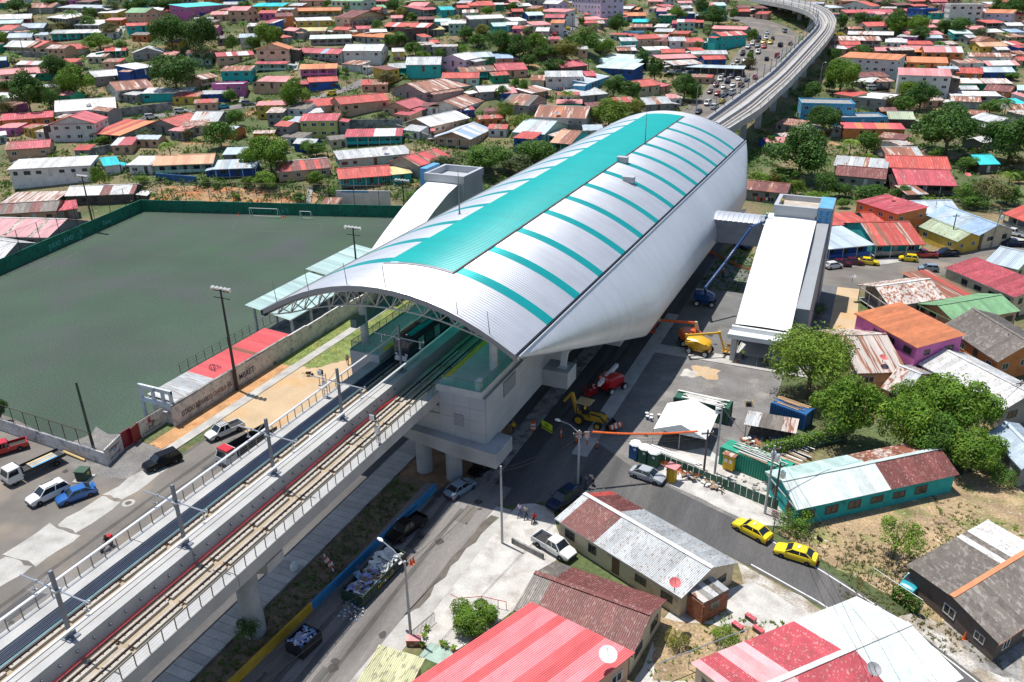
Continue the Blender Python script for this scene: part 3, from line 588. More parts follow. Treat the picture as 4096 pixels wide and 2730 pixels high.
def glass_rail(pts, h=1.15):
    for a, b in zip(pts, pts[1:]):
        a, b = Vector(a), Vector(b); n = max(1, round((b - a).length / 1.7))
        for k in range(n):
            p, q = a.lerp(b, k / n), a.lerp(b, (k + 1) / n); d = (q - p).normalized() * 0.05
            sp('glass_panel', MB().add([p + d, q - d, q - d + Vector((0, 0, h)), p + d + Vector((0, 0, h))], [(0, 1, 2, 3)]), green_gl)
            sp('glass_post', MB().bar(p, p + Vector((0, 0, h + 0.05)), 0.06), dark_st)
        sp('glass_handrail', MB().bar(a + Vector((0, 0, h + 0.05)), b + Vector((0, 0, h + 0.05)), 0.06), dark_st)
glass_rail([(6.4, 72.6, PZ), (11.5, 72.6, PZ), (11.5, 90, PZ)]); glass_rail([(-4.9, 76.6, PZ), (-8.8, 76.6, PZ), (-8.8, 110, PZ)])
sp('service_cabinet', MB().box((10.9, 73.3, PZ + 0.6), (0.5, 1.0, 1.2)), flat('white_paint', (0.75, 0.75, 0.75), 0.5))
for k in range(2): sp('stair_flight', MB().add(sum([[(-8.0, 103 + i * 0.6, PZ + i * 0.33), (-5.9, 103 + i * 0.6, PZ + i * 0.33), (-5.9, 103.6 + i * 0.6, PZ + i * 0.33), (-8.0, 103.6 + i * 0.6, PZ + i * 0.33)] for i in range(12)], []), [(4 * i, 4 * i + 1, 4 * i + 2, 4 * i + 3) for i in range(12)]), plat_m) if k == 0 else None
# train standing at the left platform
trn = thing('metro_train', 'black and silver metro train standing under the roof at the left platform', 'train', (-2.05, 77.5, 12.2))
blk = M('train_black', (0.014, 0.018, 0.030), 0.18, 0.0, var=0, fine=0, coat=0.6); sil = M('train_silver', (0.45, 0.47, 0.50), 0.3, 0.7, var=0, fine=0)
cyg = M('train_window', (0.015, 0.05, 0.055), 0.08, 0.0, var=0, fine=0)
def trcar(y0, L, nose):
    mb = MB(); sec = [(-1.42, 0.35), (-1.48, 1.1), (-1.48, 2.9), (-1.25, 3.45), (-0.7, 3.72), (0.7, 3.72), (1.25, 3.45), (1.48, 2.9), (1.48, 1.1), (1.42, 0.35)]
    rows = []
    for y, s, zs in ([(0, 0.72, 0.80), (0.35, 0.9, 0.93), (1.1, 1.0, 1.0), (L, 1, 1)] if nose else [(0, 1, 1), (L, 1, 1)]):
        rows.append([(x * s, y0 + y + (0.35 * (z / 3.7) if nose and y < 1 else 0), 0.35 + (z - 0.35) * zs) for x, z in sec])
    n = len(sec); mb.grid(rows, closed=True); mb.poly(rows[0][::-1]); mb.poly(rows[-1]); b = mb.build('car_body', blk, trn, smooth=True)
    MB().box((0, y0 + L / 2 + 0.6, 3.8), (1.5, L * 0.55, 0.22)).build('roof_unit', dark_st, trn)
    for sx in (-1, 1):
        for k in range(4):
            yy = y0 + 2.6 + k * 4.2; MB().box((sx * 1.5, yy, 1.75), (0.03, 1.3, 2.0)).build('door', sil, trn)
            MB().box((sx * 1.5, yy + 2.1, 2.05), (0.03, 2.0, 1.0)).build('side_window', cyg, trn)
        MB().box((sx * 1.48, y0 + L / 2 + 0.5, 0.62), (0.04, L - 2.2, 0.3)).build('skirt_stripe', sil, trn)
    for yy in (2.5, L - 2.5): MB().box((0, y0 + yy, 0.25), (2.0, 2.4, 0.5)).build('bogie', dark_st, trn)
trcar(0, 18, True); trcar(18.3, 18, False); trcar(36.6, 18, False)
MB().add([(-0.86, 0.18, 1.75), (0.86, 0.18, 1.75), (0.72, 0.42, 2.9), (-0.72, 0.42, 2.9)], [(0, 1, 2, 3)]).build('windscreen', cyg, trn)
MB().add([(-1.05, 0.25, 0.35), (1.05, 0.25, 0.35), (1.05, 0.2, 1.25), (0.7, 0.02, 1.0), (-0.7, 0.02, 1.0), (-1.05, 0.2, 1.25)], [(0, 1, 2, 3, 4, 5)]).box((0, 0.0, 0.6), (1.7, 0.3, 0.45)).build('bumper', flat('white_paint', (0.75, 0.75, 0.75), 0.5), trn)
for sx in (-0.72, 0.72): MB().box((sx, 0.08, 1.2), (0.35, 0.12, 0.16)).build('headlight', flat('lamp_glass', (0.8, 0.82, 0.85), 0.1), trn)
# ================================================================== HOUSES
def rust(name, c, c2, amt=(0.58, 0.66), c3=None): return M('roof_' + name, c, 0.6, 0.0, var=0.14, sc=0.35, fine=0.08, fsc=5, rnd=0.15, mix=c2, msc=1.0, mamt=amt, mix2=c3, m2sc=2.6, m2amt=(0.58, 0.66), objc=(2.2, 1.1, 1.0))
RM = {'R': rust('red', (0.50, 0.080, 0.062), (0.38, 0.065, 0.055), (0.52, 0.66), (0.46, 0.22, 0.18)), 'C': rust('crimson', (0.45, 0.075, 0.095), (0.36, 0.08, 0.085), (0.52, 0.66), (0.50, 0.26, 0.24)), 'O': rust('orange', (0.58, 0.215, 0.095), (0.50, 0.20, 0.10)),
      'M': rust('maroon', (0.175, 0.052, 0.047), (0.24, 0.10, 0.08), (0.56, 0.66), (0.30, 0.20, 0.17)), 'T': rust('rust', (0.27, 0.105, 0.065), (0.50, 0.40, 0.34), (0.53, 0.6)), 'U': rust('rust_pale', (0.56, 0.50, 0.46), (0.30, 0.12, 0.07), (0.5, 0.57)),
      'W': rust('white', (0.60, 0.60, 0.59), (0.44, 0.42, 0.40), (0.56, 0.7), (0.40, 0.30, 0.24)), 'G': rust('zinc', (0.45, 0.47, 0.48), (0.33, 0.32, 0.32), (0.56, 0.7), (0.27, 0.17, 0.12)), 'S': rust('zinc_blue', (0.40, 0.47, 0.53), (0.50, 0.54, 0.56)),
      'Q': rust('turquoise', (0.015, 0.47, 0.50), (0.03, 0.38, 0.42)), 'N': rust('green', (0.19, 0.36, 0.19), (0.16, 0.30, 0.17)), 'P': rust('pink', (0.62, 0.24, 0.24), (0.55, 0.33, 0.30)), 'Y': rust('ochre', (0.55, 0.46, 0.23), (0.45, 0.40, 0.25)),
      'K': rust('brown_grey', (0.17, 0.145, 0.125), (0.27, 0.24, 0.215), (0.52, 0.62), (0.12, 0.10, 0.09)), 'J': rust('mint', (0.52, 0.62, 0.58), (0.60, 0.66, 0.63)), 'V': rust('moss_green', (0.36, 0.42, 0.29), (0.28, 0.20, 0.12), (0.58, 0.66)), 'B': rust('steel_blue', (0.30, 0.41, 0.55), (0.42, 0.50, 0.58)),
      'I': rust('salmon', (0.60, 0.33, 0.20), (0.55, 0.38, 0.28)), 'E': rust('white_mint', (0.60, 0.65, 0.63), (0.54, 0.60, 0.58)), 'F': rust('blush', (0.66, 0.36, 0.37), (0.60, 0.33, 0.34)), 'D': rust('coral', (0.62, 0.10, 0.105), (0.56, 0.10, 0.10)), 'H': rust('light_coral', (0.72, 0.22, 0.24), (0.66, 0.2, 0.22)), 'L': rust('teal_zinc', (0.44, 0.58, 0.56), (0.5, 0.6, 0.58)), 'A': rust('concrete', (0.36, 0.345, 0.32), (0.20, 0.19, 0.18), (0.52, 0.66)), 'X': rust('olive', (0.50, 0.49, 0.29), (0.26, 0.26, 0.16), (0.55, 0.62))}
RW = {'R': 'red', 'C': 'crimson', 'O': 'orange', 'M': 'maroon', 'T': 'rusty brown', 'U': 'rust-streaked pale', 'W': 'white', 'G': 'grey zinc', 'S': 'blue-grey', 'Q': 'turquoise', 'N': 'green', 'P': 'pink', 'Y': 'ochre', 'K': 'brown-grey', 'J': 'mint', 'V': 'mossy green', 'B': 'steel-blue', 'I': 'salmon', 'E': 'mint-white', 'F': 'blush', 'D': 'coral red', 'H': 'light coral', 'L': 'pale teal', 'A': 'flat concrete', 'X': 'olive'}
def wl(name, c): return M('wall_' + name, c, 0.85, var=0.10, sc=0.5, fine=0.06, fsc=4, mix=tuple(v * 0.62 for v in c), msc=0.7, mamt=(0.58, 0.74), rnd=0.07)
WM = {'w': wl('white', (0.62, 0.61, 0.585)), 'c': wl('cream', (0.60, 0.50, 0.34)), 'y': wl('yellow', (0.62, 0.42, 0.07)), 'g': wl('grey_block', (0.265, 0.255, 0.24)), 't': wl('turquoise', (0.025, 0.40, 0.38)), 'b': wl('blue', (0.02, 0.09, 0.34)), 'n': wl('green', (0.02, 0.26, 0.135)), 'p': wl('magenta', (0.56, 0.15, 0.38)), 'o': wl('orange', (0.58, 0.20, 0.06)), 'l': wl('lilac', (0.55, 0.46, 0.60)), 'k': wl('dark_brown', (0.10, 0.08, 0.07)), 'e': wl('peach', (0.56, 0.35, 0.235)), 'm': wl('mint', (0.36, 0.53, 0.44)), 'r': wl('red', (0.42, 0.03, 0.03)), 'z': wl('sky_blue', (0.08, 0.36, 0.58)), 'v': wl('lime', (0.47, 0.47, 0.15)), 'x': wl('brick', (0.36, 0.14, 0.07))}
WW = {'w': 'white', 'c': 'cream', 'y': 'yellow', 'g': 'bare grey', 't': 'turquoise', 'b': 'blue', 'n': 'green', 'p': 'magenta', 'o': 'orange', 'l': 'lilac', 'k': 'dark brown', 'e': 'peach', 'm': 'mint', 'r': 'red', 'z': 'sky-blue', 'v': 'lime', 'x': 'brick'}
def corr(n, amp):
    mb = MB(); row0 = []; row1 = []
    for i in range(n):
        for f, z in ((0, 0), (0.3, 0), (0.45, amp), (0.85, amp), (1.0, 0)):
            if f == 1.0 and i < n - 1: continue
            row0.append(((i + f) / n, 0.0, z)); row1.append(((i + f) / n, 1.0, z))
    mb.grid([row0, row1]); return mb
SHEETN = corr(5, 0.045).mesh('roof_sheet', RM['R']); SHEETM = corr(4, 0.05).mesh('roof_sheet', RM['R']); SHEETF = corr(3, 0.06).mesh('roof_sheet', RM['R'])
for me in (SHEETN, SHEETM, SHEETF): me.polygons.foreach_set('use_smooth', [False] * len(me.polygons))
glass_w = M('window_glass', (0.03, 0.035, 0.04), 0.12, 0.0, var=0.2, sc=0.5, fine=0)
frame_w = M('window_frame_white', (0.55, 0.55, 0.53), 0.6); frame_d = M('window_frame_dark', (0.09, 0.08, 0.075), 0.6)
door_m = [M('door_brown', (0.13, 0.06, 0.035), 0.6), M('door_white', (0.55, 0.54, 0.52), 0.6), M('door_dark', (0.05, 0.05, 0.05), 0.6)]
mb = MB()
for a, b, c, d in ((-0.5, -0.42, -0.5, 0.5), (0.42, 0.5, -0.5, 0.5), (-0.42, 0.42, 0.42, 0.5), (-0.42, 0.42, -0.5, -0.42), (-0.03, 0.03, -0.42, 0.42)): mb.b2(a, b, -0.06, 0.03, c, d)
WINF = mb.mesh('window', frame_w); PANE = MB().b2(-0.43, 0.43, -0.025, 0.012, -0.43, 0.43).mesh('pane', glass_w)
DOORM = MB().b2(-0.5, 0.5, -0.05, 0.03, 0, 1).mesh('door', door_m[0])
fascia_m = M('fascia_paint', (0.58, 0.56, 0.54), 0.7, var=0.2); post_m = M('post_paint', (0.55, 0.54, 0.52), 0.7)
HOUSES = []; FOOT = []
def pick(code, rr):
    return RM[code[0] if len(code) == 1 or rr.random() < 0.72 else rr.choice(code[1:])]
def house(A, B, C=None, h=2.8, roof='R', wall='w', kind='gx', rise=None, porch=None, colf=None, skew=False, name=None, label=None, wins=True, near=False, floors=None, Dp=None, ridge=None):
    rr = random.Random(hash((round(A[0]), round(A[1]), round(B[0]))) & 0xffff)
    mid = hit((A[0] + B[0]) / 2, (A[1] + B[1]) / 2, h); ze = mid.z
    pa, pb = P(*A, ze), P(*B, ze); u = pb - pa; W = u.length
    if Dp is not None and C is not None: u = P(*C, ze) - P(*Dp, ze); pb = pa + u; W = u.length
    if W > 34: # reading error guard on far slopes
        m_ = (pa + pb) / 2; u = u.normalized() * 34; pa = m_ - u / 2; pb = m_ + u / 2; W = 34
    un = u.normalized(); n = Vector((-un.y, un.x, 0))
    if n.dot(Vector((CAMX, CAMY, 0)) - pa) > 0: n = -n
    if Dp is not None: v = P(*Dp, ze) - pa
    elif isinstance(C, (tuple, list)):
        v = P(*C, ze) - pb
        if not skew: v = n * max(3.5, min(26, abs(v.dot(n))))
    else: v = n * ((C if C else min(9.0, max(6, W * 0.75))) * 1.32)
    D = v.length; vn = v.normalized()
    cen = pa + u / 2 + v / 2; zb = min(gz(q.x, q.y) for q in (pa, pb, pa + v, pb + v)) - 0.4
    ppm = px_size(cen); st = floors or max(1, round((ze - gz(cen.x, cen.y)) / 2.75)) if h > 4 else 1
    t = thing(name or 'house', label, 'house' if not name else name.split('_')[-1], (cen.x, cen.y, zb)); O = Vector((cen.x, cen.y, zb))
    FOOT.append((cen.x, cen.y, max(W, D) / 2 + 0.6, W, D)); HOUSES.append((t, roof, wall, st, W, D, cen, kind))
    if rise is None: rise = {'gx': 0.17 * D, 'gy': 0.16 * W, 'sh': (0.13 if ppm < 14 else 0.07) * D, 'fl': 0.0}[kind]
    rise = min(rise, 2.6)
    if porch is None: porch = 1.5 if (rr.random() < 0.4 and W > 6 and kind != 'fl' and h < 3.6) else 0.0
    ov = 0.35 if ppm > 12 else 0.3
    if kind == 'fl': ov = -0.02
    # walls
    def L(a, b, z): return pa + un * a + vn * b - O + Vector((0, 0, z - ze))          # local point; a along eave, b into depth
    a0, a1, b0, b1 = ov, W - ov, ov + porch, D - ov
    zr = lambda a, b: {'gx': rise * (1 - abs(2 * b / D - 1)), 'gy': rise * (1 - abs(2 * a / W - 1)), 'sh': rise * b / D, 'fl': 0.0}[kind]
    wt = ze - 0.06
    base = [L(a0, b0, zb), L(a1, b0, zb), L(a1, b1, zb), L(a0, b1, zb)]; mb = MB()
    ring = [(a0, b0), (a1, b0), (a1, b1), (a0, b1)]
    if kind == 'gx': ring = [(a0, b0), (a1, b0), (a1, D / 2), (a1, b1), (a0, b1), (a0, D / 2)]
    if kind == 'gy': ring = [(a0, b0), (W / 2, b0), (a1, b0), (a1, b1), (W / 2, b1), (a0, b1)]
    lo = [L(a, b, zb) for a, b in ring]; hi = [L(a, b, wt + zr(a, b)) for a, b in ring]; k = len(ring)
    mb.add(lo + hi, [(i, (i + 1) % k, k + (i + 1) % k, k + i) for i in range(k)])
    if kind == 'fl':
        mb.add(hi, [tuple(range(k))]); par = 0.5
        for i in range(4): mb.bar(hi[i] + Vector((0, 0, par / 2)), hi[(i + 1) % 4] + Vector((0, 0, par / 2)), 0.2, par)
    mb.build('wall', WM[wall], t)
    # roof
    def slope(e0, ea, eb, roofo, nsh, mesh):
        "sheets from eave point e0 along ea, rising along eb"
        ez = ea.cross(eb).normalized()
        if ez.z < 0: ez = -ez
        for i in range(nsh):
            f = i / nsh; org = e0 + ea * f; wv = ea / nsh * 0.997; jz = rr.uniform(0, 0.02)
            mt = colf(f + 0.5 / nsh, slope.side, rr) if colf else pick(roof, rr)
            m4 = Matrix(((wv.x, eb.x, ez.x, org.x + ez.x * jz), (wv.y, eb.y, ez.y, org.y + ez.y * jz), (wv.z, eb.z, ez.z, org.z + ez.z * jz), (0, 0, 0, 1)))
            if abs(ea.normalized().dot(eb.normalized())) > 0.01: me2 = mesh.copy(); me2.transform(m4); obj('roof_sheet', me2, roofo, mat=RM[mt] if isinstance(mt, str) else mt)
            else: obj('roof_sheet', mesh, roofo, mat=RM[mt] if isinstance(mt, str) else mt, mw=m4)
    mesh, pw = (SHEETN, 0.95) if ppm > 20 else (SHEETM, 1.3) if ppm > 13.5 else (SHEETF, 2.2)
    fb = MB()
    if kind == 'gx': fb.bar(L(0, D / 2, ze + rise + 0.05), L(W, D / 2, ze + rise + 0.05), 0.5, 0.07)
    elif kind == 'gy': fb.bar(L(W / 2, 0, ze + rise + 0.05), L(W / 2, D, ze + rise + 0.05), 0.5, 0.07)
    if kind == 'fl':
        fb.add([L(0.2, 0.2, ze + 0.01), L(W - 0.2, 0.2, ze + 0.01), L(W - 0.2, D - 0.2, ze + 0.01), L(0.2, D - 0.2, ze + 0.01)], [(0, 1, 2, 3)])
        fb.build('roof', RM[roof[0]], t)
    else:
        fm = fascia_m if rr.random() < 0.55 else RM[roof[0]]
        fb.bar(L(0, 0.05, ze - 0.06), L(W, 0.05, ze - 0.06), 0.05, 0.16); 
        if kind == 'gy': fb.bar(L(0.03, 0.05, ze - 0.05), L(W / 2, 0.05, ze + rise - 0.05), 0.05, 0.16); fb.bar(L(W - 0.03, 0.05, ze - 0.05), L(W / 2, 0.05, ze + rise - 0.05), 0.05, 0.16)
        ro = fb.build('roof', [RM[ridge] if ridge else RM[roof[0]] if kind in ('gx', 'gy') and rr.random() < 0.6 else fm], t)
        if kind == 'gx':
            n_ = max(2, round(W / pw)); slope.side = 0; e = L(0, 0, ze); slope(e, L(W, 0, ze) - e, L(0, D / 2, ze + rise) - e, ro, n_, mesh)
            slope.side = 1; e = L(0, D, ze); slope(e, L(W, D, ze) - e, L(0, D / 2, ze + rise) - e, ro, n_, mesh)
        elif kind == 'gy':
            n_ = max(2, round(D / pw)); slope.side = 0; e = L(0, 0, ze); slope(e, L(0, D, ze) - e, L(W / 2, 0, ze + rise) - e, ro, n_, mesh)
            slope.side = 1; e = L(W, 0, ze); slope(e, L(W, D, ze) - e, L(W / 2, 0, ze + rise) - e, ro, n_, mesh)
        else:
            n_ = max(2, round(W / pw)); slope.side = 0; e = L(0, 0, ze); slope(e, L(W, 0, ze) - e, L(0, D, ze + rise) - e, ro, n_, mesh)
    if porch:
        npst = max(2, int(W / 3.2) + 1); pm = post_m
        for i in range(npst):
            a = a0 + 0.15 + (a1 - a0 - 0.3) * i / (npst - 1); MB().bar(L(a, ov + 0.1, zb), L(a, ov + 0.1, ze - 0.1), 0.16).build('porch_post', pm, t)
        if rr.random() < 0.6: MB().bar(L(a0, ov + 0.1, zb + (ze - zb) - 1.9), L(a1, ov + 0.1, zb + (ze - zb) - 1.9), 0.1, 0.85).build('porch_parapet', WM[wall] if rr.random() < .6 else concrete_d, t)
        if zb + 2.9 < ze: MB().poly([L(a0, ov, ze - 2.5), L(a1, ov, ze - 2.5), L(a1, b0, ze - 2.5), L(a0, b0, ze - 2.5)]).build('porch_floor', concrete, t)
    # openings on the sides that face the camera
    if wins:
        cv = Vector((CAMX, CAMY, 0)) - cen; fm = frame_w if rr.random() < 0.5 else frame_d
        faces = [((a0, b0), (a1, b0), -vn), ((a1, b0), (a1, b1), un), ((a0, b1), (a0, b0), -un)]
        first = True
        for (fa, fb_, out) in faces:
            outn = Vector((out.x, out.y, 0))
            if outn.dot(cv) < 0.12 * cv.length: continue
            p0, p1 = L(*fa, 0) , L(*fb_, 0); e = (p1 - p0); Lf = e.length; e.normalize(); o_ = Vector((e.y, -e.x, 0))
            if o_.dot(outn) < 0: o_ = -o_
            sp_ = 2.7 if ppm > 12 else 3.1; nw = max(1, int((Lf - 0.8) / sp_))
            for s_ in range(st):
                for i in range(nw):
                    if nw > 2 and rr.random() < 0.12: continue
                    c = p0 + e * (Lf * (i + 0.5) / nw); isdoor = first and s_ == st - 1 and i == nw // 2 and st == 1
                    zc = ze - 1.25 - 2.65 * s_; c = Vector((c.x, c.y, zc - O.z))
                    sx = -1 if e.cross(Vector((0, 0, 1))).dot(o_) < 0 else 1; ex = e
                    def mat4(w, hh): return Matrix(((ex.x * w, -o_.x, 0, c.x), (ex.y * w, -o_.y, 0, c.y), (0, 0, hh, c.z), (0, 0, 0, 1)))
                    if isdoor:
                        c.z = ze - 2.45 - O.z; obj('door', DOORM, t, mat=rr.choice(door_m), mw=mat4(0.95, 2.05)); continue
                    ww, wh = (rr.choice((1.1, 1.4, 1.7)), rr.choice((0.9, 1.1))) if Lf > 3 else (0.9, 0.9)
                    wo = obj('window', WINF, t, mat=fm, mw=mat4(ww, wh)); obj('pane', PANE, wo)
            first = False
    if 7 < ppm < 17 and vy(cen.x, cen.y) > 216 and kind != 'fl' and rr.random() < 0.5:      # lean-to at one end
        sd = rr.choice((0, 1)); w_ = rr.uniform(1.8, 3.4); d0_, d1_ = (0.1, rr.uniform(.5, .8)) if rr.random() < .6 else (.3, .95); za = ze - rr.uniform(.1, .5); wa = rr.choice((wall, 'g', 'k', wall)); x0_, x1_ = (W, W + w_) if sd else (-w_, 0); xi, xo = (x0_, x1_) if sd else (x1_, x0_)
        mb = MB(); q = [L(xi, D * d0_, zb), L(xo, D * d0_, zb), L(xo, D * d1_, zb), L(xi, D * d1_, zb), L(xi, D * d0_, za), L(xo, D * d0_, za - .45), L(xo, D * d1_, za - .45), L(xi, D * d1_, za)]
        mb.add(q, [(0, 1, 5, 4), (1, 2, 6, 5), (2, 3, 7, 6), (3, 0, 4, 7)]).build('annex_wall', WM[wa], t)
        u3 = L(xo, 0, 0) - L(xi, 0, 0); rows = [[L(xi, D * d0_ - .25, za + .05), L(xi, D * d1_ + .25, za + .05)], [L(xo, D * d0_ - .25, za - .42) + u3 * .1, L(xo, D * d1_ + .25, za - .42) + u3 * .1]]
        MB().grid(rows).build('annex_roof', RM[rr.choice((roof[0], 'G', 'T', 'U', 'W'))], t)
        c = L((xi + xo) / 2, D * d0_ - .02, za - 1.1); wo = obj('window', WINF, t, mat=frame_d, mw=Matrix(((un.x * 1.0, -vn.x, 0, c.x), (un.y * 1.0, -vn.y, 0, c.y), (0, 0, .9, c.z), (0, 0, 0, 1)))); obj('pane', PANE, wo)
    return t
def HL(c, r, rows):
    for row in rows:
        f = row.split(); ax, ay, bx, by = map(float, f[:4]); Cc = None; kw = {}
        if f[4] != '-':
            q = f[4].split(','); Cc = float(q[0]) if len(q) == 1 else TP(c, r, float(q[0]), float(q[1]))
        kind = f[8] if len(f) > 8 else None
        if kind is None: kind = R.choice(('gx', 'gx', 'sh', 'sh'))
        if len(f) > 9 and f[9] == 'k': kw['skew'] = True
        house(TP(c, r, ax, ay), TP(c, r, bx, by), Cc, float(f[5]), f[6], f[7], kind, **kw)
HL(0, 0, '''-60 182 290 172 - 2.6 W r sh
-40 222 190 216 - 2.6 L c
-40 276 100 280 - 2.6 R w
170 262 400 258 - 2.8 S g gx
60 352 290 346 - 2.8 S w gx
445 312 930 303 6 2.8 WG t sh
672 232 905 232 - 2.8 W g
890 122 1070 121 - 2.8 W y
515 72 930 78 6 2.8 SW g
235 74 480 72 - 2.8 TP g
415 162 620 176 - 2.6 WT g
1120 40 1250 44 - 2.8 Q t
1140 120 1330 121 - 5.2 N e
1340 100 1495 97 - 4.0 W e
1710 70 2070 45 7 3.2 Q p sh
1605 103 1790 101 - 2.8 W b
2085 100 2270 100 - 5.4 P e
1165 243 1460 232 5 3 RP t
10 432 270 438 - 2.8 WT c
330 440 620 418 7 3 R c gy
590 462 820 444 - 2.8 R c gx
955 476 1160 468 - 2.8 RW n
1210 492 1500 482 8 2.8 WG g gy
1240 640 1430 612 7 4.5 WU b sh
1070 838 1420 806 11 3 TM w gx
860 712 1130 690 - 2.8 W g gx
1290 862 1740 856 6 2.9 W t sh
500 1032 1070 995 13 3.2 W w gx
0 1112 490 1078 6 2.8 C o sh
440 1146 870 1136 9 5.6 C w gy
820 1228 1100 1250 1360,1168 2.9 RO g sh
1345 1152 1630 1165 1780,1090 2.9 R g gy
1735 1122 2000 1122 2115,1060 2.9 GU g gx
2020 656 2310 651 6 5.2 T t sh
1945 786 2235 781 5 4.6 W p fl
1990 524 2340 506 6 2.8 CW e gx
2195 350 2370 345 6 4.0 S w sh
40 1382 460 1354 7 3 CT e gx
665 1385 822 1381 4 2.6 RT g sh
60 1562 830 1522 8 5.2 W w sh
950 1530 1110 1512 6 2.8 Q w sh
1165 1520 1390 1520 6 2.8 W w sh
1400 1526 1960 1504 8 2.8 I m gx
2040 1425 2250 1420 5 2.8 S g sh
1960 1560 2360 1544 6 2.8 SG b sh
140 596 450 600 5 2.6 WP g
0 690 390 664 7 2.6 PTW c
-60 902 160 904 6 2.6 W g
1850 736 2010 706 6 2.8 TW e
-30 560 60 556 5 2.6 S b
700 18 830 20 5 2.6 M k
1500 105 1600 102 5 2.6 R e
2050 45 2230 42 5 2.6 G g
-20 18 60 20 5 2.6 P w'''.split('\n'))
HL(1, 0, '''-40 62 245 60 7 3 Q y sh
395 10 640 9 6 2.6 M e
345 106 785 99 6 2.8 O y gx
180 156 345 152 7 5 M o sh
370 196 700 187 6 2.8 W y sh
370 290 640 286 6 2.8 Y e sh
490 362 880 353 6 2.8 J g sh
815 330 1200 350 6 2.8 O g sh
880 168 1225 142 8 2.9 M c gy
800 228 930 225 5 2.7 M g
925 270 1060 266 5 2.7 C g
1170 246 1580 256 7 3 RW k gx
1380 277 1590 262 6 4.4 M k fl
1590 276 1740 271 5 2.8 Y g
-10 458 300 455 7 6.2 O c gy
-20 590 280 590 3.5 2.8 C m sh
370 486 760 500 7 2.8 CB w gx
790 470 1150 470 9 5.2 WJ w gx
1250 478 1370 475 5 3.4 W y
395 640 745 631 6 3 O p sh
480 760 760 747 6 2.9 R b gx
0 750 275 755 6 4.4 P e sh
462 985 770 962 7 2.8 R e sh
775 964 1230 922 8 3.6 R e gx
1150 985 1410 1003 1535,950 3 C e gy
390 1115 745 1110 6 5.6 C v sh
810 1262 1345 1250 6 2.9 CW t sh
755 1470 1430 1412 6 2.9 G m sh
195 1586 690 1542 8 2.9 MR e gx
1500 1532 1800 1442 9 2.8 TD g gx
1340 1135 1605 1168 1838,1070 3 W e gy
1630 1265 1970 1285 2190,1190 3 BW e gy
1230 820 1545 856 1945,768 3.6 TU g gy
1570 980 1890 998 2260,912 3.4 TU w gy
1370 600 1700 596 10 5 G t gx
1690 545 1920 556 9 5 W l gy
1225 632 1400 626 6 2.9 G t
1880 670 2215 652 7 3 TK t gx
1700 722 2050 720 7 2.9 R m gx
1950 535 2200 522 7 2.9 S n gx
2200 540 2370 536 6 2.9 B c
2220 652 2500 640 9 3 C e gx
2050 850 2351 832 7 2.8 W g gx
1385 60 1550 62 - 2.8 P e
1540 96 1700 84 - 2.8 C g
1700 95 1830 91 - 2.8 Q t
1965 56 2210 51 - 2.8 R e
1960 180 2290 167 6 2.9 W g gx
2180 246 2370 240 6 2.8 L t
680 10 970 16 7 4.6 N m
980 12 1210 13 6 2.8 C e
1090 76 1210 73 - 2.8 N w
1700 236 1890 232 5 2.6 W k
1640 202 1790 200 5 2.6 L t
1480 182 1640 180 5 2.6 M k
1240 170 1350 168 5 2.6 P g
1050 92 1140 92 5 2.6 R e
1840 30 1960 32 5 2.6 G k
1850 75 1990 72 5 2.6 R g
1420 10 1560 8 5 3.5 N y
240 280 350 290 5 2.6 P g
240 350 340 340 5 2.6 RW g
700 275 840 280 5 2.6 R e
1050 300 1210 296 5 2.6 W g
1530 345 1620 340 5 2.8 R w
1620 400 1700 395 5 3.2 R w
780 590 960 600 5 2.6 TU w sh
1440 1445 1500 1440 4 2.4 T g'''.split('\n'))
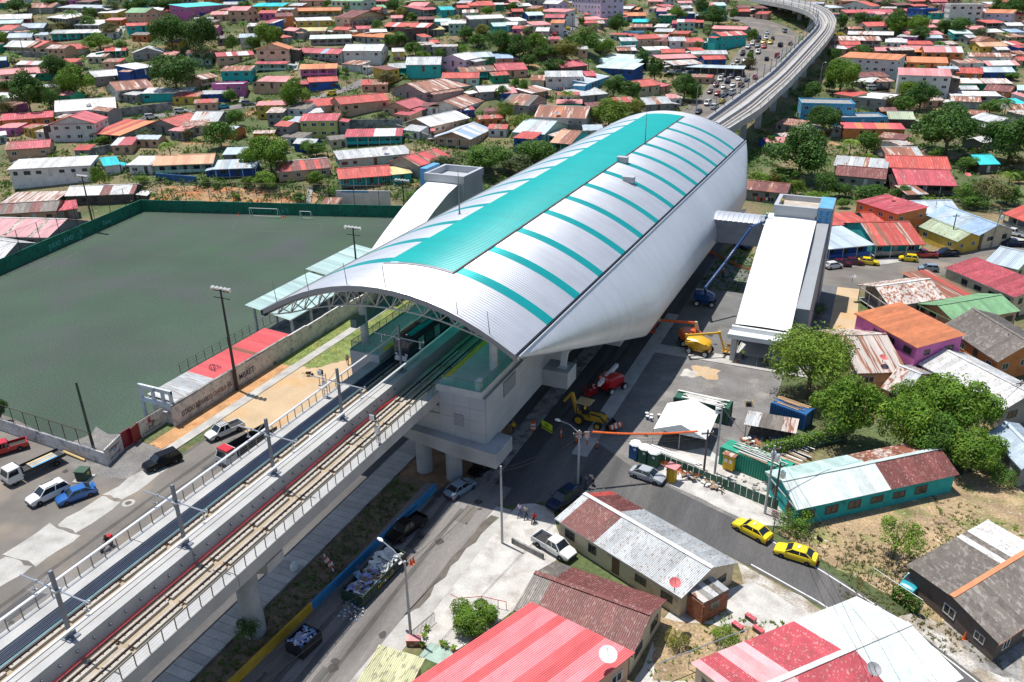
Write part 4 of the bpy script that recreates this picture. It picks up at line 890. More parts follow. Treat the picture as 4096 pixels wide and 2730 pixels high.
HL(2, 0, '''545 -20 815 -8 11 9.0 W l sh
235 36 420 40 7 2.8 W l
245 106 480 115 6 2.8 P w
150 146 300 141 6 2.8 L b
295 166 480 166 6 2.8 C b
0 196 140 191 6 2.8 W g
-60 232 50 232 5 2.8 W t
195 234 370 227 6 2.8 P w
345 216 475 216 6 4.6 O w
215 290 340 290 6 2.8 W g
655 136 830 140 5 2.8 R m
650 186 890 178 6 2.8 P w
640 216 795 213 5 2.8 R e
835 122 1020 130 6 2.8 M e
950 82 1090 86 6 2.8 W k
1065 90 1160 92 5 2.8 O k
1025 150 1240 147 7 2.9 O l
1105 206 1270 206 6 2.8 Q n gx
1085 252 1290 252 6 2.8 T c
1300 250 1420 252 6 2.8 W g
1012 306 1205 306 6 3 L z fl
1305 294 1475 296 6 2.9 G y
1000 381 1160 379 6 4.8 G t
1155 362 1370 352 7 5 R e gx
1295 379 1440 380 6 4.4 M e
1445 381 1605 379 7 4.8 G w
1590 392 1770 386 7 4 R c gx
1795 386 1945 386 6 3.2 L t
1925 336 2165 322 7 5.4 RU t gx
1855 318 1930 316 5 4 R y
1825 266 2150 276 6 2.8 P g
1675 210 1765 210 5 2.8 R k
1245 16 1400 16 6 2.8 P e
1395 66 1510 62 6 2.8 C k
1520 80 1670 76 6 2.8 G g
1322 106 1420 106 7 6 P b
1800 56 1975 53 7 4.8 LP t
840 532 1160 547 6 2.8 J k sh
745 572 1155 587 6 2.8 L k sh
750 622 1120 642 8 3 J b sh
450 626 700 602 8 2.9 C k gx
303 711 660 708 7 5 G w sh
675 702 780 700 6 2.8 C r
700 770 900 702 5 2.8 S z sh
1180 802 1370 781 8 4 R c gx
1378 800 1465 782 6 2.8 C e
590 888 890 863 7 3.2 G g sh
180 860 370 826 6 2.8 TW e sh
150 976 330 922 8 3 TK g gy
200 1076 680 1092 12 3 TO g gx
0 1216 300 1240 475,1142 3 GS m gx
345 1312 540 1330 735,1242 3 TI t gx
1230 966 1480 951 8 3 GT g gx
165 741 300 741 6 2.8 T c
1230 466 1470 461 6 2.8 W w
1375 489 1600 486 6 2.8 R c gx
1650 501 1990 501 6 2.8 G c
1765 551 1975 546 6 4 R b gx
1485 602 1760 586 6 2.8 UG k
1500 615 2130 636 4 2.6 S k sh
1355 546 1710 532 6 2.8 P c
970 470 1150 466 5 2.6 TW g
1650 470 1780 466 5 2.6 R g
60 60 190 55 5 2.8 W g
0 110 110 108 5 2.8 R k
0 30 90 26 5 2.8 P k
1530 30 1660 28 5 2.8 P w
1700 12 1790 10 5 2.8 C g
1070 60 1160 58 5 2.8 M e
2060 110 2200 108 6 2.8 R k
2230 130 2351 132 6 2.8 R e
2080 75 2200 72 6 2.8 M e
2250 80 2360 78 6 2.8 M k
880 5 1010 6 5 2.8 W e
990 430 1130 432 5 2.8 G t'''.split('\n'))
HL(3, 0, '''655 56 960 62 9 2.9 R w gy
575 76 700 71 6 2.8 S c
720 121 1200 116 7 2.8 CR e
912 246 1118 241 8 2.9 R w gx
730 319 1155 326 6 2.8 WU k
610 373 1050 376 7 2.8 UT g
665 416 860 416 6 2.8 R e
985 471 1220 473 6 3 P c
730 447 850 446 6 2.8 C c
1250 411 1530 413 6 2.8 R k
1225 456 1530 461 6 2.8 P e
1275 479 1435 481 5 2.8 O g
1435 482 1800 486 9 5 PW o gx
665 527 1195 556 8 6.4 O w sh
1275 573 1660 583 8 4.6 O o sh
1198 691 1695 706 9 8.2 P w sh
1722 673 1980 681 8 3.2 R o gx
1985 666 2280 666 7 2.9 S b gx
1760 586 2000 581 6 2.8 T w
2020 606 2320 601 7 3 WP n
1845 521 2250 526 6 2.8 TU w
1950 431 2215 426 7 2.9 I y gx
1935 386 2140 381 7 2.9 T e gy
1705 311 1890 311 7 3.4 J t sh
1680 50 1985 50 10 8.6 W w fl
1430 91 1560 86 8 4 W b fl
1985 121 2250 126 8 5 O l sh
2200 240 2360 238 6 2.8 W g
2215 346 2370 341 7 2.8 T c
2240 415 2370 412 6 2.8 RW e
1705 766 2255 771 6 2.9 UW n sh
1745 826 1945 826 5 2.8 G o gx
1975 831 2230 850 8 2.8 M o gx
1680 881 2150 886 5 2.9 W w sh
1680 931 1965 941 6 3.2 TU w gx
780 900 1080 926 1230,872 4.2 W g fl
650 1090 1100 1086 7 3.6 A z fl
312 957 800 968 9 6.4 A z fl
695 1181 1270 1191 5 3.2 DO o sh
1110 1096 1360 1101 8 2.9 V k gx
815 711 1130 706 6 2.6 M k sh
600 862 780 890 6 2.8 R e
1100 1452 1440 1450 9 2.8 TG g gx
1100 1540 1690 1560 10 2.9 RD k gx
600 1522 1100 1562 7 2.9 GT w sh
1945 1516 2140 1511 8 2.8 Q k gx
1850 1082 2085 1140 7 2.8 G g gx
1830 1052 2000 1062 5 2.6 T g
1465 215 1640 212 6 2.8 P e
1830 272 2010 270 6 2.8 P c
1280 320 1620 318 6 2.8 PC e
1450 352 1610 352 5 2.8 S g
1010 135 1130 130 6 2.8 P c
740 270 880 268 5 2.8 T k
1470 255 1560 252 5 2.8 P e
1840 350 1930 346 5 2.8 G g
2010 300 2180 298 6 2.8 W e
2230 300 2370 298 6 2.8 B w
2010 215 2190 210 6 2.8 R k
1650 410 1760 408 5 2.8 U k
1160 380 1290 378 5 2.8 G k
610 450 730 452 5 2.8 W e
1560 455 1700 452 6 2.8 WP e
810 750 960 760 6 2.6 WU g
1000 755 1170 750 6 2.6 TU g
1180 240 1290 238 5 2.6 P e
1210 105 1330 102 5 2.8 C e
1340 60 1480 58 5 2.8 R k
1180 50 1330 46 5 2.8 M k
1000 20 1180 16 5 2.8 M e
2030 40 2150 38 5 2.8 W w
1500 20 1660 18 6 2.8 C k
1330 15 1470 12 6 2.8 R e
700 15 840 10 6 2.8 T e
1990 70 2120 66 6 2.8 M k
2300 500 2400 498 5 2.8 T o
2300 560 2420 560 6 2.8 R e
2290 830 2400 835 6 2.8 L b
2260 965 2400 962 6 2.8 Q w
2250 1010 2400 1015 6 2.6 T e'''.split('\n'))
HL(3, 1, '''-290 166 175 215 7 3 TM g gx
610 44 1085 84 8 3.6 M g gx
1195 131 1745 144 12 3 C k gx
1280 223 1480 219 6 2.6 TG k sh
800 280 1190 405 1480,362 5.6 C o sh k
600 508 940 482 6 3 R t sh
900 482 1110 478 6 2.8 R t gx
560 726 985 684 9 3.2 S b sh
985 692 1455 682 13 3 RT t gx
1380 516 1740 658 1970,612 3 V y gx k
1450 412 1940 602 2270,547 3.4 BS c gx k
1385 400 1780 392 8 3 S c gx
2150 396 2420 495 9 3 R g gx
820 1052 1120 1256 1640,1178 3.2 U g gy k
1645 1178 1900 1142 9 2.9 TR g sh
1620 892 2270 1170 2560,1085 4.2 C c sh k
1365 1226 1720 1400 2320,1293 3 N e gy k
790 1312 1370 1633 1815,1548 6 O p sh k
1600 1425 2110 1765 2640,1640 3.6 K o gx k
1990 840 2300 915 9 3 S c gx'''.split('\n'))
HL(3, 2, '''1380 208 2160 642 2620,520 3.2 W g gx k
820 300 1290 286 12 3 U e gx
1035 430 1250 520 1530,300 2.6 GU e gx k
2010 848 2330 1185 2640,1080 2.9 S g gx k'''.split('\n'))
HL(0, 1, '''-60 408 520 372 7 2.8 KM e gx
-240 602 440 620 830,462 3 FU g gx k
-300 765 20 822 335,668 2.8 W g gx k
0 302 500 290 7 2.6 U k sh
590 238 1230 216 7 2.7 WM k gx
480 380 720 350 6 2.6 C g sh
-60 556 100 516 6 2.6 R k sh'''.split('\n'))
HL(1, 1, '''760 83 1255 46 8 3 R t gx
1250 42 1440 24 6 2.8 Y t sh
580 325 745 325 5 2.4 T g sh'''.split('\n'))
# ---- the close houses, sheet by sheet
house(TP(3, 2, -30, 1200), TP(3, 2, 265, 1555), TP(3, 2, 1760, 1230), 2.6, 'JM', 't', 'gy', 1.3, porch=0, skew=True,
      colf=lambda f, s, r: (('L' if f < 0.52 else r.choice('TTMU')) if s == 0 else ('E' if f < 0.55 else 'M')), label='long turquoise house with half white, half rusty maroon roof beside the vacant lot')
house(TP(2, 3, 390, 65), TP(2, 3, 1560, 800), TP(2, 3, 2090, 470), 2.7, 'MG', 'c', 'gx', 1.5, porch=0, skew=True,
      colf=lambda f, s, r: (('G' if f < 0.05 else 'M' if f < 0.36 else r.choice('GGGU')) if s == 0 else ('R' if f < 0.06 else 'M' if f < 0.30 else 'G')), label='house with half maroon, half bare zinc corrugated roof at the road junction')
house(TP(2, 3, 10, 905), TP(2, 3, 1110, 1330), TP(2, 3, 1425, 815), 2.8, 'MK', 'c', 'gx', 1.5, porch=0, skew=True,
      colf=lambda f, s, r: ('V' if f < 0.0 else 'K' if f < 0.2 else 'M'), label='maroon corrugated house with brown-grey end bay between zinc and coral roofs')
house(TP(1, 3, 1250, 1680), TP(1, 3, 2206, 2150), TP(2, 3, 1130, 1345), 3.3, Dp=TP(2, 3, 175, 875), roof='DH', wall='e', kind='sh', rise=0.6, porch=0, skew=True,
      colf=lambda f, s, r: 'DDHHHDDHHHDDDHHHDD'[int(f * 18) % 18], label='coral red house roof with paler translucent sheets at the bottom edge')
house(TP(1, 3, 850, 1700), TP(1, 3, 1300, 1850), TP(1, 3, 1560, 1390), 3.0, 'X', 'c', 'sh', 0.5, porch=0, skew=True, label='olive corrugated lean-to roof at the bottom edge beside the street')
house(TP(3, 3, 163, 2318), TP(3, 3, 1800, 1530), TP(3, 3, 815, 780), 2.9, 'EFD', 'c', 'gx', 1.3, porch=0, skew=True,
      colf=lambda f, s, r: ('E' if f > (0.62 if s else 0.66) else 'C' if f > 0.32 else r.choice('FFC')) , label='house roof of white and crimson corrugated sheets at the lower right')
house(TP(3, 3, 2130, 1225), TP(3, 3, 2900, 700), None, 2.6, 'KO', 'k', 'gx', 0.7, Dp=TP(3, 3, 1270, 490), ridge='O', porch=0, skew=True,
      colf=lambda f, s, r: (r.choice('WWK') if (s == 1 and f > 0.62) else 'K'), label='brown-grey corrugated house with orange ridge at the right edge')

def proj(c):
    q0, q1 = c[0] - CAMX, c[1] - CAMY; fx = CA * q0 + SA * q1; fy = -SA * q0 + CA * q1; v_ = fx * _X + fy * _Y + (c[2] - CAMH) * _up; return CX + FPX * v_[0] / v_[2], CY + FPX * v_[1] / v_[2]
HWP = []
for (a, b), (c, d) in zip(HW, HW[1:]):
    for k in range(6): HWP.append((a + (c - a) * k / 6, b + (d - b) * k / 6))
KEEP = [hit(*TP(*q)) for q in ((0, 0, 1590, 400), (0, 0, 1860, 470), (0, 0, 1640, 800), (0, 0, 720, 890), (0, 0, 285, 990), (1, 0, 110, 420), (1, 0, 370, 1010), (1, 0, 2235, 460), (2, 0, 965, 300), (2, 0, 680, 480), (3, 0, 660, 820), (3, 0, 1630, 1370), (3, 0, 2190, 1480), (0, 0, 1300, 1090), (0, 0, 1700, 1040), (0, 0, 2100, 1000), (1, 0, 150, 960), (1, 0, 700, 880), (1, 0, 1000, 760), (2, 0, 500, 280), (2, 0, 540, 180), (2, 0, 490, 90), (2, 0, 1500, 690), (2, 0, 1700, 690), (2, 0, 1900, 690), (0, 0, 1120, 280), (1, 0, 600, 1450), (1, 0, 200, 1500))]
rf = random.Random(21); nf = 0; FILL = {}
def fmb(m): return FILL.setdefault(m.name, (MB(), m))[0]
for _ in range(9000):
    if nf >= 200: break
    u = rf.uniform(-60, 4150); v = 620 * rf.random() ** 1.25 if u < 2400 or u > 3000 else 460 * rf.random() ** 1.2
    g = hit(u, v)
    if vy(g.x, g.y) > 520: continue
    W_ = rf.uniform(5.5, 10.5); D_ = rf.uniform(5.5, 8.5); rad = W_ * 0.5
    if any((g.x - fx) ** 2 + (g.y - fy) ** 2 < (fr * 0.78 + rad * 0.85) ** 2 for fx, fy, fr, _, _ in FOOT): continue
    if any((g.x - a) ** 2 + (g.y - b) ** 2 < 200 for a, b in HWP) or any((g - q).length < 7 for q in KEEP): continue
    if any((g.xy - (eL_ + er_).xy / 2).length < 11 for eL_, er_ in zip(eL[::3], eR[::3])): continue
    ang = rf.gauss(0, 0.35) + math.atan2(SA, CA); e = Vector((math.cos(ang), math.sin(ang), 0)); n_ = Vector((-e.y, e.x, 0)); h_ = rf.choice((2.6, 2.8, 2.8, 3.0, 4.6)); z = g.z + h_; rs = rf.uniform(.5, 1.2); code = rf.choice(('RT', 'C', 'TU', 'W', 'WT', 'G', 'S', 'M', 'T', 'RT', 'U', 'P', 'TU', 'CW', 'GU', 'K', 'PU', 'MT')); wm = WM[rf.choice('wwceggggtkebmeopyn')]; sh = rf.random() < .5; nf += 1
    FOOT.append((g.x, g.y, rad, W_, D_)); zb = min(gz((g + e * a + n_ * b).x, (g + e * a + n_ * b).y) for a in (-W_ / 2, W_ / 2) for b in (0, D_)) - .4
    Q = lambda a, b, zz: (g.x + e.x * a + n_.x * b, g.y + e.y * a + n_.y * b, zz)
    a0, a1, b0, b1 = -W_ / 2 + .3, W_ / 2 - .3, .3, D_ - .3; bm = D_ / 2; zm = z + (rs * .5 if sh else rs) - .05; zf = z + (rs if sh else 0) - .05; z0 = z - .05
    fmb(wm).add([Q(a0, b0, zb), Q(a1, b0, zb), Q(a1, b1, zb), Q(a0, b1, zb), Q(a0, b0, z0), Q(a1, b0, z0), Q(a1, bm, zm), Q(a1, b1, zf), Q(a0, b1, zf), Q(a0, bm, zm)], [(0, 1, 5, 4), (1, 2, 7, 6, 5), (2, 3, 8, 7), (3, 0, 4, 9, 8)])
    ns = max(3, round(W_ / 2)); tb = [(0, 0), (.3, 0), (.4, .06), (.8, .06), (1, 0)]
    for k in range(ns):
        m_ = RM[code[0] if rf.random() < .7 else code[-1]]; w = W_ / ns; x0 = -W_ / 2 + k * w
        fmb(m_).grid([[Q(x0 + f * w, b, zz + dz) for f, dz in tb] for b, zz in (((0, z), (D_, z + rs)) if sh else ((0, z), (bm, z + rs), (D_, z)))])
    for k in range(max(1, int(W_ / 2.6))):
        x = a0 + (k + .5) * (a1 - a0) / max(1, int(W_ / 2.6))
        for s_ in range(2 if h_ > 4 else 1):
            dr = s_ == 0 and h_ < 4 and k == 1; zt = z - .7 - 2.2 * s_; fmb(frame_d if dr else glass_w).add([Q(x - .5, b0 - .05, zt - (1.6 if dr else .95)), Q(x + .5, b0 - .05, zt - (1.6 if dr else .95)), Q(x + .5, b0 - .05, zt), Q(x - .5, b0 - .05, zt), Q(x - .5, b0, zt), Q(x + .5, b0, zt)], [(0, 1, 2, 3), (3, 2, 5, 4)])
big = MB(); mats_ = []
for k_, (q, m_) in FILL.items(): big.add(q.v, q.f, len(mats_)); mats_.append(m_)
tag(big.build('hillside_houses', mats_), 'mass of small houses packed between the larger ones on the far slopes', 'houses', kind='stuff')
# ================================================================== TREES AND PLANTS
def leafm(name, c, c2):
    m = M('leaf_' + name, c, 0.55, var=0.35, sc=0.55, fine=0.35, fsc=2.6, mix=c2, msc=0.9, mamt=(0.45, 0.62), rnd=0.10, spec=0.25)
    n = m.node_tree.nodes; L = m.node_tree.links; b = n['Principled BSDF']; out = n['Material Output']
    tr = n.new('ShaderNodeBsdfTranslucent'); mx = n.new('ShaderNodeMixShader'); mx.inputs[0].default_value = 0.3
    L.new(b.inputs['Base Color'].links[0].from_socket, tr.inputs[0]); L.new(b.outputs[0], mx.inputs[1]); L.new(tr.outputs[0], mx.inputs[2]); L.new(mx.outputs[0], out.inputs[0]); return m
LM = {'d': leafm('dark', (0.056, 0.130, 0.022), (0.085, 0.180, 0.030)), 'm': leafm('mid', (0.082, 0.175, 0.026), (0.12, 0.225, 0.032)), 'b': leafm('bright', (0.115, 0.225, 0.022), (0.165, 0.265, 0.03)),
      'l': leafm('lime', (0.150, 0.250, 0.028), (0.20, 0.275, 0.035)), 'y': leafm('yellowing', (0.150, 0.185, 0.028), (0.215, 0.190, 0.035)), 'p': leafm('pale', (0.105, 0.155, 0.062), (0.14, 0.165, 0.07)), 'o': leafm('olive', (0.12, 0.125, 0.04), (0.17, 0.145, 0.055)), 'v': leafm('bougainvillea', (0.20, 0.02, 0.10), (0.12, 0.05, 0.05))}
bark = M('bark', (0.16, 0.125, 0.095), 0.95, var=0.3, sc=2)
def crown_mesh(seed, nl, leaf, style='mango'):
    r = random.Random(seed); V = []; F = []
    lobes = []
    nlob = 16 if style == 'mango' else 26 if style == 'feather' else 11
    for i in range(nlob):
        th = r.uniform(0, 2 * PI); ph = math.acos(r.uniform(-0.75, 1.0)); rad = r.uniform(0.40, 0.80)
        lobes.append((Vector((math.sin(ph) * math.cos(th) * rad, math.sin(ph) * math.sin(th) * rad, math.cos(ph) * rad * 0.85)), r.uniform(0.22, 0.46) * (0.85 if style == 'feather' else 1)))
    lobes.append((Vector((0, 0, -0.05)), 0.62)); lobes.append((Vector((0, 0, 0.1)), 0.7))
    per = nl // len(lobes)
    for c, lr in lobes:
        for _ in range(per):
            th = r.uniform(0, 2 * PI); z = r.uniform(-0.75, 1.0); s = math.sqrt(max(0, 1 - z * z)); d = Vector((s * math.cos(th), s * math.sin(th), z))
            rad = lr * (r.uniform(0.72, 1.06) if style != 'feather' else r.uniform(0.55, 1.2)); p = c + d * rad
            nrm = (d * 0.9 + Vector((r.uniform(-1, 1), r.uniform(-1, 1), r.uniform(-0.6, 1))) * 0.75).normalized()
            a = nrm.cross(Vector((r.uniform(-1, 1), r.uniform(-1, 1), r.uniform(-1, 1)))).normalized(); b = nrm.cross(a)
            l = leaf * r.uniform(0.7, 1.35); w = l * (0.5 if style != 'feather' else 0.36); o = len(V)
            tip = p + a * l - Vector((0, 0, l * 0.35))
            V += [p - a * l, p + b * w, tip, p - b * w]; F.append((o, o + 1, o + 2, o + 3))
    mb = MB(); mb.v = [tuple(v) for v in V]; mb.f = F; mb.m = [0] * len(F); return mb.mesh('crown', LM['m'])
CRN = {'mango': [crown_mesh(s, 3400, 0.062) for s in (1, 2, 3)], 'feather': [crown_mesh(s, 3000, 0.060, 'feather') for s in (4, 5)], 'sparse': [crown_mesh(6, 1100, 0.065, 'sparse')]}
CRNN = {'mango': [crown_mesh(s, 9000, 0.043) for s in (11, 12)], 'feather': [crown_mesh(13, 12000, 0.036, 'feather')], 'sparse': [crown_mesh(14, 2200, 0.045, 'sparse')]}
def trunk_mesh(seed):
    r = random.Random(seed); mb = MB(); mb.tube([(0, 0, -0.05), (0.02, 0.01, 0.25), (0.0, 0.03, 0.55)], [0.075, 0.055, 0.045], 7)
    for i in range(6):
        a = 2 * PI * i / 6 + r.uniform(-.3, .3); e = r.uniform(0.35, 0.6)
        mb.tube([(0, 0.02, 0.42 + 0.02 * i), (math.cos(a) * e * 0.5, math.sin(a) * e * 0.5, 0.75), (math.cos(a) * e, math.sin(a) * e, 1.05 + r.uniform(-.1, .15))], [0.035, 0.025, 0.01], 5)
    return mb.mesh('trunk', bark, True)
TRK = [trunk_mesh(s) for s in (1, 2)]
TREES = []
def tree(pxc, rx, ry, mat, style='mango', near=False, squat=1.2, name='tree', label=None, flat_=False):
    "crown centre pixel and its half sizes in photo pixels"
    g = hit(pxc[0], pxc[1] + ry * squat); q = px_size(g); Rr = rx / q * (1.0 if near else 1.14); hc = ry * squat / q * 1.0; Rz = ry / q * (1.0 if near else 1.12)
    if hc < Rz * 0.75: hc = Rz * 0.75
    t = thing(name, label, 'tree' if 'tree' in name else 'shrub', g); rr = random.Random(int(pxc[0] * 7 + pxc[1]))
    a = rr.uniform(0, 6.28); cs = (CRNN if near or (Rr > 5.2 and style == 'mango') else CRN)[style]
    c = obj('crown', rr.choice(cs), t, (0, 0, hc), a, mat=LM[mat]); c.scale = (Rr * 1.02, Rr * 1.02, Rz * 1.05)
    if style != 'shrub': k = obj('trunk', rr.choice(TRK), t, (0, 0, 0), a); k.scale = (Rr * 0.9, Rr * 0.9, hc)
    TREES.append((t, mat, style, Rr, g)); FOOT.append((g.x, g.y, Rr * 0.6, 1, 1)); return t
def TL(c, r, txt, near=False):
    for row in txt.strip().split('\n'):
        f = row.split(); x, y, rx, ry = map(float, f[:4]); tree(TP(c, r, x, y), rx / K, ry / K, f[4], f[5] if len(f) > 5 else 'mango', near, float(f[6]) if len(f) > 6 else 1.2)
TL(0, 0, '''1590 280 160 150 d
1860 320 165 170 d
1640 655 220 165 d mango 1.35
720 760 150 140 b
285 850 150 170 d
530 620 110 95 d
470 900 90 85 d
930 390 122 70 b
10 350 65 65 b
1540 35 150 70 d
1880 500 85 85 p feather
2040 1235 130 115 m
2170 1080 70 70 m
2140 400 60 75 m
1340 1235 85 55 p feather
560 820 85 75 p feather
180 60 100 60 d
500 25 95 50 d
1040 65 70 60 p feather
330 325 60 40 m
2320 1440 100 90 b
1310 40 90 60 d
2330 400 60 60 m
60 790 60 50 d
830 130 70 60 m
1210 60 60 50 m
580 245 110 40 o feather
1030 270 90 60 o feather
2120 880 70 50 m
1730 1230 60 50 o feather
70 1000 110 70 o feather
1130 420 60 40 m
820 210 70 50 m
2260 60 60 50 m
960 1280 70 30 b mango 1.5''')
TL(1, 0, '''110 320 130 115 b
370 885 128 140 b
150 1390 195 170 b
1290 360 105 70 m
1470 450 90 60 m
1545 510 80 35 b
1885 465 85 45 b
1920 310 80 55 d
2075 275 85 45 y
2235 370 120 100 d
2050 370 85 55 m
2110 1440 210 125 m
1750 1510 160 90 p feather
1275 60 85 60 d
1330 120 70 45 y
2120 100 55 40 b
1115 230 55 45 m
860 60 45 40 b
2270 845 60 60 m
2290 1010 80 90 l feather
1700 490 60 45 m
560 1370 90 60 m
1160 1080 60 45 p feather
650 35 30 25 b
830 650 40 30 m
1200 720 110 60 o feather
470 1340 80 50 m
2310 470 80 40 d
1440 150 50 30 m
2000 160 60 30 m
420 80 40 20 v
30 920 40 30 m
1400 280 60 35 d''')
TL(2, 0, '''965 230 88 82 d
70 430 100 95 d
240 400 95 90 b
490 460 130 95 y
680 380 150 100 m
840 425 100 70 b
395 600 100 55 d
150 560 68 55 d
1180 545 78 75 d
1310 640 75 105 d
1575 805 118 105 d
930 800 100 95 d mango 1.1
1085 835 100 90 d mango 1.1
890 1040 190 115 l
1130 985 95 70 y
1505 140 90 70 b
1740 60 70 75 d
1845 150 108 80 d
860 70 60 60 m
1690 860 55 70 m
210 1390 190 120 m
60 1500 160 90 p feather
1680 410 70 35 d
2030 130 50 50 m
640 200 30 40 m
560 380 60 60 m
150 300 80 60 p feather
320 480 110 60 m
1000 660 60 30 b
80 1120 110 70 l feather
30 760 40 40 m
100 800 50 60 m
1300 200 60 40 p feather
2170 580 60 50 o feather
1890 180 60 40 p feather
30 60 60 40 m
560 1290 60 40 y
2200 330 50 60 m
1800 300 60 50 m
2190 520 40 40 m''')
TL(3, 0, '''660 680 155 150 b
390 840 90 85 d
600 505 70 55 d
500 1080 150 125 d
860 470 130 45 d
1170 200 115 95 d
1185 235 85 80 b
1370 230 98 95 b
1385 310 85 60 d
1710 235 135 75 d
2105 65 70 60 d
2260 80 110 100 d
850 180 80 55 d
970 185 60 40 m
660 200 60 70 d
1630 1190 285 195 d
2190 1260 240 220 d
270 1390 280 220 d
900 1310 95 105 m
925 1465 85 45 l
1390 880 130 110 d
1270 830 80 80 l
1240 960 100 80 m
1530 1420 85 55 m
1110 950 80 70 o sparse
2030 985 90 60 m
1090 30 60 35 p feather
920 10 80 25 d
1600 640 60 30 m
2230 700 70 30 m
1050 650 50 30 d
1400 510 40 25 m
870 270 40 30 o feather
1960 290 50 40 p feather
20 1300 50 60 m
1820 1500 100 60 m
2250 1480 90 60 o feather
2330 880 40 40 m
560 780 50 50 d''')
TL(3, 1, '''150 50 140 75 d
-90 90 100 65 b
250 150 95 70 l feather
500 110 115 120 d sparse
430 245 130 40 b
960 190 130 60 d
1215 195 85 55 d
1790 200 120 90 m feather
2010 200 170 120 o sparse
2190 210 120 80 m
1900 290 110 60 m
50 90 60 70 y
680 300 60 40 m
450 1270 85 60 d sparse
2300 60 60 50 m
650 170 90 60 d''')
TL(1, 1, '''1600 170 120 150 p feather
1480 250 90 70 m
90 90 110 70 b
560 70 80 70 b
700 190 60 30 m
410 245 70 60 m feather 1.0''')
TL(0, 1, '''-20 470 60 60 d
920 50 70 80 b
1320 80 55 30 l
1890 110 45 35 m
2000 140 40 30 m
2290 100 60 50 b
430 75 40 40 b
2180 240 35 30 l''')
for x, y, rx, ry, m, s in ((1852, 812, 112, 88, 'l', 'feather'), (1940, 925, 78, 78, 'b', 'mango'), (2070, 955, 78, 80, 'b', 'mango'), (2175, 915, 92, 85, 'b', 'mango'), (2105, 905, 60, 45, 'b', 'mango'), (2215, 1020, 80, 58, 'b', 'mango'), (2140, 1000, 70, 60, 'm', 'mango')):
    tree(DP(x, y), rx * 1.741, ry * 1.741, m, s, True, 1.15)
tree(DP(1082, 1420), 62 * 1.741, 36 * 1.741, 'b', 'mango', True, 0.5, 'shrub', 'dense leafy shrub in the walled garden beside the lamp post', )
tree(DP(1828, 1196), 50 * 1.741, 34 * 1.741, 'b', 'sparse', True, 0.6, 'shrub', 'leafy shrub under the utility poles by the turquoise house')
tree(DP(2050, 1215), 62 * 1.741, 46 * 1.741, 'l', 'sparse', True, 1.5, 'tree', 'thin sapling with sparse lime foliage in the dry vacant lot')
tree(DP(1660, 1460), 38 * 1.741, 26 * 1.741, 'l', 'sparse', True, 0.6, 'shrub', 'yellow-green shrub in the rough yard beside the concrete slab')
tree(DP(1560, 1470), 34 * 1.741, 24 * 1.741, 'y', 'sparse', True, 0.6, 'shrub', 'yellowing shrub below the maroon roof')
tree(DP(2295, 1090), 40 * 1.741, 30 * 1.741, 'm', 'sparse', True, 0.7, 'shrub', 'green shrub at the corner behind the turquoise house')
tree(DP(580, 1440), 36 * 1.741, 50 * 1.741, 'd', 'sparse', True, 0.7, 'shrub', 'dark creeper bush climbing round the viaduct pier')
tree(DP(5, 935), 34, 50, 'd', 'mango', True, 1.2, 'tree', 'dark tree cut by the edge beside the stadium fence')
# palms and banana plants
def palm_mesh(kind, seed):
    r = random.Random(seed); mb = MB(); n = 16 if kind == 'palm' else 9
    for i in range(n):
        a = 2 * PI * i / n + r.uniform(-.2, .2); e = r.uniform(0.25, 1.1); Lf = r.uniform(0.85, 1.05); pts = []
        for k in range(7):
            t = k / 6; rad = Lf * t * math.cos(e * (1 - t * 0.2)); z = Lf * (math.sin(e) * t - (0.75 if kind == 'palm' else 0.55) * t * t); pts.append(Vector((math.cos(a) * rad, math.sin(a) * rad, z)))
        side = Vector((-math.sin(a), math.cos(a), 0))
        if kind == 'palm':
            for k in range(1, 7):
                for j in range(3):
                    p = pts[k - 1].lerp(pts[k], j / 3); d = (pts[k] - pts[k - 1]).normalized(); ll = 0.26 * (1 - abs(k / 6 - 0.45))
                    for s in (-1, 1):
                        tip = p + side * (s * ll) + d * 0.12 - Vector((0, 0, 0.10)); mb.add([p, p + d * 0.05, tip], [(0, 1, 2)])
        else:
            rows = []
            for k, p in enumerate(pts):
                w = 0.13 * math.sin(PI * min(1, 0.08 + k / 6 * 0.92)); rows.append([p + side * w - Vector((0, 0, 0.04)), p + Vector((0, 0, 0.02)), p - side * w - Vector((0, 0, 0.04))])
            mb.grid(rows)
    return mb.mesh('fronds', LM['b'])
FRP = [palm_mesh('palm', s) for s in (1, 2)]; FRB = [palm_mesh('banana', s) for s in (3, 4)]
def palm(pxc, r_, kind, mat='b', label=None):
    g = hit(pxc[0], pxc[1] + r_ * (1.5 if kind == 'palm' else 1.0)); q = px_size(g); Rr = r_ / q; hc = r_ * (1.5 if kind == 'palm' else 0.9) / q * 1.05
    t = thing('palm_tree' if kind == 'palm' else 'banana_plant', label, 'palm' if kind == 'palm' else 'plant', g)
    f = obj('fronds', R.choice(FRP if kind == 'palm' else FRB), t, (0, 0, hc), R.uniform(0, 6), mat=LM[mat]); f.scale = (Rr * 1.15,) * 3
    MB().tube([(0, 0, -0.2), (0.1, 0.05, hc * 0.5), (0.0, 0.0, hc)], [0.2, 0.15, 0.12] if kind == 'palm' else [0.14, 0.12, 0.08], 6).build('trunk', bark, t, smooth=True)
    TREES.append((t, mat, kind, Rr, g))
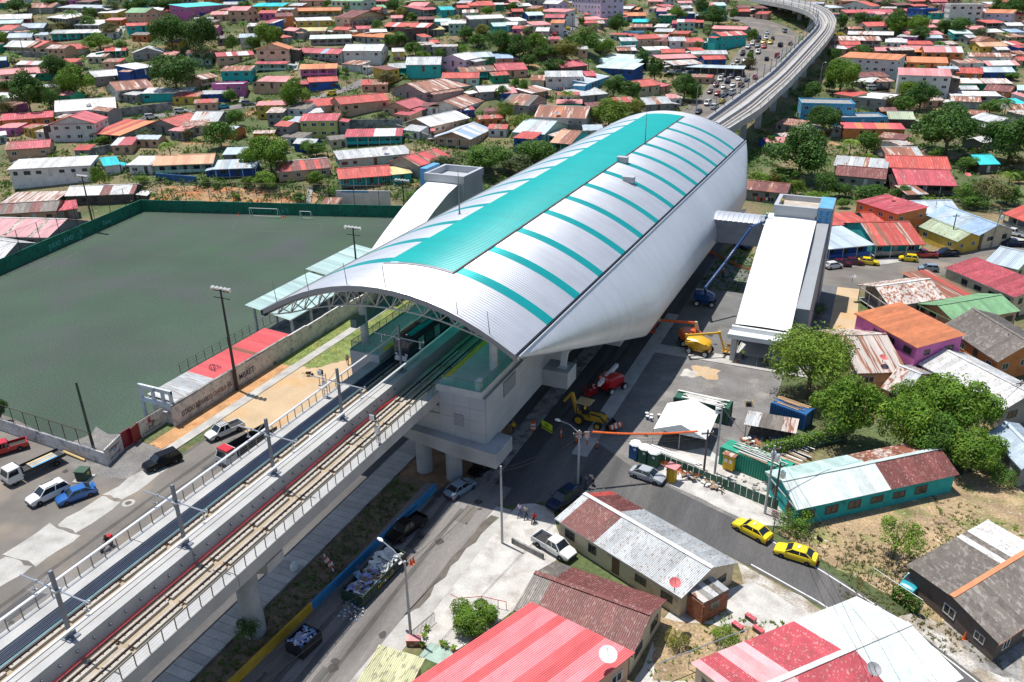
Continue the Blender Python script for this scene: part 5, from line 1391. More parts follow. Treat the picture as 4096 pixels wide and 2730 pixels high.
for c, r, x, y, rad, kd, m in ((0, 0, 1580, 1350, 110, 'palm', 'l'), (0, 0, 1820, 1410, 70, 'banana', 'o'), (0, 0, 320, 1190, 45, 'banana', 'm'), (0, 0, 780, 1440, 75, 'banana', 'm'), (0, 0, 780, 575, 60, 'banana', 'm'), (0, 0, 110, 500, 70, 'banana', 'm'), (0, 0, 690, 140, 90, 'palm', 'm'), (0, 0, 2270, 545, 50, 'banana', 'm'), (0, 0, 2250, 230, 70, 'palm', 'm'), (0, 0, 890, 1520, 80, 'banana', 'm'), (0, 0, 40, 910, 80, 'palm', 'm'),
                               (1, 0, 310, 1100, 75, 'palm', 'l'), (1, 0, 395, 390, 70, 'banana', 'm'), (1, 0, 1320, 340, 70, 'palm', 'm'), (1, 0, 815, 1040, 50, 'banana', 'm'), (1, 0, 480, 540, 45, 'banana', 'm'), (1, 0, 1400, 1240, 60, 'banana', 'm'), (1, 0, 320, 1230, 60, 'banana', 'b'), (1, 0, 130, 1190, 60, 'banana', 'p'), (1, 0, 760, 780, 40, 'banana', 'b'), (1, 0, 1190, 390, 60, 'banana', 'b'), (1, 0, 2100, 560, 50, 'palm', 'm'), (1, 0, 660, 1400, 45, 'banana', 'm'), (1, 0, 1440, 670, 35, 'banana', 'b'), (1, 0, 1350, 690, 35, 'banana', 'b'),
                               (2, 0, 510, 880, 100, 'palm', 'l'), (2, 0, 980, 720, 70, 'palm', 'd'), (2, 0, 700, 570, 55, 'palm', 'm'), (2, 0, 60, 970, 80, 'banana', 'b'), (2, 0, 1810, 310, 60, 'palm', 'p'), (2, 0, 160, 660, 40, 'banana', 'm'), (2, 0, 770, 250, 50, 'palm', 'm'), (2, 0, 2010, 60, 50, 'palm', 'm'), (2, 0, 700, 970, 45, 'banana', 'b'), (2, 0, 1250, 310, 50, 'banana', 'm'),
                               (3, 0, 735, 1320, 105, 'palm', 'l'), (3, 0, 2150, 960, 115, 'palm', 'd'), (3, 0, 1560, 410, 65, 'palm', 'm'), (3, 0, 2155, 325, 60, 'palm', 'm'), (3, 0, 860, 760, 55, 'banana', 'p'), (3, 0, 1390, 630, 60, 'palm', 'm'), (3, 0, 1230, 580, 70, 'banana', 'p'), (3, 0, 2210, 690, 45, 'banana', 'm'),
                               (3, 1, 2190, 50, 100, 'palm', 'l'), (3, 1, 830, 160, 80, 'banana', 'm'), (3, 1, 1850, 250, 70, 'banana', 'b'), (3, 1, 1450, 260, 70, 'banana', 'm'), (3, 1, 2260, 270, 60, 'banana', 'm'), (1, 1, 420, 260, 80, 'banana', 'm'), (1, 1, 1440, 230, 80, 'banana', 'm')):
    palm(TP(c, r, x, y), rad / K, kd, m)
# undergrowth between the houses
def in_foot(x, y, pad=0.0):
    for fx, fy, fr, _, _ in FOOT:
        if (x - fx) ** 2 + (y - fy) ** 2 < (fr * 0.8 + pad) ** 2: return True
    return False
def in_road(x, y):
    return any((x - a) ** 2 + (y - b) ** 2 < 121 for a, b in HWP)
rr = random.Random(5)
for nm, mt, n_, sc in (('undergrowth', 'm', 1300, 1.25), ('undergrowth', 'd', 1000, 1.35), ('undergrowth', 'o', 600, 1.0), ('undergrowth', 'b', 800, 1.15), ('undergrowth', 'p', 350, 1.0)):
    mb = MB(); k = 0; tries = 0
    while k < n_ and tries < 40000:
        tries += 1; u = rr.uniform(0, 4096); v = rr.uniform(0, 1) ** 1.3 * 820
        p = hit(u, v)
        if vy(p.x, p.y) < 214 and p.x < 20: continue
        if in_foot(p.x, p.y, 0.5) or in_road(p.x, p.y): continue
        k += 1; s = rr.uniform(0.5, 1.6) * sc
        for _ in range(26):
            th = rr.uniform(0, 6.28); e = rr.uniform(0, 1) ** 0.5 * s; q = Vector((p.x + math.cos(th) * e * 1.3, p.y + math.sin(th) * e * 1.3, p.z + rr.uniform(0.0, 1) * s * (1.1 - 0.6 * e / s)))
            a = Vector((rr.uniform(-1, 1), rr.uniform(-1, 1), rr.uniform(-0.2, 0.9))).normalized(); b = a.cross(Vector((rr.uniform(-1, 1), rr.uniform(-1, 1), rr.uniform(-1, 1)))).normalized(); l = rr.uniform(0.25, 0.5); w = l * 0.5
            mb.add([q - a * l, q + b * w, q + a * l, q - b * w], [(0, 1, 2, 3)])
    tag(mb.build(nm, LM[mt]), 'low %s undergrowth spread between the hillside houses' % {'m': 'green', 'd': 'dark green', 'o': 'dry olive', 'b': 'bright green', 'p': 'pale green'}[mt], 'undergrowth', kind='stuff')
# weeds and litter on the vacant lot, the yards and the median
def weeds(polys, n_, mt, h, label, nm='weeds', leaf=(0.06, 0.16)):
    mb = MB()
    for _ in range(n_):
        x0, x1, y0, y1 = rr.choice(polys); x, y = rr.uniform(x0, x1), rr.uniform(y0, y1)
        if in_foot(x, y, -1.0): continue
        for j in range(7):
            a = rr.uniform(0, 6.28); e = rr.uniform(0.3, 1.2); l = rr.uniform(*leaf) * h * 4; d = Vector((math.cos(a) * math.cos(e), math.sin(a) * math.cos(e), math.sin(e))); s = Vector((-math.sin(a), math.cos(a), 0)) * l * 0.22; p = Vector((x + rr.uniform(-.15, .15), y + rr.uniform(-.15, .15), 0.03))
            mb.add([p - s, p + s, p + d * l], [(0, 1, 2)])
    tag(mb.build(nm, LM[mt] if mt in LM else mt), label, 'weeds', kind='stuff')
weeds([(46, 66, 74, 92), (52, 66, 66, 80)], 1500, 'o', 0.5, 'dry tufts of grass on the vacant lot'); weeds([(47, 60, 84, 92), (58, 72, 72, 90)], 500, 'b', 0.6, 'green weeds on the vacant lot')
weeds([(0.6, 4.0, 20, 70)], 700, 'm', 0.5, 'weeds on the dark median strip'); weeds([(36, 46, 46, 56), (40, 50, 56, 64)], 260, 'l', 0.6, 'yellow-green weeds in the rough yard')
weeds([(-34.2, -26.8, 91, 133)], 2600, 'b', 0.28, 'short green grass on the verge under the roof', 'grass'); weeds([(21, 30, 150, 172), (22, 33, 166, 178)], 500, 'm', 0.9, 'green bushes behind the orange safety net')
# ================================================================== ENTRANCES, FOOTBRIDGE
def wp(name, mb, m, parent, smooth=False):
    o = mb.build(name, m, parent, smooth=smooth); l = parent.location
    if parent.parent is None: o.location = (-l[0], -l[1], -l[2])
    return o
white_pl = M('entrance_white', (0.70, 0.71, 0.71), 0.45, 0.0, var=0.05, sc=0.2, fine=0.02)
film = M('blue_film', (0.12, 0.36, 0.62), 0.25, var=0.12, sc=0.6); film2 = M('blue_film_print', (0.03, 0.16, 0.38), 0.3)
dgrey = M('entrance_grey', (0.27, 0.285, 0.305), 0.6, var=0.05, rnd=0.05)
def hallz(y, k=0): return _lerp([(-9e9, 5.4), (121, 5.4), (123, 6.7), (130, 9.9), (138, 13.2), (144, 15.2), (150, 16.4), (9e9, 16.4)], y)
ent = thing('station_entrance', 'white sloping escalator hall with grey lift tower beside the plaza', 'building', (37, 135, 0))
def hall(t, x0, x1, sgn, x2, far=True):
    ys = [121.5 + 0.95 * i for i in range(31)]
    wp('roof', MB().grid([[(x, y, hallz(y) + 0.10 * math.sin(PI * (x - x0) / (x1 - x0))) for x in np.linspace(x0, x1, 8)] for y in ys]), white_pl, t, 'all')
    for x in (x0 + 0.05, x1 - 0.05):
        wp('side_wall', MB().grid([[(x, y, 0 if y > 126 else max(0, hallz(y) - 1.4)), (x, y, hallz(y) + 0.02)] for y in ys]), panel_m, t)
    wp('eaves_beam', MB().box(((x0 + x1) / 2, 121.2, 5.1), (x1 - x0 + 0.9, 0.6, 0.8)).box(((x0 + x1) / 2, 120.2, 4.7), (x1 - x0 + 1.4, 1.6, 0.25)), white_pl, t)
    wp('canopy_beam', MB().box(((x0 + x1) / 2, 119.3, 4.45), (x1 - x0 + 1.5, 0.35, 0.75)), white_pl, t)
    for x in (x0 + 0.3, x1 - 0.3): wp('column', MB().b2(x - 0.4, x + 0.4, 119.6, 121.0, 0, 4.4), panel_m, t)
    wp('landing', MB().b2(x0 + 0.7, x1 - 0.7, 120.8, 150, 0, 0.9), plat_m, t)
    for i in range(5): wp('step', MB().b2(x0 + 0.7, x1 - 0.7, 119.1 + i * 0.34, 120.8, 0.0 + i * 0.17, 0.17 + i * 0.17), concrete_d, t)
    for x in (x0 + 0.6, x1 - 0.6, (x0 + x1) / 2): wp('stair_rail', MB().tube([(x, 118.9, 0), (x, 118.9, 1.0), (x, 121, 1.9), (x, 126, 1.9)], 0.035, 5), steel_m, t)
    wp('inner_wall', MB().b2(x0 + 0.2, x1 - 0.2, 132, 132.2, 0.9, 9.5), dgrey, t)
hall(ent, 32.5, 40.9, 1, 43.3)
sv = wp('service_wall', MB().add([(40.92, 126, 0), (43.0, 126, 0), (43.0, 149, 0), (40.92, 149, 0), (40.92, 126, 8.0), (43.0, 126, 8.0), (43.0, 149, 15.9), (40.92, 149, 15.9)], [(0, 3, 2, 1), (4, 5, 6, 7), (0, 1, 5, 4), (1, 2, 6, 5), (2, 3, 7, 6), (3, 0, 4, 7)]), dgrey, ent)
mb = MB()
for y in np.arange(127, 149, 2.75): wp('wall_panel', MB().add([(43.03, y, 0.3), (43.03, y + 2.65, 0.3), (43.03, y + 2.65, 8.0 + (y + 2.65 - 126) * 0.343 - 0.2), (43.03, y, 8.0 + (y - 126) * 0.343 - 0.2)], [(0, 1, 2, 3)]), dgrey, ent)
wp('lift_tower', MB().b2(33.6, 40.6, 149, 157, 0, 17.2), panel_m, ent)
wp('parapet', MB().b2(33.3, 40.8, 148.7, 149.4, 16.9, 18.3).b2(33.3, 34.0, 149.4, 157.3, 16.9, 18.3).b2(34.0, 40.8, 156.7, 157.3, 16.9, 18.3), panel_m, ent)
wp('tower_roof', MB().b2(34, 40.7, 149.4, 156.7, 17.2, 17.35), M('roof_membrane', (0.42, 0.37, 0.31), 0.9), ent)
bt = wp('blue_film_panel', MB().b2(40.8, 43.3, 148.9, 157.3, 0, 18.4), dgrey, ent)
for k in range(6):
    p = MB().b2(40.95, 43.15, 148.80, 148.86, 17.0 - k * 1.25, 18.15 - k * 1.25).build('film_panel', film if k < 5 else panel_m, bt)
    if k < 5:
        for x in (41.4, 42.5): MB().add([(x - 0.25, 148.77, 17.9 - k * 1.25), (x + 0.3, 148.77, 17.9 - k * 1.25), (x + 0.3, 148.77, 17.8 - k * 1.25), (x - 0.05, 148.77, 17.35 - k * 1.25), (x + 0.3, 148.77, 17.35 - k * 1.25), (x + 0.3, 148.77, 17.25 - k * 1.25), (x - 0.28, 148.77, 17.25 - k * 1.25), (x + 0.08, 148.77, 17.8 - k * 1.25), (x - 0.25, 148.77, 17.8 - k * 1.25)], [(0, 1, 2, 7, 8), (2, 3, 6, 7), (3, 4, 5, 6)]).build('film_print', film2, bt)
MB().b2(40.9, 43.2, 149.0, 157.2, 18.41, 18.45).build('film_panel', film, bt)
br = thing('link_bridge', 'grey enclosed footbridge joining the station hull to the lift tower', 'bridge', (27, 154, 0))
wp('bridge_wall', MB().b2(20.2, 33.5, 151.6, 151.8, 9.4, 13.6).b2(20.2, 33.5, 157.2, 157.4, 9.4, 13.6), dgrey, br); wp('bridge_floor', MB().b2(20.2, 33.5, 151.7, 157.3, 9.2, 9.6), dgrey, br)
wp('bridge_band', MB().b2(20.2, 33.5, 151.5, 151.58, 11.4, 13.7), M('band_grey', (0.27, 0.28, 0.29), 0.6), br)
for i in range(14): wp('roof_sheet', MB().grid([[(20.2 + 0.95 * i + d, y, 13.7 + 0.7 * math.sin(PI * (y - 151.3) / 6.4) + zz) for d, zz in ((0, 0), (0.4, 0), (0.47, 0.06), (0.87, 0.06), (0.94, 0))] for y in np.linspace(151.3, 157.7, 9)]), white_r, br, True)
le = thing('station_entrance', 'white sloping entrance hall with square tower beyond the station roof, by the stadium corner', 'building', (-34, 140, 0)); hall(le, -38.2, -30.8, 1, 0)
wp('lift_tower', MB().b2(-38.6, -29.5, 149, 158, 0, 16.6), panel_m, le); wp('parapet', MB().b2(-38.9, -29.3, 148.7, 149.4, 16.4, 18.0).b2(-38.9, -38.2, 149.4, 158.2, 16.4, 18.0).b2(-30, -29.3, 149.4, 158.2, 16.4, 18).b2(-38.2, -30, 157.6, 158.2, 16.4, 18.0), panel_m, le)
wp('tower_block', MB().b2(-40.6, -38.95, 150, 156, 0, 18.6), film, le)
# blue footbridge over the highway
fb_m = M('footbridge_blue', (0.03, 0.30, 0.60), 0.4, var=0.08); fb_d = M('footbridge_navy', (0.015, 0.05, 0.16), 0.5)
a = P(*TP(2, 0, 1945, 650), 14.5); b_ = P(*TP(2, 0, 2360, 668), 16.5)
fbr = thing('footbridge', 'bright blue roofed footbridge crossing the highway behind the station', 'bridge', (a.x, a.y, 0)); off = Vector((a.x, a.y, 0)); q0, q1 = a - off, b_ - off
MB().tube([q0, q1], 0.75, 10).build('roof', fb_m, fbr, smooth=True); MB().bar(q0 - Vector((0, 0, 2.6)), q1 - Vector((0, 0, 2.6)), 2.4, 0.5).build('deck', fb_d, fbr)
for s in (-1, 1):
    n_ = (q1 - q0).normalized().cross(Vector((0, 0, 1))) * s * 1.1; MB().bar(q0 + n_ - Vector((0, 0, 1.9)), q1 + n_ - Vector((0, 0, 1.9)), 0.06, 1.0).build('side_panel', fb_d, fbr)
    for k in range(9): p = q0.lerp(q1, k / 8) + n_; MB().bar(p - Vector((0, 0, 2.4)), p - Vector((0, 0, 0.3)), 0.14).build('post', fb_m, fbr)
c = P(*TP(2, 0, 1860, 745), 11.5) - off; MB().tube([q0, q0.lerp(c, 0.4) + Vector((0, 0, -0.6)), c], 0.75, 10).build('ramp_roof', fb_m, fbr, smooth=True); MB().bar(q0 - Vector((0, 0, 2.6)), c - Vector((0, 0, 3.0)), 2.4, 0.5).build('ramp_deck', fb_d, fbr)
for p in (q0, c, q1, q0.lerp(q1, 0.5)):
    w = p + off; g = gz(w.x, w.y); MB().lathe([(0.45, g), (0.45, w.z - 2.7)], (p.x, p.y, 0), 10).build('pier', fb_d, fbr, smooth=True)
# ================================================================== STADIUM
def text(s, size, mat, parent, M4, name='lettering', ex=0.004, sx=1.0, bold=0.0, al='LEFT', fit=None):
    cu = bpy.data.curves.new(name, 'FONT'); cu.body = s; cu.size = size; cu.extrude = ex; cu.offset = bold; cu.align_x = al; cu.space_character = 1.05; cu.resolution_u = 2
    o = bpy.data.objects.new(name, cu); COL.objects.link(o); me = bpy.data.meshes.new_from_object(o.evaluated_get(bpy.context.evaluated_depsgraph_get())); bpy.data.objects.remove(o); me.materials.clear(); me.materials.append(mat); sx = fit / max(v.co.x for v in me.vertices) if fit else sx; o = bpy.data.objects.new(name, me); COL.objects.link(o); o.parent = parent; o.matrix_basis = M4 @ Matrix.Diagonal((sx, 1, 1, 1)); return o
def face4(org, right, up):
    r_, u_ = Vector(right).normalized(), Vector(up).normalized(); n_ = r_.cross(u_); return Matrix(((r_.x, u_.x, n_.x, org[0]), (r_.y, u_.y, n_.y, org[1]), (r_.z, u_.z, n_.z, org[2]), (0, 0, 0, 1)))
white_w = M('whitewash_stained', (0.60, 0.565, 0.535), 0.9, var=0.12, sc=0.5, mix=(0.17, 0.16, 0.155), msc=0.45, mamt=(0.60, 0.70), mix2=(0.42, 0.40, 0.40), m2sc=1.6, m2amt=(0.52, 0.62))
green_w = M('green_wall_paint', (0.012, 0.150, 0.085), 0.85, var=0.15, sc=0.3, mix=(0.05, 0.27, 0.22), msc=0.35, mamt=(0.62, 0.68), mix2=(0.01, 0.09, 0.05), m2sc=0.8, m2amt=(0.55, 0.66))
ink = flat('ink_black', (0.025, 0.025, 0.03), 0.8); ink_b = flat('ink_navy', (0.03, 0.04, 0.11), 0.8); ink_r = flat('ink_maroon', (0.17, 0.02, 0.03), 0.8); ink_s = flat('ink_red', (0.45, 0.02, 0.04), 0.8)
w1 = thing('stadium_wall', 'long stained whitewashed stadium wall lettered with the stadium name', 'wall', (-34.3, 69, 0))
for i in range(13):
    y0 = 69 + i * 5.0; MB().b2(-0.14, 0.14, y0 - 69, y0 - 69 + 4.98, 0, 3.15 + 0.08 * (i % 3) - (0.5 if i > 7 else 0)).build('wall_bay', white_w, w1)
MB().b2(-0.2, 0.2, 0, 25, 3.32, 3.40).build('coping', concrete_d, w1); MB().b2(-0.22, 0.24, 11.85, 12.2, 0, 3.35).build('pilaster', M('pilaster_pink', (0.40, 0.20, 0.17), 0.8), w1)
text('ESTADIO BERNARDO', 1.1, ink, w1, face4((0.17, 1.45, 0.95), (0, 1, 0), (0, 0, 1)), bold=0.014, fit=5.85); text('CANDELA', 1.0, ink_r, w1, face4((0.17, 7.55, 1.05), (0, 1, 0), (0, 0, 1)), fit=2.75, bold=0.006); text('GIL', 1.05, ink, w1, face4((0.17, 10.5, 1.1), (0, 1, 0), (0, 0, 1)), fit=0.95, bold=0.014); text('MBRET', 1.3, ink_b, w1, face4((0.17, 13.1, 1.05), (0, 1, 0), (0, 0, 1)), fit=3.4, bold=0.018)
w2 = thing('stadium_wall', 'white wall with red star emblem beside the maroon gates', 'wall', (-36.3, 64.8, 0)); MB().b2(-0.1, 0.1, 0, 4.4, 0, 2.5).build('wall_bay', white_w, w2); MB().tube([(0, 0, 2.6), (0, 4.4, 2.6)], 0.05, 5).build('top_rail', rail_m, w2)
st5 = [(math.cos(PI / 2 + k * PI / 5) * (0.75 if k % 2 == 0 else 0.30), math.sin(PI / 2 + k * PI / 5) * (0.75 if k % 2 == 0 else 0.30)) for k in range(10)]
mb = MB()
for k in range(10):
    a0_, a1_ = st5[k], st5[(k + 1) % 10]; mb.bar((0.125, 2.0 + a0_[0], 1.35 + a0_[1]), (0.125, 2.0 + a1_[0], 1.35 + a1_[1]), 0.07, 0.03)
mb.build('star_emblem', ink_b, w2)
for k in range(2): MB().add([(0.13, 1.75 + k * 0.25, 1.5), (0.13, 1.92 + k * 0.25, 1.5), (0.13, 1.80 + k * 0.25, 2.0), (0.13, 1.98 + k * 0.25, 2.4), (0.13, 1.82 + k * 0.25, 2.4), (0.13, 1.62 + k * 0.25, 2.0)], [(0, 1, 2, 5), (5, 2, 3, 4)]).build('stripe_emblem', ink_s, w2)
text('PANDEPORTES', 0.5, ink_b, w2, face4((0.12, 0.45, 0.28), (0, 1, 0), (0, 0, 1)), sx=0.95)
gt = thing('steel_gate', 'maroon sheet steel double gate in the stadium wall', 'gate', (-36.2, 61.8, 0)); gm = M('gate_maroon', (0.20, 0.012, 0.022), 0.55, var=0.1)
MB().b2(-0.06, 0.06, 0.05, 1.7, 0.1, 2.5).build('gate_leaf', gm, gt); MB().box((0.3, 2.2, 1.35), (0.1, 1.7, 2.5), 0.25).build('gate_leaf', gm, gt)
w3 = thing('stadium_wall', 'white corner wall lettered GOBIERNO NACIONAL topped with barbed wire', 'wall', (-34.9, 58.2, 0)); dd = Vector((-1.2, 3.6, 0)).normalized()
MB().bar((0, 0, 1.2), Vector((0, 0, 1.2)) + dd * 3.8, 0.2, 2.4).build('wall_bay', white_w, w3)
nn = Vector((dd.y, -dd.x, 0)) * 0.12; text('GOBIERNO', 0.5, ink, w3, face4(Vector((0, 0, 1.55)) + dd * 0.7 + nn, dd, (0, 0, 1)), sx=0.95); text('NACIONAL', 0.5, ink, w3, face4(Vector((0, 0, 0.45)) + dd * 0.7 + nn, dd, (0, 0, 1)), sx=0.95)
MB().bar(Vector((0, 0, 1.28)) + dd * 1.7 + nn, Vector((0, 0, 1.28)) + dd * 2.2 + nn, 0.01, 0.3).build('crest_emblem', flat('crest_blue', (0.12, 0.3, 0.5), 0.8), w3); MB().bar(Vector((0, 0, 1.42)) + dd * 2.25 + nn, Vector((0, 0, 1.42)) + dd * 2.45 + nn, 0.012, 0.2).build('crest_emblem', ink_s, w3)
def coil(p0, p1, r_, n_): 
    p0, p1 = Vector(p0), Vector(p1); d = (p1 - p0); s = d.normalized().cross(Vector((0, 0, 1))); return [p0 + d * (i / n_) + (s * math.cos(i * 0.9) + Vector((0, 0, 1)) * math.sin(i * 0.9)) * r_ for i in range(n_ + 1)]
MB().tube(coil((0, 0, 2.65), Vector((0, 0, 2.65)) + dd * 3.8, 0.28, 70), 0.018, 3).build('barbed_wire', steel_m, w3)
w4 = thing('stadium_wall', 'low white stained wall with wire fence between the field and the parking lot', 'wall', (-35, 58.3, 0))
for i in range(8): MB().bar((-i * 5.0, i * 0.15, 0.95), (-i * 5.0 - 4.98, (i + 1) * 0.15, 0.95), 0.2, 1.9).build('wall_bay', white_w, w4)
for i in range(14): MB().bar((-2.2 - i * 2.6, 0.2 + i * 0.08, 1.8), (-2.2 - i * 2.6, 0.2 + i * 0.08, 4.2), 0.07).build('fence_post', rail_m, w4)
MB().tube([(-2.2, 0.2, 4.2), (-36, 1.2, 4.2)], 0.05, 5).build('fence_rail', rail_m, w4)
net_m = M('wire_net', (0.10, 0.11, 0.11), 0.7, var=0, fine=0, alpha=0.22)
MB().add([(-2.2, 0.2, 1.9), (-36, 1.2, 1.9), (-36, 1.2, 4.2), (-2.2, 0.2, 4.2)], [(0, 1, 2, 3)]).build('fence_net', net_m, w4); MB().tube(coil((-0.3, 0, 2.1), (-4, 0.1, 2.1), 0.28, 60), 0.018, 3).build('barbed_wire', steel_m, w4)
# green perimeter walls
cA = P(570, 846); cB = P(1720, 874); cC = P(0, 1100); cD = cC + (cC - cA) * 0.35
def gwall(a, b_, label, npost, hp, H_=3.1):
    t = thing('perimeter_wall', label, 'wall', (a.x, a.y, 0)); d = b_ - a; n_ = round(d.length / 6)
    for i in range(n_): MB().bar(d * (i / n_) + Vector((0, 0, H_ / 2)), d * ((i + 1) / n_ - 0.0005) + Vector((0, 0, H_ / 2)), 0.25, H_ + R.uniform(-.05, .05)).build('wall_bay', green_w, t)
    for i in range(npost + 1): p = d * (i / npost); MB().bar(p + Vector((0, 0, H_)), p + Vector((0, 0, H_ + hp)), 0.1).build('net_post', rail_m, t)
    for z in (H_ + hp, H_ + hp * 0.5): MB().tube([Vector((0, 0, z)), d + Vector((0, 0, z))], 0.03, 4).build('net_cable', rail_m, t)
    MB().add([Vector((0, 0, H_)), d + Vector((0, 0, H_)), d + Vector((0, 0, H_ + hp)), Vector((0, 0, H_ + hp))], [(0, 1, 2, 3)]).build('ball_net', net_m, t); return t
net_m.node_tree.nodes['Principled BSDF'].inputs['Alpha'].default_value = 0.10
gA = gwall(cA, cB, 'green painted wall with tall ball net behind the far goal', 12, 5.0)
gwall(cA, cD, 'green painted wall with graffiti along the left side of the playing field', 11, 4.5)
gr_m = M('graffiti_pale', (0.16, 0.50, 0.46), 0.8, var=0.3, sc=2)
for s, f in (('Vini Tala', 0.72), ('JULIO  AND', 0.40), ('Tuna', 0.12)):
    d = (cD - cA); dn_ = d.normalized(); o_ = Vector((-dn_.y, dn_.x, 0)); o_ = o_ if o_.x > 0 else -o_
    text(s, 1.5, gr_m, [o for o in bpy.data.objects if o.name.startswith('perimeter_wall')][1], face4(d * (f + 0.12) + o_ * 0.14 + Vector((0, 0, 0.8)), -dn_, (0, 0, 1)))
def goal(p0, p1, H_, dep, label):
    d = p1 - p0; bk = Vector((d.y, -d.x, 0)).normalized() * dep; bk = bk if bk.y > 0 else -bk; t = thing('goal_frame', label, 'goal', p0); w = flat('goal_white', (0.72, 0.72, 0.7), 0.5)
    U = Vector((0, 0, H_)); z0 = Vector((0, 0, 0))
    for a, b_ in ((z0, U), (d, d + U)): MB().tube([a, b_], 0.07, 6).build('post', w, t)
    MB().tube([U, d + U], 0.07, 6).build('crossbar', w, t)
    for a in (z0, d): MB().tube([a + U, a + U * 0.9 + bk * 0.4, a + bk], 0.04, 5).build('stay', w, t)
    MB().tube([bk, bk + d], 0.04, 5).build('ground_bar', w, t)
goal(P(*TP(0, 1, 2300, 430)), P(*TP(1, 1, 205, 440)), 2.44, 1.6, 'white football goal in front of the far green wall')
goal(P(*TP(1, 1, 410, 445)), P(*TP(1, 1, 508, 450)), 2.0, 1.0, 'small slim goal frame right of the football goal')
for c_, x, y, lab in ((1, 250, 437, 'orange cone beside the football goal post, inner one'), (1, 268, 437, 'orange cone beside the football goal post, outer one'), (0, 2195, 412, 'orange cone left of the football goal')):
    g = P(*TP(c_, 1, x, y)); t = thing('traffic_cone', lab, 'cone', g); MB().lathe([(0.2, 0.04), (0.03, 0.7)], n=10).build('cone_body', M('cone_orange', (0.75, 0.13, 0.02), 0.6), t); MB().box((0, 0, 0.02), (0.42, 0.42, 0.04)).build('base', MATS['cone_orange'], t)
# offices along the wall and the covered stands
of = thing('stadium_office', 'low stadium office row with zinc and bright red corrugated roof behind the lettered wall', 'building', (-37, 82, 0))
wp('wall', MB().b2(-39.6, -34.5, 70.5, 95, 0, 2.9), white_w, of); ro = wp('roof', MB().b2(-39.9, -34.3, 70.2, 95.2, 2.9, 2.96), concrete_d, of)
for i in range(26):
    y = 70.3 + i * 0.96; z0, z1 = 3.35, 3.05
    m4 = Matrix(((0, -5.6, 0.0535, -34.3), (0.955, 0, 0, y), (0, 0.3, 0.9986, 3.06), (0, 0, 0, 1))); obj('roof_sheet', SHEETN, ro, mat=RM['G'] if i < 8 else RM['D'] if i != 17 else RM['T'], mw=m4)
mb = MB(); pp = [Vector((-37.2 + 0.9 * math.cos(a * 1.1) * (1 + 0.3 * math.sin(a * 3)), 80.5 + 0.9 * math.sin(a) * (1 + 0.2 * math.cos(a * 2)), 3.42)) for a in np.linspace(0, 16, 70)]
tag(mb.tube(pp, 0.035, 4).build('cable_coil', cable_b), 'dark cable coil lying on the bright red office roof', 'cable')
gs = thing('gate_frame', 'white concrete portal frame at the stadium corner with open squares', 'frame', (-37, 69.6, 0)); wq = M('portal_white', (0.55, 0.58, 0.62), 0.85, var=0.15, mix=(0.22, 0.22, 0.24), msc=0.8, mamt=(0.58, 0.7))
for x in (-3.2, -0.9, 0.9, 2.4): MB().b2(x - 0.22, x + 0.22, -0.15, 0.15, 0 if x < -2 else 2.4, 5.2).build('upright', wq, gs)
for z0, z1 in ((4.75, 5.3), (2.6, 3.2)): MB().b2(-3.42, 2.62, -0.17, 0.17, z0, z1).build('beam', wq, gs)
MB().b2(-0.3, 2.7, -0.14, 0.14, 0, 2.6).build('wall_panel', white_w, gs); MB().box((1.4, -0.4, 1.9), (0.7, 0.6, 0.5)).build('air_conditioner', concrete_g, gs)
def stand(y0, y1, xl, xr, label):
    t = thing('grandstand', label, 'grandstand', ((xl + xr) / 2, (y0 + y1) / 2, 0)); ro = wp('roof', MB().b2(xr - 0.12, xr, y0, y1, 4.3, 4.45).b2(xl, xl + 0.12, y0, y1, 5.5, 5.7), fascia_m, t); n_ = round((y1 - y0) / 0.95); l = t.location
    for i in range(n_):
        y = y0 + i * (y1 - y0) / n_; w = (y1 - y0) / n_; hh = math.hypot(xl - xr, 1.3); m4 = Matrix(((0, xl - xr, 1.3 / hh, xr), (w, 0, 0, y), (0, 1.3, (xr - xl) / hh, 4.48), (0, 0, 0, 1))); obj('roof_sheet', SHEETN, ro, mat=RM['L'], mw=m4)
    for k in range(4):
        y = y0 + 1 + (y1 - y0 - 2) * k / 3
        for x, z in ((xr - 0.6, 4.3), (xl + 1.0, 5.3)): wp('post', MB().bar((x, y, 0), (x, y, z), 0.35), white_w, t)
        wp('rafter', MB().bar((xr, y, 4.2), (xl, y, 5.5), 0.1, 0.2), rail_m, t)
    for k in range(4): wp('seating_step', MB().b2(xl + 1.6 + k * 1.2, xr - 0.4, y0 + 0.5, y1 - 0.5, 0.45 * k, 0.45 * k + 0.45), concrete_d, t)
stand(97.5, 115.3, -45.5, -36.2, 'covered stand with pale teal corrugated roof nearest the lettered wall'); stand(116.5, 133, -47.2, -36.4, 'covered stand with pale teal roof half hidden behind the station vault')
fl = thing('fence', 'thin steel fence along the touchline before the near stand', 'fence', (-46, 90, 0))
for i in range(14): MB().bar((0, i * 1.8 - 8, 0), (0, i * 1.8 - 8, 1.6), 0.06).build('fence_post', rail_m, fl)
for z in (0.6, 1.1, 1.6): MB().tube([(0, -8, z), (0, 15.4, z)], 0.025, 4).build('fence_rail', rail_m, fl)
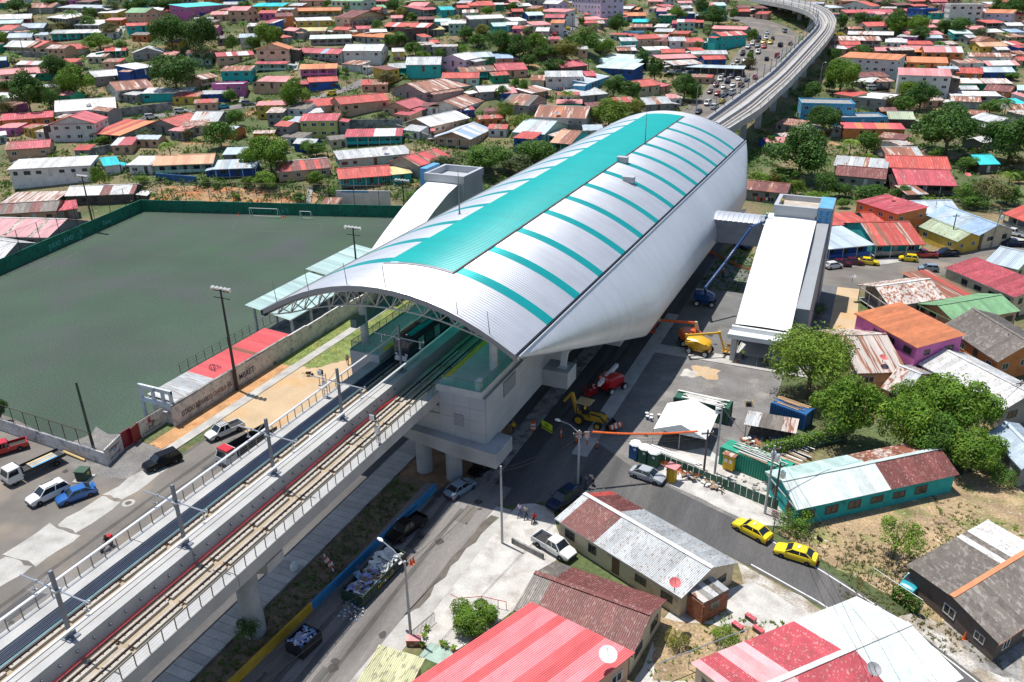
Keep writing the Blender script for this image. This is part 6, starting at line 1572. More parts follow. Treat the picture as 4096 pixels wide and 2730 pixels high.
# floodlight masts
mast_d = flat('floodlight_mast', (0.035, 0.035, 0.04), 0.6); lampw = flat('lamp_white', (0.78, 0.78, 0.76), 0.4)
def flood(top, H_, label, n_=5, base=None, tri=(0.26, 0.13), rot=0.0, col=None):
    b_ = P(*base) if base else P(*top, H_); 
    t = thing('floodlight_mast', label, 'floodlight', (b_.x, b_.y, 0)); MB().tube([(0, 0, 0), (0, 0, H_)], list(tri), 8).build('mast', col or mast_d, t, smooth=True)
    c, s = math.cos(rot), math.sin(rot)
    for z in (H_ - 0.2, H_ - 1.3): MB().bar((-1.5 * c, -1.5 * s, z), (1.5 * c, 1.5 * s, z), 0.1).build('crossarm', mast_d, t)
    for k in range(n_):
        f = (k - (n_ - 1) / 2) / max(1, (n_ - 1) / 2); h = MB().tube([(1.5 * c * f, 1.5 * s * f, H_ + 0.25), (1.5 * c * f - 0.3 * s - 0.3, 1.5 * s * f + 0.4, H_ - 0.05), (1.5 * c * f - 0.5, 1.5 * s * f + 0.6, H_ - 0.2)], [0.18, 0.32, 0.36], 8).build('floodlight', lampw, t, smooth=True)
flood(DP(508, 662), 16.2, 'dark floodlight mast with white lamps beside the red office roof', base=DP(546, 897)); flood(TP(1, 1, 890, 530), 15.0, 'floodlight mast with white lamps between the two teal stand roofs')
flood(TP(1, 1, 1345, 95), 15.5, 'floodlight mast before the green far wall, nearest the station'); flood(TP(0, 1, 800, 60), 13.6, 'floodlight mast at the left green wall', base=TP(0, 1, 870, 562))
t = thing('pole', 'leaning mossy green bare pole standing at the parking wall corner', 'pole', P(*TP(0, 2, 860, 985))); MB().tube([(0, 0, 0), (-0.1, 0.05, 9.8)], [0.2, 0.14], 8).build('shaft', M('pole_moss', (0.045, 0.075, 0.05), 0.8, mix=(0.09, 0.09, 0.085), msc=1.0), t, smooth=True)
# low retaining wall, blue then yellow
bw_m = M('blue_wall', (0.03, 0.20, 0.40), 0.85, var=0.2, mix=(0.18, 0.38, 0.5), msc=0.6, mamt=(0.6, 0.68)); yw_m = M('yellow_wall', (0.48, 0.29, 0.02), 0.85, var=0.15)
lw = thing('low_wall', 'low retaining wall beside the dark median, yellow then blue', 'wall', (4.2, 49, 0))
pa_, pb_ = Vector((3.0, 20, 0)), Vector((6.3, 70, 0))
for i in range(20):
    a = pa_.lerp(pb_, i / 20) - lw.location; b_ = pa_.lerp(pb_, (i + 1) / 20) - lw.location; a.z = b_.z = 0.5; MB().bar(a, a.lerp(b_, 0.998), 0.25, 1.0).build('wall_bay', yw_m if i < 11 else bw_m, lw)
dv = (pb_ - pa_).normalized(); text('2014-2019', 0.42, ink, lw, face4(pa_.lerp(pb_, 0.88) - lw.location + Vector((0.14, 0, 0.5)), dv, (0, 0, 1)), sx=0.9); text('VOTANTE', 0.4, ink, lw, face4(pa_.lerp(pb_, 0.83) - lw.location + Vector((0.14, 0, 0.3)), dv, (0, 0, 1)), sx=0.9)
# ================================================================== VEHICLES
def paint(n_, c): return M('paint_' + n_, c, 0.28, 0.0, var=0.03, fine=0.0, coat=0.7, spec=0.5)
PC = {'white': paint('white', (0.68, 0.68, 0.67)), 'black': M('paint_black', (0.006, 0.006, 0.007), 0.3, var=0.03, fine=0.0, coat=0.0, spec=0.22), 'blue': paint('blue', (0.015, 0.11, 0.36)), 'silver': paint('silver', (0.36, 0.38, 0.40)), 'grey': paint('grey', (0.16, 0.165, 0.17)), 'yellow': paint('taxi_yellow', (0.78, 0.58, 0.01)), 'red': paint('red', (0.50, 0.012, 0.015)), 'maroon': paint('maroon', (0.10, 0.01, 0.025)), 'navy': M('paint_navy', (0.008, 0.018, 0.055), 0.3, var=0.03, fine=0.0, spec=0.3), 'teal': paint('teal', (0.02, 0.30, 0.36)), 'slate': paint('slate_blue', (0.20, 0.26, 0.33)), 'orange': paint('orange', (0.62, 0.10, 0.012)), 'green': paint('dark_green', (0.012, 0.08, 0.04))}
car_gl = M('car_glass', (0.012, 0.018, 0.022), 0.06, 0.0, var=0, fine=0, spec=0.7); tyre_m = M('tyre_rubber', (0.018, 0.018, 0.018), 0.9); rim_m = flat('wheel_rim', (0.45, 0.46, 0.47), 0.3, 0.8); tail_m = flat('tail_lamp', (0.45, 0.01, 0.01), 0.25); head_m = flat('head_lamp', (0.75, 0.77, 0.78), 0.12); blackp = flat('black_trim', (0.02, 0.02, 0.02), 0.6)
def loft(st_, w, zb):
    mb = MB(); rows = []
    for x, f, zt_ in st_:
        y = w * f; rows.append([(x, -y * 0.93, zb), (x, -y, zb + 0.22), (x, -y * 0.99, zt_ * 0.82), (x, -y * 0.93, zt_ * 0.97), (x, -y * 0.55, zt_ + 0.02), (x, 0, zt_ + 0.03), (x, y * 0.55, zt_ + 0.02), (x, y * 0.93, zt_ * 0.97), (x, y * 0.99, zt_ * 0.82), (x, y, zb + 0.22), (x, y * 0.93, zb)])
    mb.grid(rows); mb.poly(rows[0]); mb.poly(rows[-1][::-1]); n_ = 11
    for i in range(len(rows) - 1): mb.f.append((i * n_, (i + 1) * n_, (i + 1) * n_ + n_ - 1, i * n_ + n_ - 1)); mb.m.append(0)
    return mb
KIND = {  # length, half width, bottom, body stations, cabin (base x0,x1, roof x0,x1, z base, z roof), wheel x, wheel r
 'sedan': (4.4, 0.86, 0.24, [(-2.2, .80, .66), (-2.12, .93, .90), (-1.5, 1, 1.0), (-0.6, 1, 1.0), (0.9, 1, 0.97), (1.5, .99, .88), (2.0, .93, .76), (2.2, .78, .60)], (-1.72, 1.05, -0.95, 0.30, 0.96, 1.44), (-1.32, 1.32), 0.31),
 'hatch': (3.75, 0.82, 0.24, [(-1.87, .84, .80), (-1.8, .95, 1.0), (-1.0, 1, 1.02), (0.7, 1, 1.0), (1.25, .99, .92), (1.7, .93, .80), (1.87, .80, .62)], (-1.78, 1.0, -1.35, 0.28, 0.98, 1.50), (-1.18, 1.15), 0.30),
 'suv': (4.65, 0.93, 0.32, [(-2.32, .86, .95), (-2.25, .96, 1.10), (-1.0, 1, 1.12), (0.9, 1, 1.10), (1.5, 1, 1.04), (2.1, .95, .94), (2.32, .84, .72)], (-2.2, 1.15, -1.8, 0.35, 1.08, 1.74), (-1.38, 1.40), 0.37),
 'van': (4.7, 0.90, 0.30, [(-2.35, .92, 1.0), (-2.3, .98, 1.15), (-1.0, 1, 1.15), (1.4, 1, 1.12), (2.0, .97, 1.0), (2.35, .86, .72)], (-2.3, 1.95, -2.15, 1.05, 1.1, 1.95), (-1.45, 1.45), 0.33),
 'pickup': (5.25, 0.93, 0.36, [(-0.35, 1, 1.12), (0.9, 1, 1.10), (1.5, 1, 1.06), (2.2, .96, .98), (2.62, .84, .76)], (-0.5, 1.45, -0.25, 0.75, 1.08, 1.76), (-1.55, 1.62), 0.39)}
CM = {}
for kd, (L_, w, zb, st_, cb, wx, wr) in KIND.items():
    d = {'body': loft(st_, w, zb).mesh('body', PC['white'], True)}
    x0, x1, r0, r1, z0, z1 = cb; wb, wt_ = w * 0.90, w * 0.72
    mb = MB(); mb.add([(r0, -wt_, z1), (r1, -wt_, z1), (r1, wt_, z1), (r0, wt_, z1), (r0 - 0.12, -wt_ - 0.04, z1 - 0.06), (r1 + 0.12, -wt_ - 0.04, z1 - 0.06), (r1 + 0.12, wt_ + 0.04, z1 - 0.06), (r0 - 0.12, wt_ + 0.04, z1 - 0.06)], [(0, 1, 2, 3), (0, 4, 5, 1), (1, 5, 6, 2), (2, 6, 7, 3), (3, 7, 4, 0)])
    for s in (-1, 1):
        for a, b_ in (((x0, s * wb, z0), (r0, s * wt_, z1 - 0.02)), ((x1, s * wb, z0), (r1, s * wt_, z1 - 0.02)), (((x0 + x1) / 2 - 0.1, s * wb * 1.005, z0), ((r0 + r1) / 2 - 0.1, s * wt_ * 1.01, z1 - 0.02))): mb.bar(a, b_, 0.08, 0.06)
    d['roof_panel'] = mb.mesh('roof_panel', PC['white'])
    q = lambda pts: MB().add(pts, [(0, 1, 2, 3)])
    d['windscreen'] = q([(x1, -wb * .96, z0), (x1, wb * .96, z0), (r1 + .05, wt_, z1 - .05), (r1 + .05, -wt_, z1 - .05)]).mesh('windscreen', car_gl)
    d['rear_window'] = q([(x0, wb * .96, z0), (x0, -wb * .96, z0), (r0 - .05, -wt_, z1 - .05), (r0 - .05, wt_, z1 - .05)]).mesh('rear_window', car_gl)
    for s, nm in ((1, 'sl'), (-1, 'sr')): d[nm] = q([(x0 + .05, s * wb, z0), (x1 - .05, s * wb, z0), (r1, s * wt_, z1 - .05), (r0, s * wt_, z1 - .05)][::-s]).mesh('side_window', car_gl)
    ex = L_ / 2
    d['hl'] = MB().box((0, 0, 0), (0.14, 0.34, 0.13)).mesh('headlight', head_m); d['tl'] = MB().box((0, 0, 0), (0.12, 0.26, 0.2)).mesh('taillight', tail_m)
    d['bump'] = MB().box((0, 0, 0), (0.16, w * 1.7, 0.2)).mesh('bumper', blackp); d['mir'] = MB().box((0, 0, 0), (0.12, 0.16, 0.11)).mesh('mirror', blackp)
    tm = MB(); tm.lathe([(wr * 0.6, -0.11), (wr * 0.95, -0.11), (wr, -0.05), (wr, 0.05), (wr * 0.95, 0.11), (wr * 0.6, 0.11)], n=16); d['tyre'] = tm.mesh('tyre', tyre_m, True)
    rm = MB(); rm.lathe([(wr * 0.62, -0.1), (wr * 0.62, 0.1)], n=10); rm.lathe([(wr * 0.18, 0.1), (wr * 0.15, 0.13)], n=8); d['rim'] = rm.mesh('rim', rim_m)
    if kd == 'pickup':
        mb = MB(); xa, xb = -ex + 0.05, -0.38; mb.b2(xa, xb, -w * .97, -w * .9, zb + .1, 1.06).b2(xa, xb, w * .9, w * .97, zb + .1, 1.06).b2(xa, xa + .08, -w * .9, w * .9, zb + .1, 1.06).b2(xa + .08, xb, -w * .9, w * .9, .62, .68)
        d['bed'] = mb.mesh('bed_walls', PC['white']); d['bedf'] = MB().b2(xa + .1, xb - .02, -w * .88, w * .88, .69, .71).mesh('bed_liner', blackp)
    CM[kd] = d
NCAR = [0]
def car(kd, col, rear, front, label, group=None, extra=None, pos=None, small=False, scale=1.0):
    L_, w, zb, st_, cb, wx, wr = KIND[kd]; d = CM[kd]
    if pos is None:
        a = hit(*rear); b_ = hit(*front); c = (a + b_) / 2; h = math.atan2(b_.y - a.y, b_.x - a.x)
    else: c, h = Vector((pos[0], pos[1], gz(pos[0], pos[1]))), pos[2]
    z = 0.04 if gz(c.x, c.y) < 0.01 else gz(c.x, c.y) + 0.18
    t = thing({'sedan': 'parked_car', 'hatch': 'hatchback_car', 'suv': 'suv_car', 'van': 'van', 'pickup': 'pickup_truck'}[kd], label, 'pickup' if kd == 'pickup' else 'van' if kd == 'van' else 'car', (c.x, c.y, z), h, group)
    pm = PC[col]; ex = L_ / 2; t.scale = (scale,) * 3
    obj('body', d['body'], t, mat=pm); obj('roof_panel', d['roof_panel'], t, mat=pm)
    for nm, on in (('windscreen', 'windscreen'), ('rear_window', 'rear_window'), ('sl', 'side_window'), ('sr', 'side_window')): obj(on, d[nm], t)
    for x in wx:
        for s in (-1, 1):
            wo = obj('wheel', d['tyre'], t, mw=Matrix.Translation((x, s * (w - 0.09), wr)) @ Matrix.Rotation(-s * PI / 2, 4, 'X'))
            if not small: obj('rim', d['rim'], wo)
    if kd == 'pickup': obj('bed_walls', d['bed'], t, mat=pm); obj('bed_liner', d['bedf'], t)
    zf = st_[-1][2] * 0.85
    for s in (-1, 1):
        obj('headlight', d['hl'], t, (ex - 0.16, s * w * .62, zf)); obj('taillight', d['tl'], t, (-ex + 0.05, s * w * .72, st_[0][2] * .88 if kd != 'pickup' else .85))
        if not small: obj('mirror', d['mir'], t, (cb[1] - 0.15, s * (w + 0.04), cb[4] + 0.08))
    if not small: obj('bumper', d['bump'], t, (ex - 0.04, 0, zb + .14)); obj('bumper', d['bump'], t, (-ex + 0.04, 0, zb + .14))
    if extra == 'rack':
        mb = MB()
        for s in (-.55, .55): mb.bar((-.3, s, 1.86), (.8, s, 1.86), .05)
        for k in range(5): mb.bar((-.3 + k * .27, -.55, 1.86), (-.3 + k * .27, .55, 1.86), .04)
        mb.build('roof_rack', blackp, t)
    if extra == 'taxi': MB().box((-.2, 0, cb[5] + .06), (.2, .5, .12)).build('taxi_sign', head_m, t)
    if extra == 'rails':
        for s in (-.6, .6): MB().bar((-1.2, s, cb[5] + .04), (.3, s, cb[5] + .04), .05).build('roof_rail', blackp, t)
    if extra == 'spoiler': MB().box((-ex + .15, 0, 1.12), (.25, 1.3, .05)).build('spoiler', pm, t)
    if extra == 'sunroof': MB().box((0.0, 0, cb[5] + .005), (.7, .8, .01)).build('sunroof', car_gl, t)
    return t
def C_(c, r, kd, col, rx, ry, fx, fy, label, extra=None, small=False): return car(kd, col, TP(c, r, rx, ry), TP(c, r, fx, fy), label, extra=extra, small=small)
C_(0, 2, 'suv', 'black', 1640, 1085, 1355, 1200, 'black SUV driving along the dusty avenue beside the stadium gates')
C_(0, 2, 'pickup', 'white', 2205, 800, 1935, 915, 'white pickup with black roof rack on the avenue', 'rack')
C_(0, 2, 'suv', 'white', 610, 1370, 290, 1520, 'white SUV parked beside the blue saloon', 'rails')
C_(0, 2, 'sedan', 'blue', 865, 1390, 555, 1505, 'bright blue saloon with rear spoiler at the parking lot edge', 'spoiler')
C_(0, 2, 'pickup', 'red', 190, 985, -70, 1060, 'red pickup cut off by the left edge')
C_(1, 2, 'sedan', 'black', 2165, 1135, 2010, 1240, 'black saloon in the shade right of the station columns')
C_(1, 2, 'sedan', 'slate', 1800, 1440, 1965, 1335, 'slate blue saloon in the shade beside the blue wall')
C_(1, 3, 'pickup', 'black', 1500, 110, 1275, 275, 'old black pickup parked against the blue wall behind the debris skip')
C_(2, 2, 'sedan', 'silver', 1120, 1225, 1370, 1310, 'grey saloon at the shadow edge of the road junction')
C_(2, 2, 'suv', 'navy', 565, 1425, 375, 1560, 'dark SUV parked in the shade by the lamp post', 'sunroof')
C_(2, 3, 'pickup', 'white', 235, 270, 540, 450, 'white pickup parked beside the maroon and zinc house')
C_(2, 3, 'sedan', 'yellow', 2330, 275, 2075, 140, 'yellow taxi beside the utility pole, upper of two on the road', 'taxi')
C_(3, 3, 'sedan', 'yellow', 425, 480, 80, 370, 'yellow taxi on the road, lower of two', 'taxi')
C_(3, 3, 'hatch', 'teal', 1400, 625, 1270, 745, 'teal car under the brown-grey carport roof')
C_(3, 1, 'hatch', 'white', 560, 905, 640, 895, 'white hatchback parked nearest the lift tower'); C_(3, 1, 'sedan', 'maroon', 610, 875, 715, 880, 'maroon saloon parked second from the lift tower')
C_(3, 1, 'sedan', 'maroon', 710, 860, 850, 868, 'dark maroon saloon parked beside the yellow taxi'); C_(3, 1, 'sedan', 'yellow', 840, 855, 990, 870, 'yellow taxi parked in the row by the blue shop')
C_(3, 1, 'hatch', 'yellow', 1360, 840, 1210, 825, 'yellow hatchback parked behind the red pickup'); C_(3, 1, 'pickup', 'red', 1520, 800, 1345, 795, 'red pickup parked on the cross street')
C_(3, 1, 'pickup', 'navy', 1725, 785, 1545, 790, 'navy pickup parked ahead of the red pickup'); C_(3, 1, 'hatch', 'slate', 1555, 930, 1385, 920, 'silver-blue hatchback driving on the cross street')
C_(3, 1, 'suv', 'white', 2125, 820, 2310, 810, 'white SUV driving at the far end of the cross street'); C_(3, 1, 'pickup', 'navy', 2340, 700, 2165, 695, 'dark pickup parked by the graffiti wall')
C_(3, 1, 'pickup', 'silver', 1395, 575, 1305, 560, 'silver pickup tucked between the mossy and rusty roofs'); C_(3, 1, 'pickup', 'white', 2300, 610, 2200, 590, 'white pickup parked behind the wall by the steel-blue roof')
C_(2, 1, 'sedan', 'navy', 2060, 690, 2170, 735, 'navy saloon parked on grass behind the orange net')
C_(0, 0, 'suv', 'white', 1335, 1110, 1450, 1085, 'white SUV on the hill road, lower of two', small=True); C_(0, 0, 'suv', 'white', 1600, 1052, 1735, 1037, 'white SUV on the hill road, upper of two', small=True); C_(0, 0, 'sedan', 'teal', 2115, 995, 1985, 1012, 'turquoise saloon on the hill road', small=True); C_(0, 0, 'suv', 'grey', 2220, 978, 2335, 968, 'grey car at the bend of the hill road', small=True)
C_(1, 0, 'sedan', 'yellow', 175, 962, 55, 968, 'yellow taxi on the hill road above the stone wall', small=True); C_(1, 0, 'hatch', 'yellow', 745, 872, 640, 890, 'yellow hatchback beside the blue house', small=True)
for kd, col, x0, y0, x1, y1, lab in (('sedan', 'yellow', 1455, 655, 1380, 655, 'yellow car parked by the dark tree in the far car park'), ('sedan', 'red', 1395, 635, 1452, 632, 'red car behind the yellow one in the far car park'), ('sedan', 'black', 1480, 708, 1395, 705, 'black car in the near row of the far car park'), ('sedan', 'white', 1445, 682, 1500, 680, 'white car beside the black one in the far car park'), ('suv', 'grey', 1510, 690, 1565, 685, 'grey car in the middle of the far car park row'), ('sedan', 'white', 1585, 690, 1640, 692, 'white car near the end of the far car park row'), ('suv', 'navy', 1632, 692, 1685, 692, 'navy car at the end of the far car park row'), ('sedan', 'grey', 1610, 650, 1678, 645, 'grey car under the long canopy'), ('sedan', 'yellow', 1895, 665, 1812, 662, 'yellow taxi leaving the far car park'),
    ('van', 'white', 1990, 895, 2055, 850, 'white van on the highway by the footbridge'), ('suv', 'maroon', 2085, 818, 2125, 788, 'maroon car on the highway under the footbridge'), ('sedan', 'navy', 2135, 770, 2180, 748, 'dark car on the highway beyond the footbridge'), ('sedan', 'navy', 1905, 925, 1970, 890, 'navy car on the highway beside the viaduct'), ('hatch', 'yellow', 1905, 965, 1955, 935, 'yellow taxi on the highway beside the viaduct'), ('van', 'white', 1820, 1030, 1900, 980, 'white bus van behind the station roof'),
    ('sedan', 'yellow', 520, 75, 505, 55, 'yellow taxi climbing the steep street, upper one'), ('sedan', 'yellow', 500, 42, 488, 28, 'yellow taxi at the top of the steep street'), ('sedan', 'navy', 505, 110, 500, 92, 'dark car on the steep street by the lilac block'), ('van', 'yellow', 548, 120, 602, 112, 'yellow school van before the lilac block'), ('sedan', 'white', 595, 175, 620, 165, 'white car parked below the lilac block'), ('sedan', 'white', 525, 215, 530, 185, 'white car on the steep street'), ('sedan', 'yellow', 505, 285, 520, 265, 'yellow taxi low on the steep street'), ('sedan', 'white', 425, 318, 450, 300, 'white car at the foot of the steep street'), ('sedan', 'red', 380, 338, 415, 325, 'red car at the foot of the steep street'), ('suv', 'white', 475, 335, 510, 318, 'white car behind the trees by the steep street')):
    C_(2, 0, kd, col, x0, y0, x1, y1, lab, small=True)
C_(3, 0, 'van', 'white', 910, 838, 1000, 830, 'white van parked behind the blue building', small=True); C_(3, 0, 'suv', 'black', 1030, 845, 1080, 842, 'black car parked behind the blue building', small=True); C_(3, 0, 'sedan', 'black', 180, 1120, 285, 1105, 'black car parked beside the blue building', small=True); C_(3, 0, 'sedan', 'yellow', 665, 332, 625, 328, 'yellow car beside the far viaduct', small=True)
# the jam on the highway, lane by lane
hp = [Vector(p) for p in HW]; rj = random.Random(3); cols = ['white', 'white', 'silver', 'grey', 'black', 'red', 'navy', 'white', 'yellow', 'maroon', 'silver']
def along(d):
    for a, b_ in zip(hp, hp[1:]):
        l = (b_ - a).length
        if d < l: return a.lerp(b_, d / l), (b_ - a).normalized()
        d -= l
    return hp[-1], (hp[-1] - hp[-2]).normalized()
JAM = []
for off, d0, d1, gap in ((7.5, 120, 235, 8.8), (4.3, 95, 240, 9.5), (1.2, 120, 235, 11), (-4.5, 60, 250, 28), (-8.0, 75, 250, 33)):
    d = d0
    while d < d1:
        p, t_ = along(d); n_ = Vector((-t_.y, t_.x)); q = p + n_ * off; kd = rj.choice(('sedan', 'hatch', 'suv', 'sedan', 'van', 'pickup')); cl = rj.choice(cols)
        h = math.atan2(t_.y, t_.x) + (PI if off > 0 else 0)
        JAM.append((car(kd, cl, None, None, None, 'vehicles on the far highway', pos=(q.x, q.y, h), small=True), cl + ' ' + {'sedan': 'saloon', 'hatch': 'hatchback', 'suv': 'SUV', 'van': 'van', 'pickup': 'pickup'}[kd], 'in the jammed highway lanes' if off > 0 else 'on the open highway lanes'))
        d += gap * rj.uniform(0.9, 1.3)
# trucks
def truck(rear, front, label, cab, bed, Lb=4.6, cargo=None, sides=0.35):
    a, b_ = hit(*rear), hit(*front); h = math.atan2(b_.y - a.y, b_.x - a.x); c = (a + b_) / 2; t = thing('flatbed_truck', label, 'truck', (c.x, c.y, 0.03), h)
    x1 = (Lb + 1.9) / 2
    MB().add([(x1 - 1.75, -1.0, .5), (x1, -1.0, .5), (x1, 1.0, .5), (x1 - 1.75, 1.0, .5), (x1 - 1.75, -1.0, 1.4), (x1 + .03, -1.0, 1.3), (x1 + .03, 1.0, 1.3), (x1 - 1.75, 1.0, 1.4), (x1 - 1.7, -.9, 2.25), (x1 - .35, -.9, 2.2), (x1 - .35, .9, 2.2), (x1 - 1.7, .9, 2.25)], [(3, 2, 1, 0), (0, 1, 5, 4), (1, 2, 6, 5), (2, 3, 7, 6), (3, 0, 4, 7), (4, 5, 9, 8), (5, 6, 10, 9), (6, 7, 11, 10), (7, 4, 8, 11), (8, 9, 10, 11)]).build('cab', cab, t)
    MB().add([(x1 + .01, -.88, 1.38), (x1 + .01, .88, 1.38), (x1 - .28, .8, 2.1), (x1 - .28, -.8, 2.1)], [(0, 1, 2, 3)]).build('windscreen', car_gl, t)
    for s in (-1, 1): MB().add([(x1 - 1.4, s * 1.005, 1.4), (x1 - .15, s * 1.005, 1.38), (x1 - .45, s * .93, 2.05), (x1 - 1.4, s * .92, 2.1)], [(0, 1, 2, 3)]).build('side_window', car_gl, t); MB().box((x1, s * .75, .8), (.08, .3, .2)).build('headlight', head_m, t)
    MB().box((x1 - 1.95 - Lb / 2, 0, .82), (Lb, .8, .2)).build('chassis', blackp, t); MB().box((x1 - 1.95 - Lb / 2, 0, 1.0), (Lb, 2.1, .12)).build('bed_floor', bed, t); MB().box((x1, 0, .5), (.2, 1.9, .25)).build('bumper', blackp, t)
    for s in (-1, 1): MB().box((x1 - 1.95 - Lb / 2, s * 1.03, 1.06 + sides / 2), (Lb, .06, sides)).build('side_board', bed, t)
    MB().box((x1 - 1.9, 0, 1.06 + .5), (.08, 2.1, 1.0)).build('headboard', bed, t)
    for x in (x1 - .75, x1 - 1.95 - Lb * .75):
        for s in (-1, 1): w = obj('wheel', CM['pickup']['tyre'], t, mw=Matrix.Translation((x, s * .88, .4)) @ Matrix.Rotation(-s * PI / 2, 4, 'X')); obj('rim', CM['pickup']['rim'], w)
    return t, x1
t, x1 = truck(TP(0, 2, 555, 1105), TP(0, 2, 90, 1320), 'white flatbed truck carrying timber boards in the parking lot', PC['white'], M('truck_bed_black', (0.03, 0.03, 0.032), 0.7), 5.2)
for k, (m_, y) in enumerate(((M('plywood', (0.50, 0.40, 0.22), 0.8), -.5), (MATS['plywood'], .35), (M('steel_tube_grey', (0.35, 0.38, 0.42), 0.5), 0.0), (film, .75))): tag(MB().box((0, 0, 0), (3.2, .42, .25)).build('cargo_board', m_, None, t.matrix_world @ Vector((0, 0, 0)) if False else (t.location.x - math.cos(t.rotation_euler.z) * 1.1 - math.sin(t.rotation_euler.z) * y, t.location.y - math.sin(t.rotation_euler.z) * 1.1 + math.cos(t.rotation_euler.z) * y, 1.22), t.rotation_euler.z), ['pale plywood stack on the near side of the flatbed truck', 'pale plywood stack on the far side of the flatbed truck', 'grey steel tubes lying between plywood on the flatbed truck', 'blue wrapped bundle on the flatbed truck'][k], 'cargo')
truck(TP(0, 2, 2520, 880), TP(0, 2, 2030, 1165), 'white truck with red visor and long black bed passing behind the viaduct', PC['white'], MATS['truck_bed_black'], 6.5, sides=1.0)[0]
a_ = bpy.data.objects['flatbed_truck.001']; MB().box((3.3, 0, 2.28), (1.2, 1.9, .25)).build('visor', PC['red'], a_)
t, x1 = truck(TP(3, 0, 640, 1300), TP(3, 0, 470, 1310), 'white lorry cab in the dark shed below the blue building', PC['white'], MATS['truck_bed_black'], 4)
# ================================================================== PEOPLE
def skin_fig(joints, edges, name):
    me = bpy.data.meshes.new(name); keys = list(joints); me.from_pydata([joints[k][:3] for k in keys], [(keys.index(a), keys.index(b)) for a, b in edges], [])
    o = bpy.data.objects.new(name, me); COL.objects.link(o); md = o.modifiers.new('s', 'SKIN'); sv = me.skin_vertices[0].data
    for i, k in enumerate(keys): sv[i].radius = (joints[k][3], joints[k][3]); sv[i].use_root = (k == 'pelvis')
    o.modifiers.new('d', 'SUBSURF').levels = 1
    dg = bpy.context.evaluated_depsgraph_get(); out = bpy.data.meshes.new_from_object(o.evaluated_get(dg)); bpy.data.objects.remove(o); out.name = name; return out
EDG = [('pelvis', 'belly'), ('belly', 'chest'), ('chest', 'neck'), ('neck', 'head'), ('head', 'crown')] + sum([[('chest', 'sh' + s), ('sh' + s, 'el' + s), ('el' + s, 'ha' + s), ('ha' + s, 'fi' + s), ('pelvis', 'hip' + s), ('hip' + s, 'kn' + s), ('kn' + s, 'an' + s), ('an' + s, 'to' + s)] for s in 'LR'], [])
def pose(lean=0.0, stride=0.0, arm=0.0, sit=False):
    j = {'pelvis': (0, 0, .95, .14), 'belly': (lean * .12, 0, 1.10, .135), 'chest': (lean * .3, 0, 1.32, .15), 'neck': (lean * .45, 0, 1.50, .055), 'head': (lean * .52 + .01, 0, 1.62, .095), 'crown': (lean * .55, 0, 1.70, .075)}
    if lean > 0.8: j['belly'] = (.16, 0, 1.03, .135); j['chest'] = (.38, 0, 1.12, .15); j['neck'] = (.55, 0, 1.13, .06); j['head'] = (.66, 0, 1.10, .095); j['crown'] = (.74, 0, 1.06, .07)
    for s, y in (('L', 1), ('R', -1)):
        c = j['chest']; j['sh' + s] = (c[0], y * .19, c[2] + .07, .062); f = stride * y
        j['el' + s] = (c[0] - f * .12 + arm * .12, y * .25, c[2] - .22, .047); j['ha' + s] = (c[0] - f * .2 + arm * .34, y * .23, c[2] - .42 + arm * .22, .036); j['fi' + s] = (c[0] - f * .22 + arm * .44, y * .22, c[2] - .52 + arm * .26, .028)
        j['hip' + s] = (0, y * .10, .90, .10)
        if sit: j['kn' + s] = (.42, y * .13, .88, .07); j['an' + s] = (.46, y * .13, .48, .05); j['to' + s] = (.60, y * .13, .44, .042)
        else: j['kn' + s] = (.05 + f * .2, y * .11, .50, .068); j['an' + s] = (-.02 + f * .34 - max(0, -f) * .12, y * .11, .09, .048); j['to' + s] = (.14 + f * .34 - max(0, -f) * .12, y * .12, .045, .042)
    return j
POSES = {k: skin_fig(pose(**v), EDG, 'body') for k, v in {'stand': dict(arm=.3), 'walk': dict(stride=1.0), 'bend': dict(lean=1.0, arm=.2), 'sit': dict(sit=True, arm=.8)}.items()}
sk = flat('skin_brown', (0.20, 0.10, 0.065), 0.6); hairm = flat('hair_black', (0.012, 0.01, 0.01), 0.7)
for k, me in POSES.items():
    me.materials.clear()
    for m_ in (sk, sk, sk, hairm): me.materials.append(m_)
    hx = {'bend': .66}.get(k, .05)
    for p in me.polygons:
        c = p.center; zz = c.z
        if k == 'bend': p.material_index = 3 if c.x > .68 and zz > 1.06 else 0 if c.x > .56 else 1 if zz > .98 or c.x > .3 else 2
        else: p.material_index = (3 if zz > 1.66 or (zz > 1.56 and c.x < -.03) else 0 if zz > 1.47 else 0 if (abs(c.y) > .19 and zz < 1.15 and zz > .75) else 1 if zz > .98 else 2)
        p.use_smooth = True
def cl(n_, c): return flat('cloth_' + n_, c, 0.85)
def person(px, h, shirt, trous, label, ps='stand', z=None, helmet=None, vest=None, at=None, scale=1.08):
    g = Vector(at) if at else hit(*px); g.z = g.z if at else (g.z + 0.04 if z is None else z)
    t = thing('person', label, 'person', g, h); b_ = obj('body', POSES[ps], t, mat=[sk, shirt, trous, hairm]); t.scale = (scale,) * 3
    if ps == 'sit': b_.location.z = -.40
    if helmet: MB().lathe([(.15, 0), (.13, .07), (.08, .12), (.02, .14)], (0.01, 0, 1.66 - (.40 if ps == 'sit' else 0)), 10).build('helmet', helmet, t, smooth=True)
    if vest: MB().lathe([(.175, 0), (.19, .2), (.20, .38), (.16, .46)], (0.015, 0, 1.0 - (.40 if ps == 'sit' else 0)), 10).build('vest', vest, t, smooth=True)
    for s in (-.11, .11):
        if ps in ('stand',): MB().box((.06, s, .04), (.27, .1, .08)).build('shoe', blackp, t)
    return t
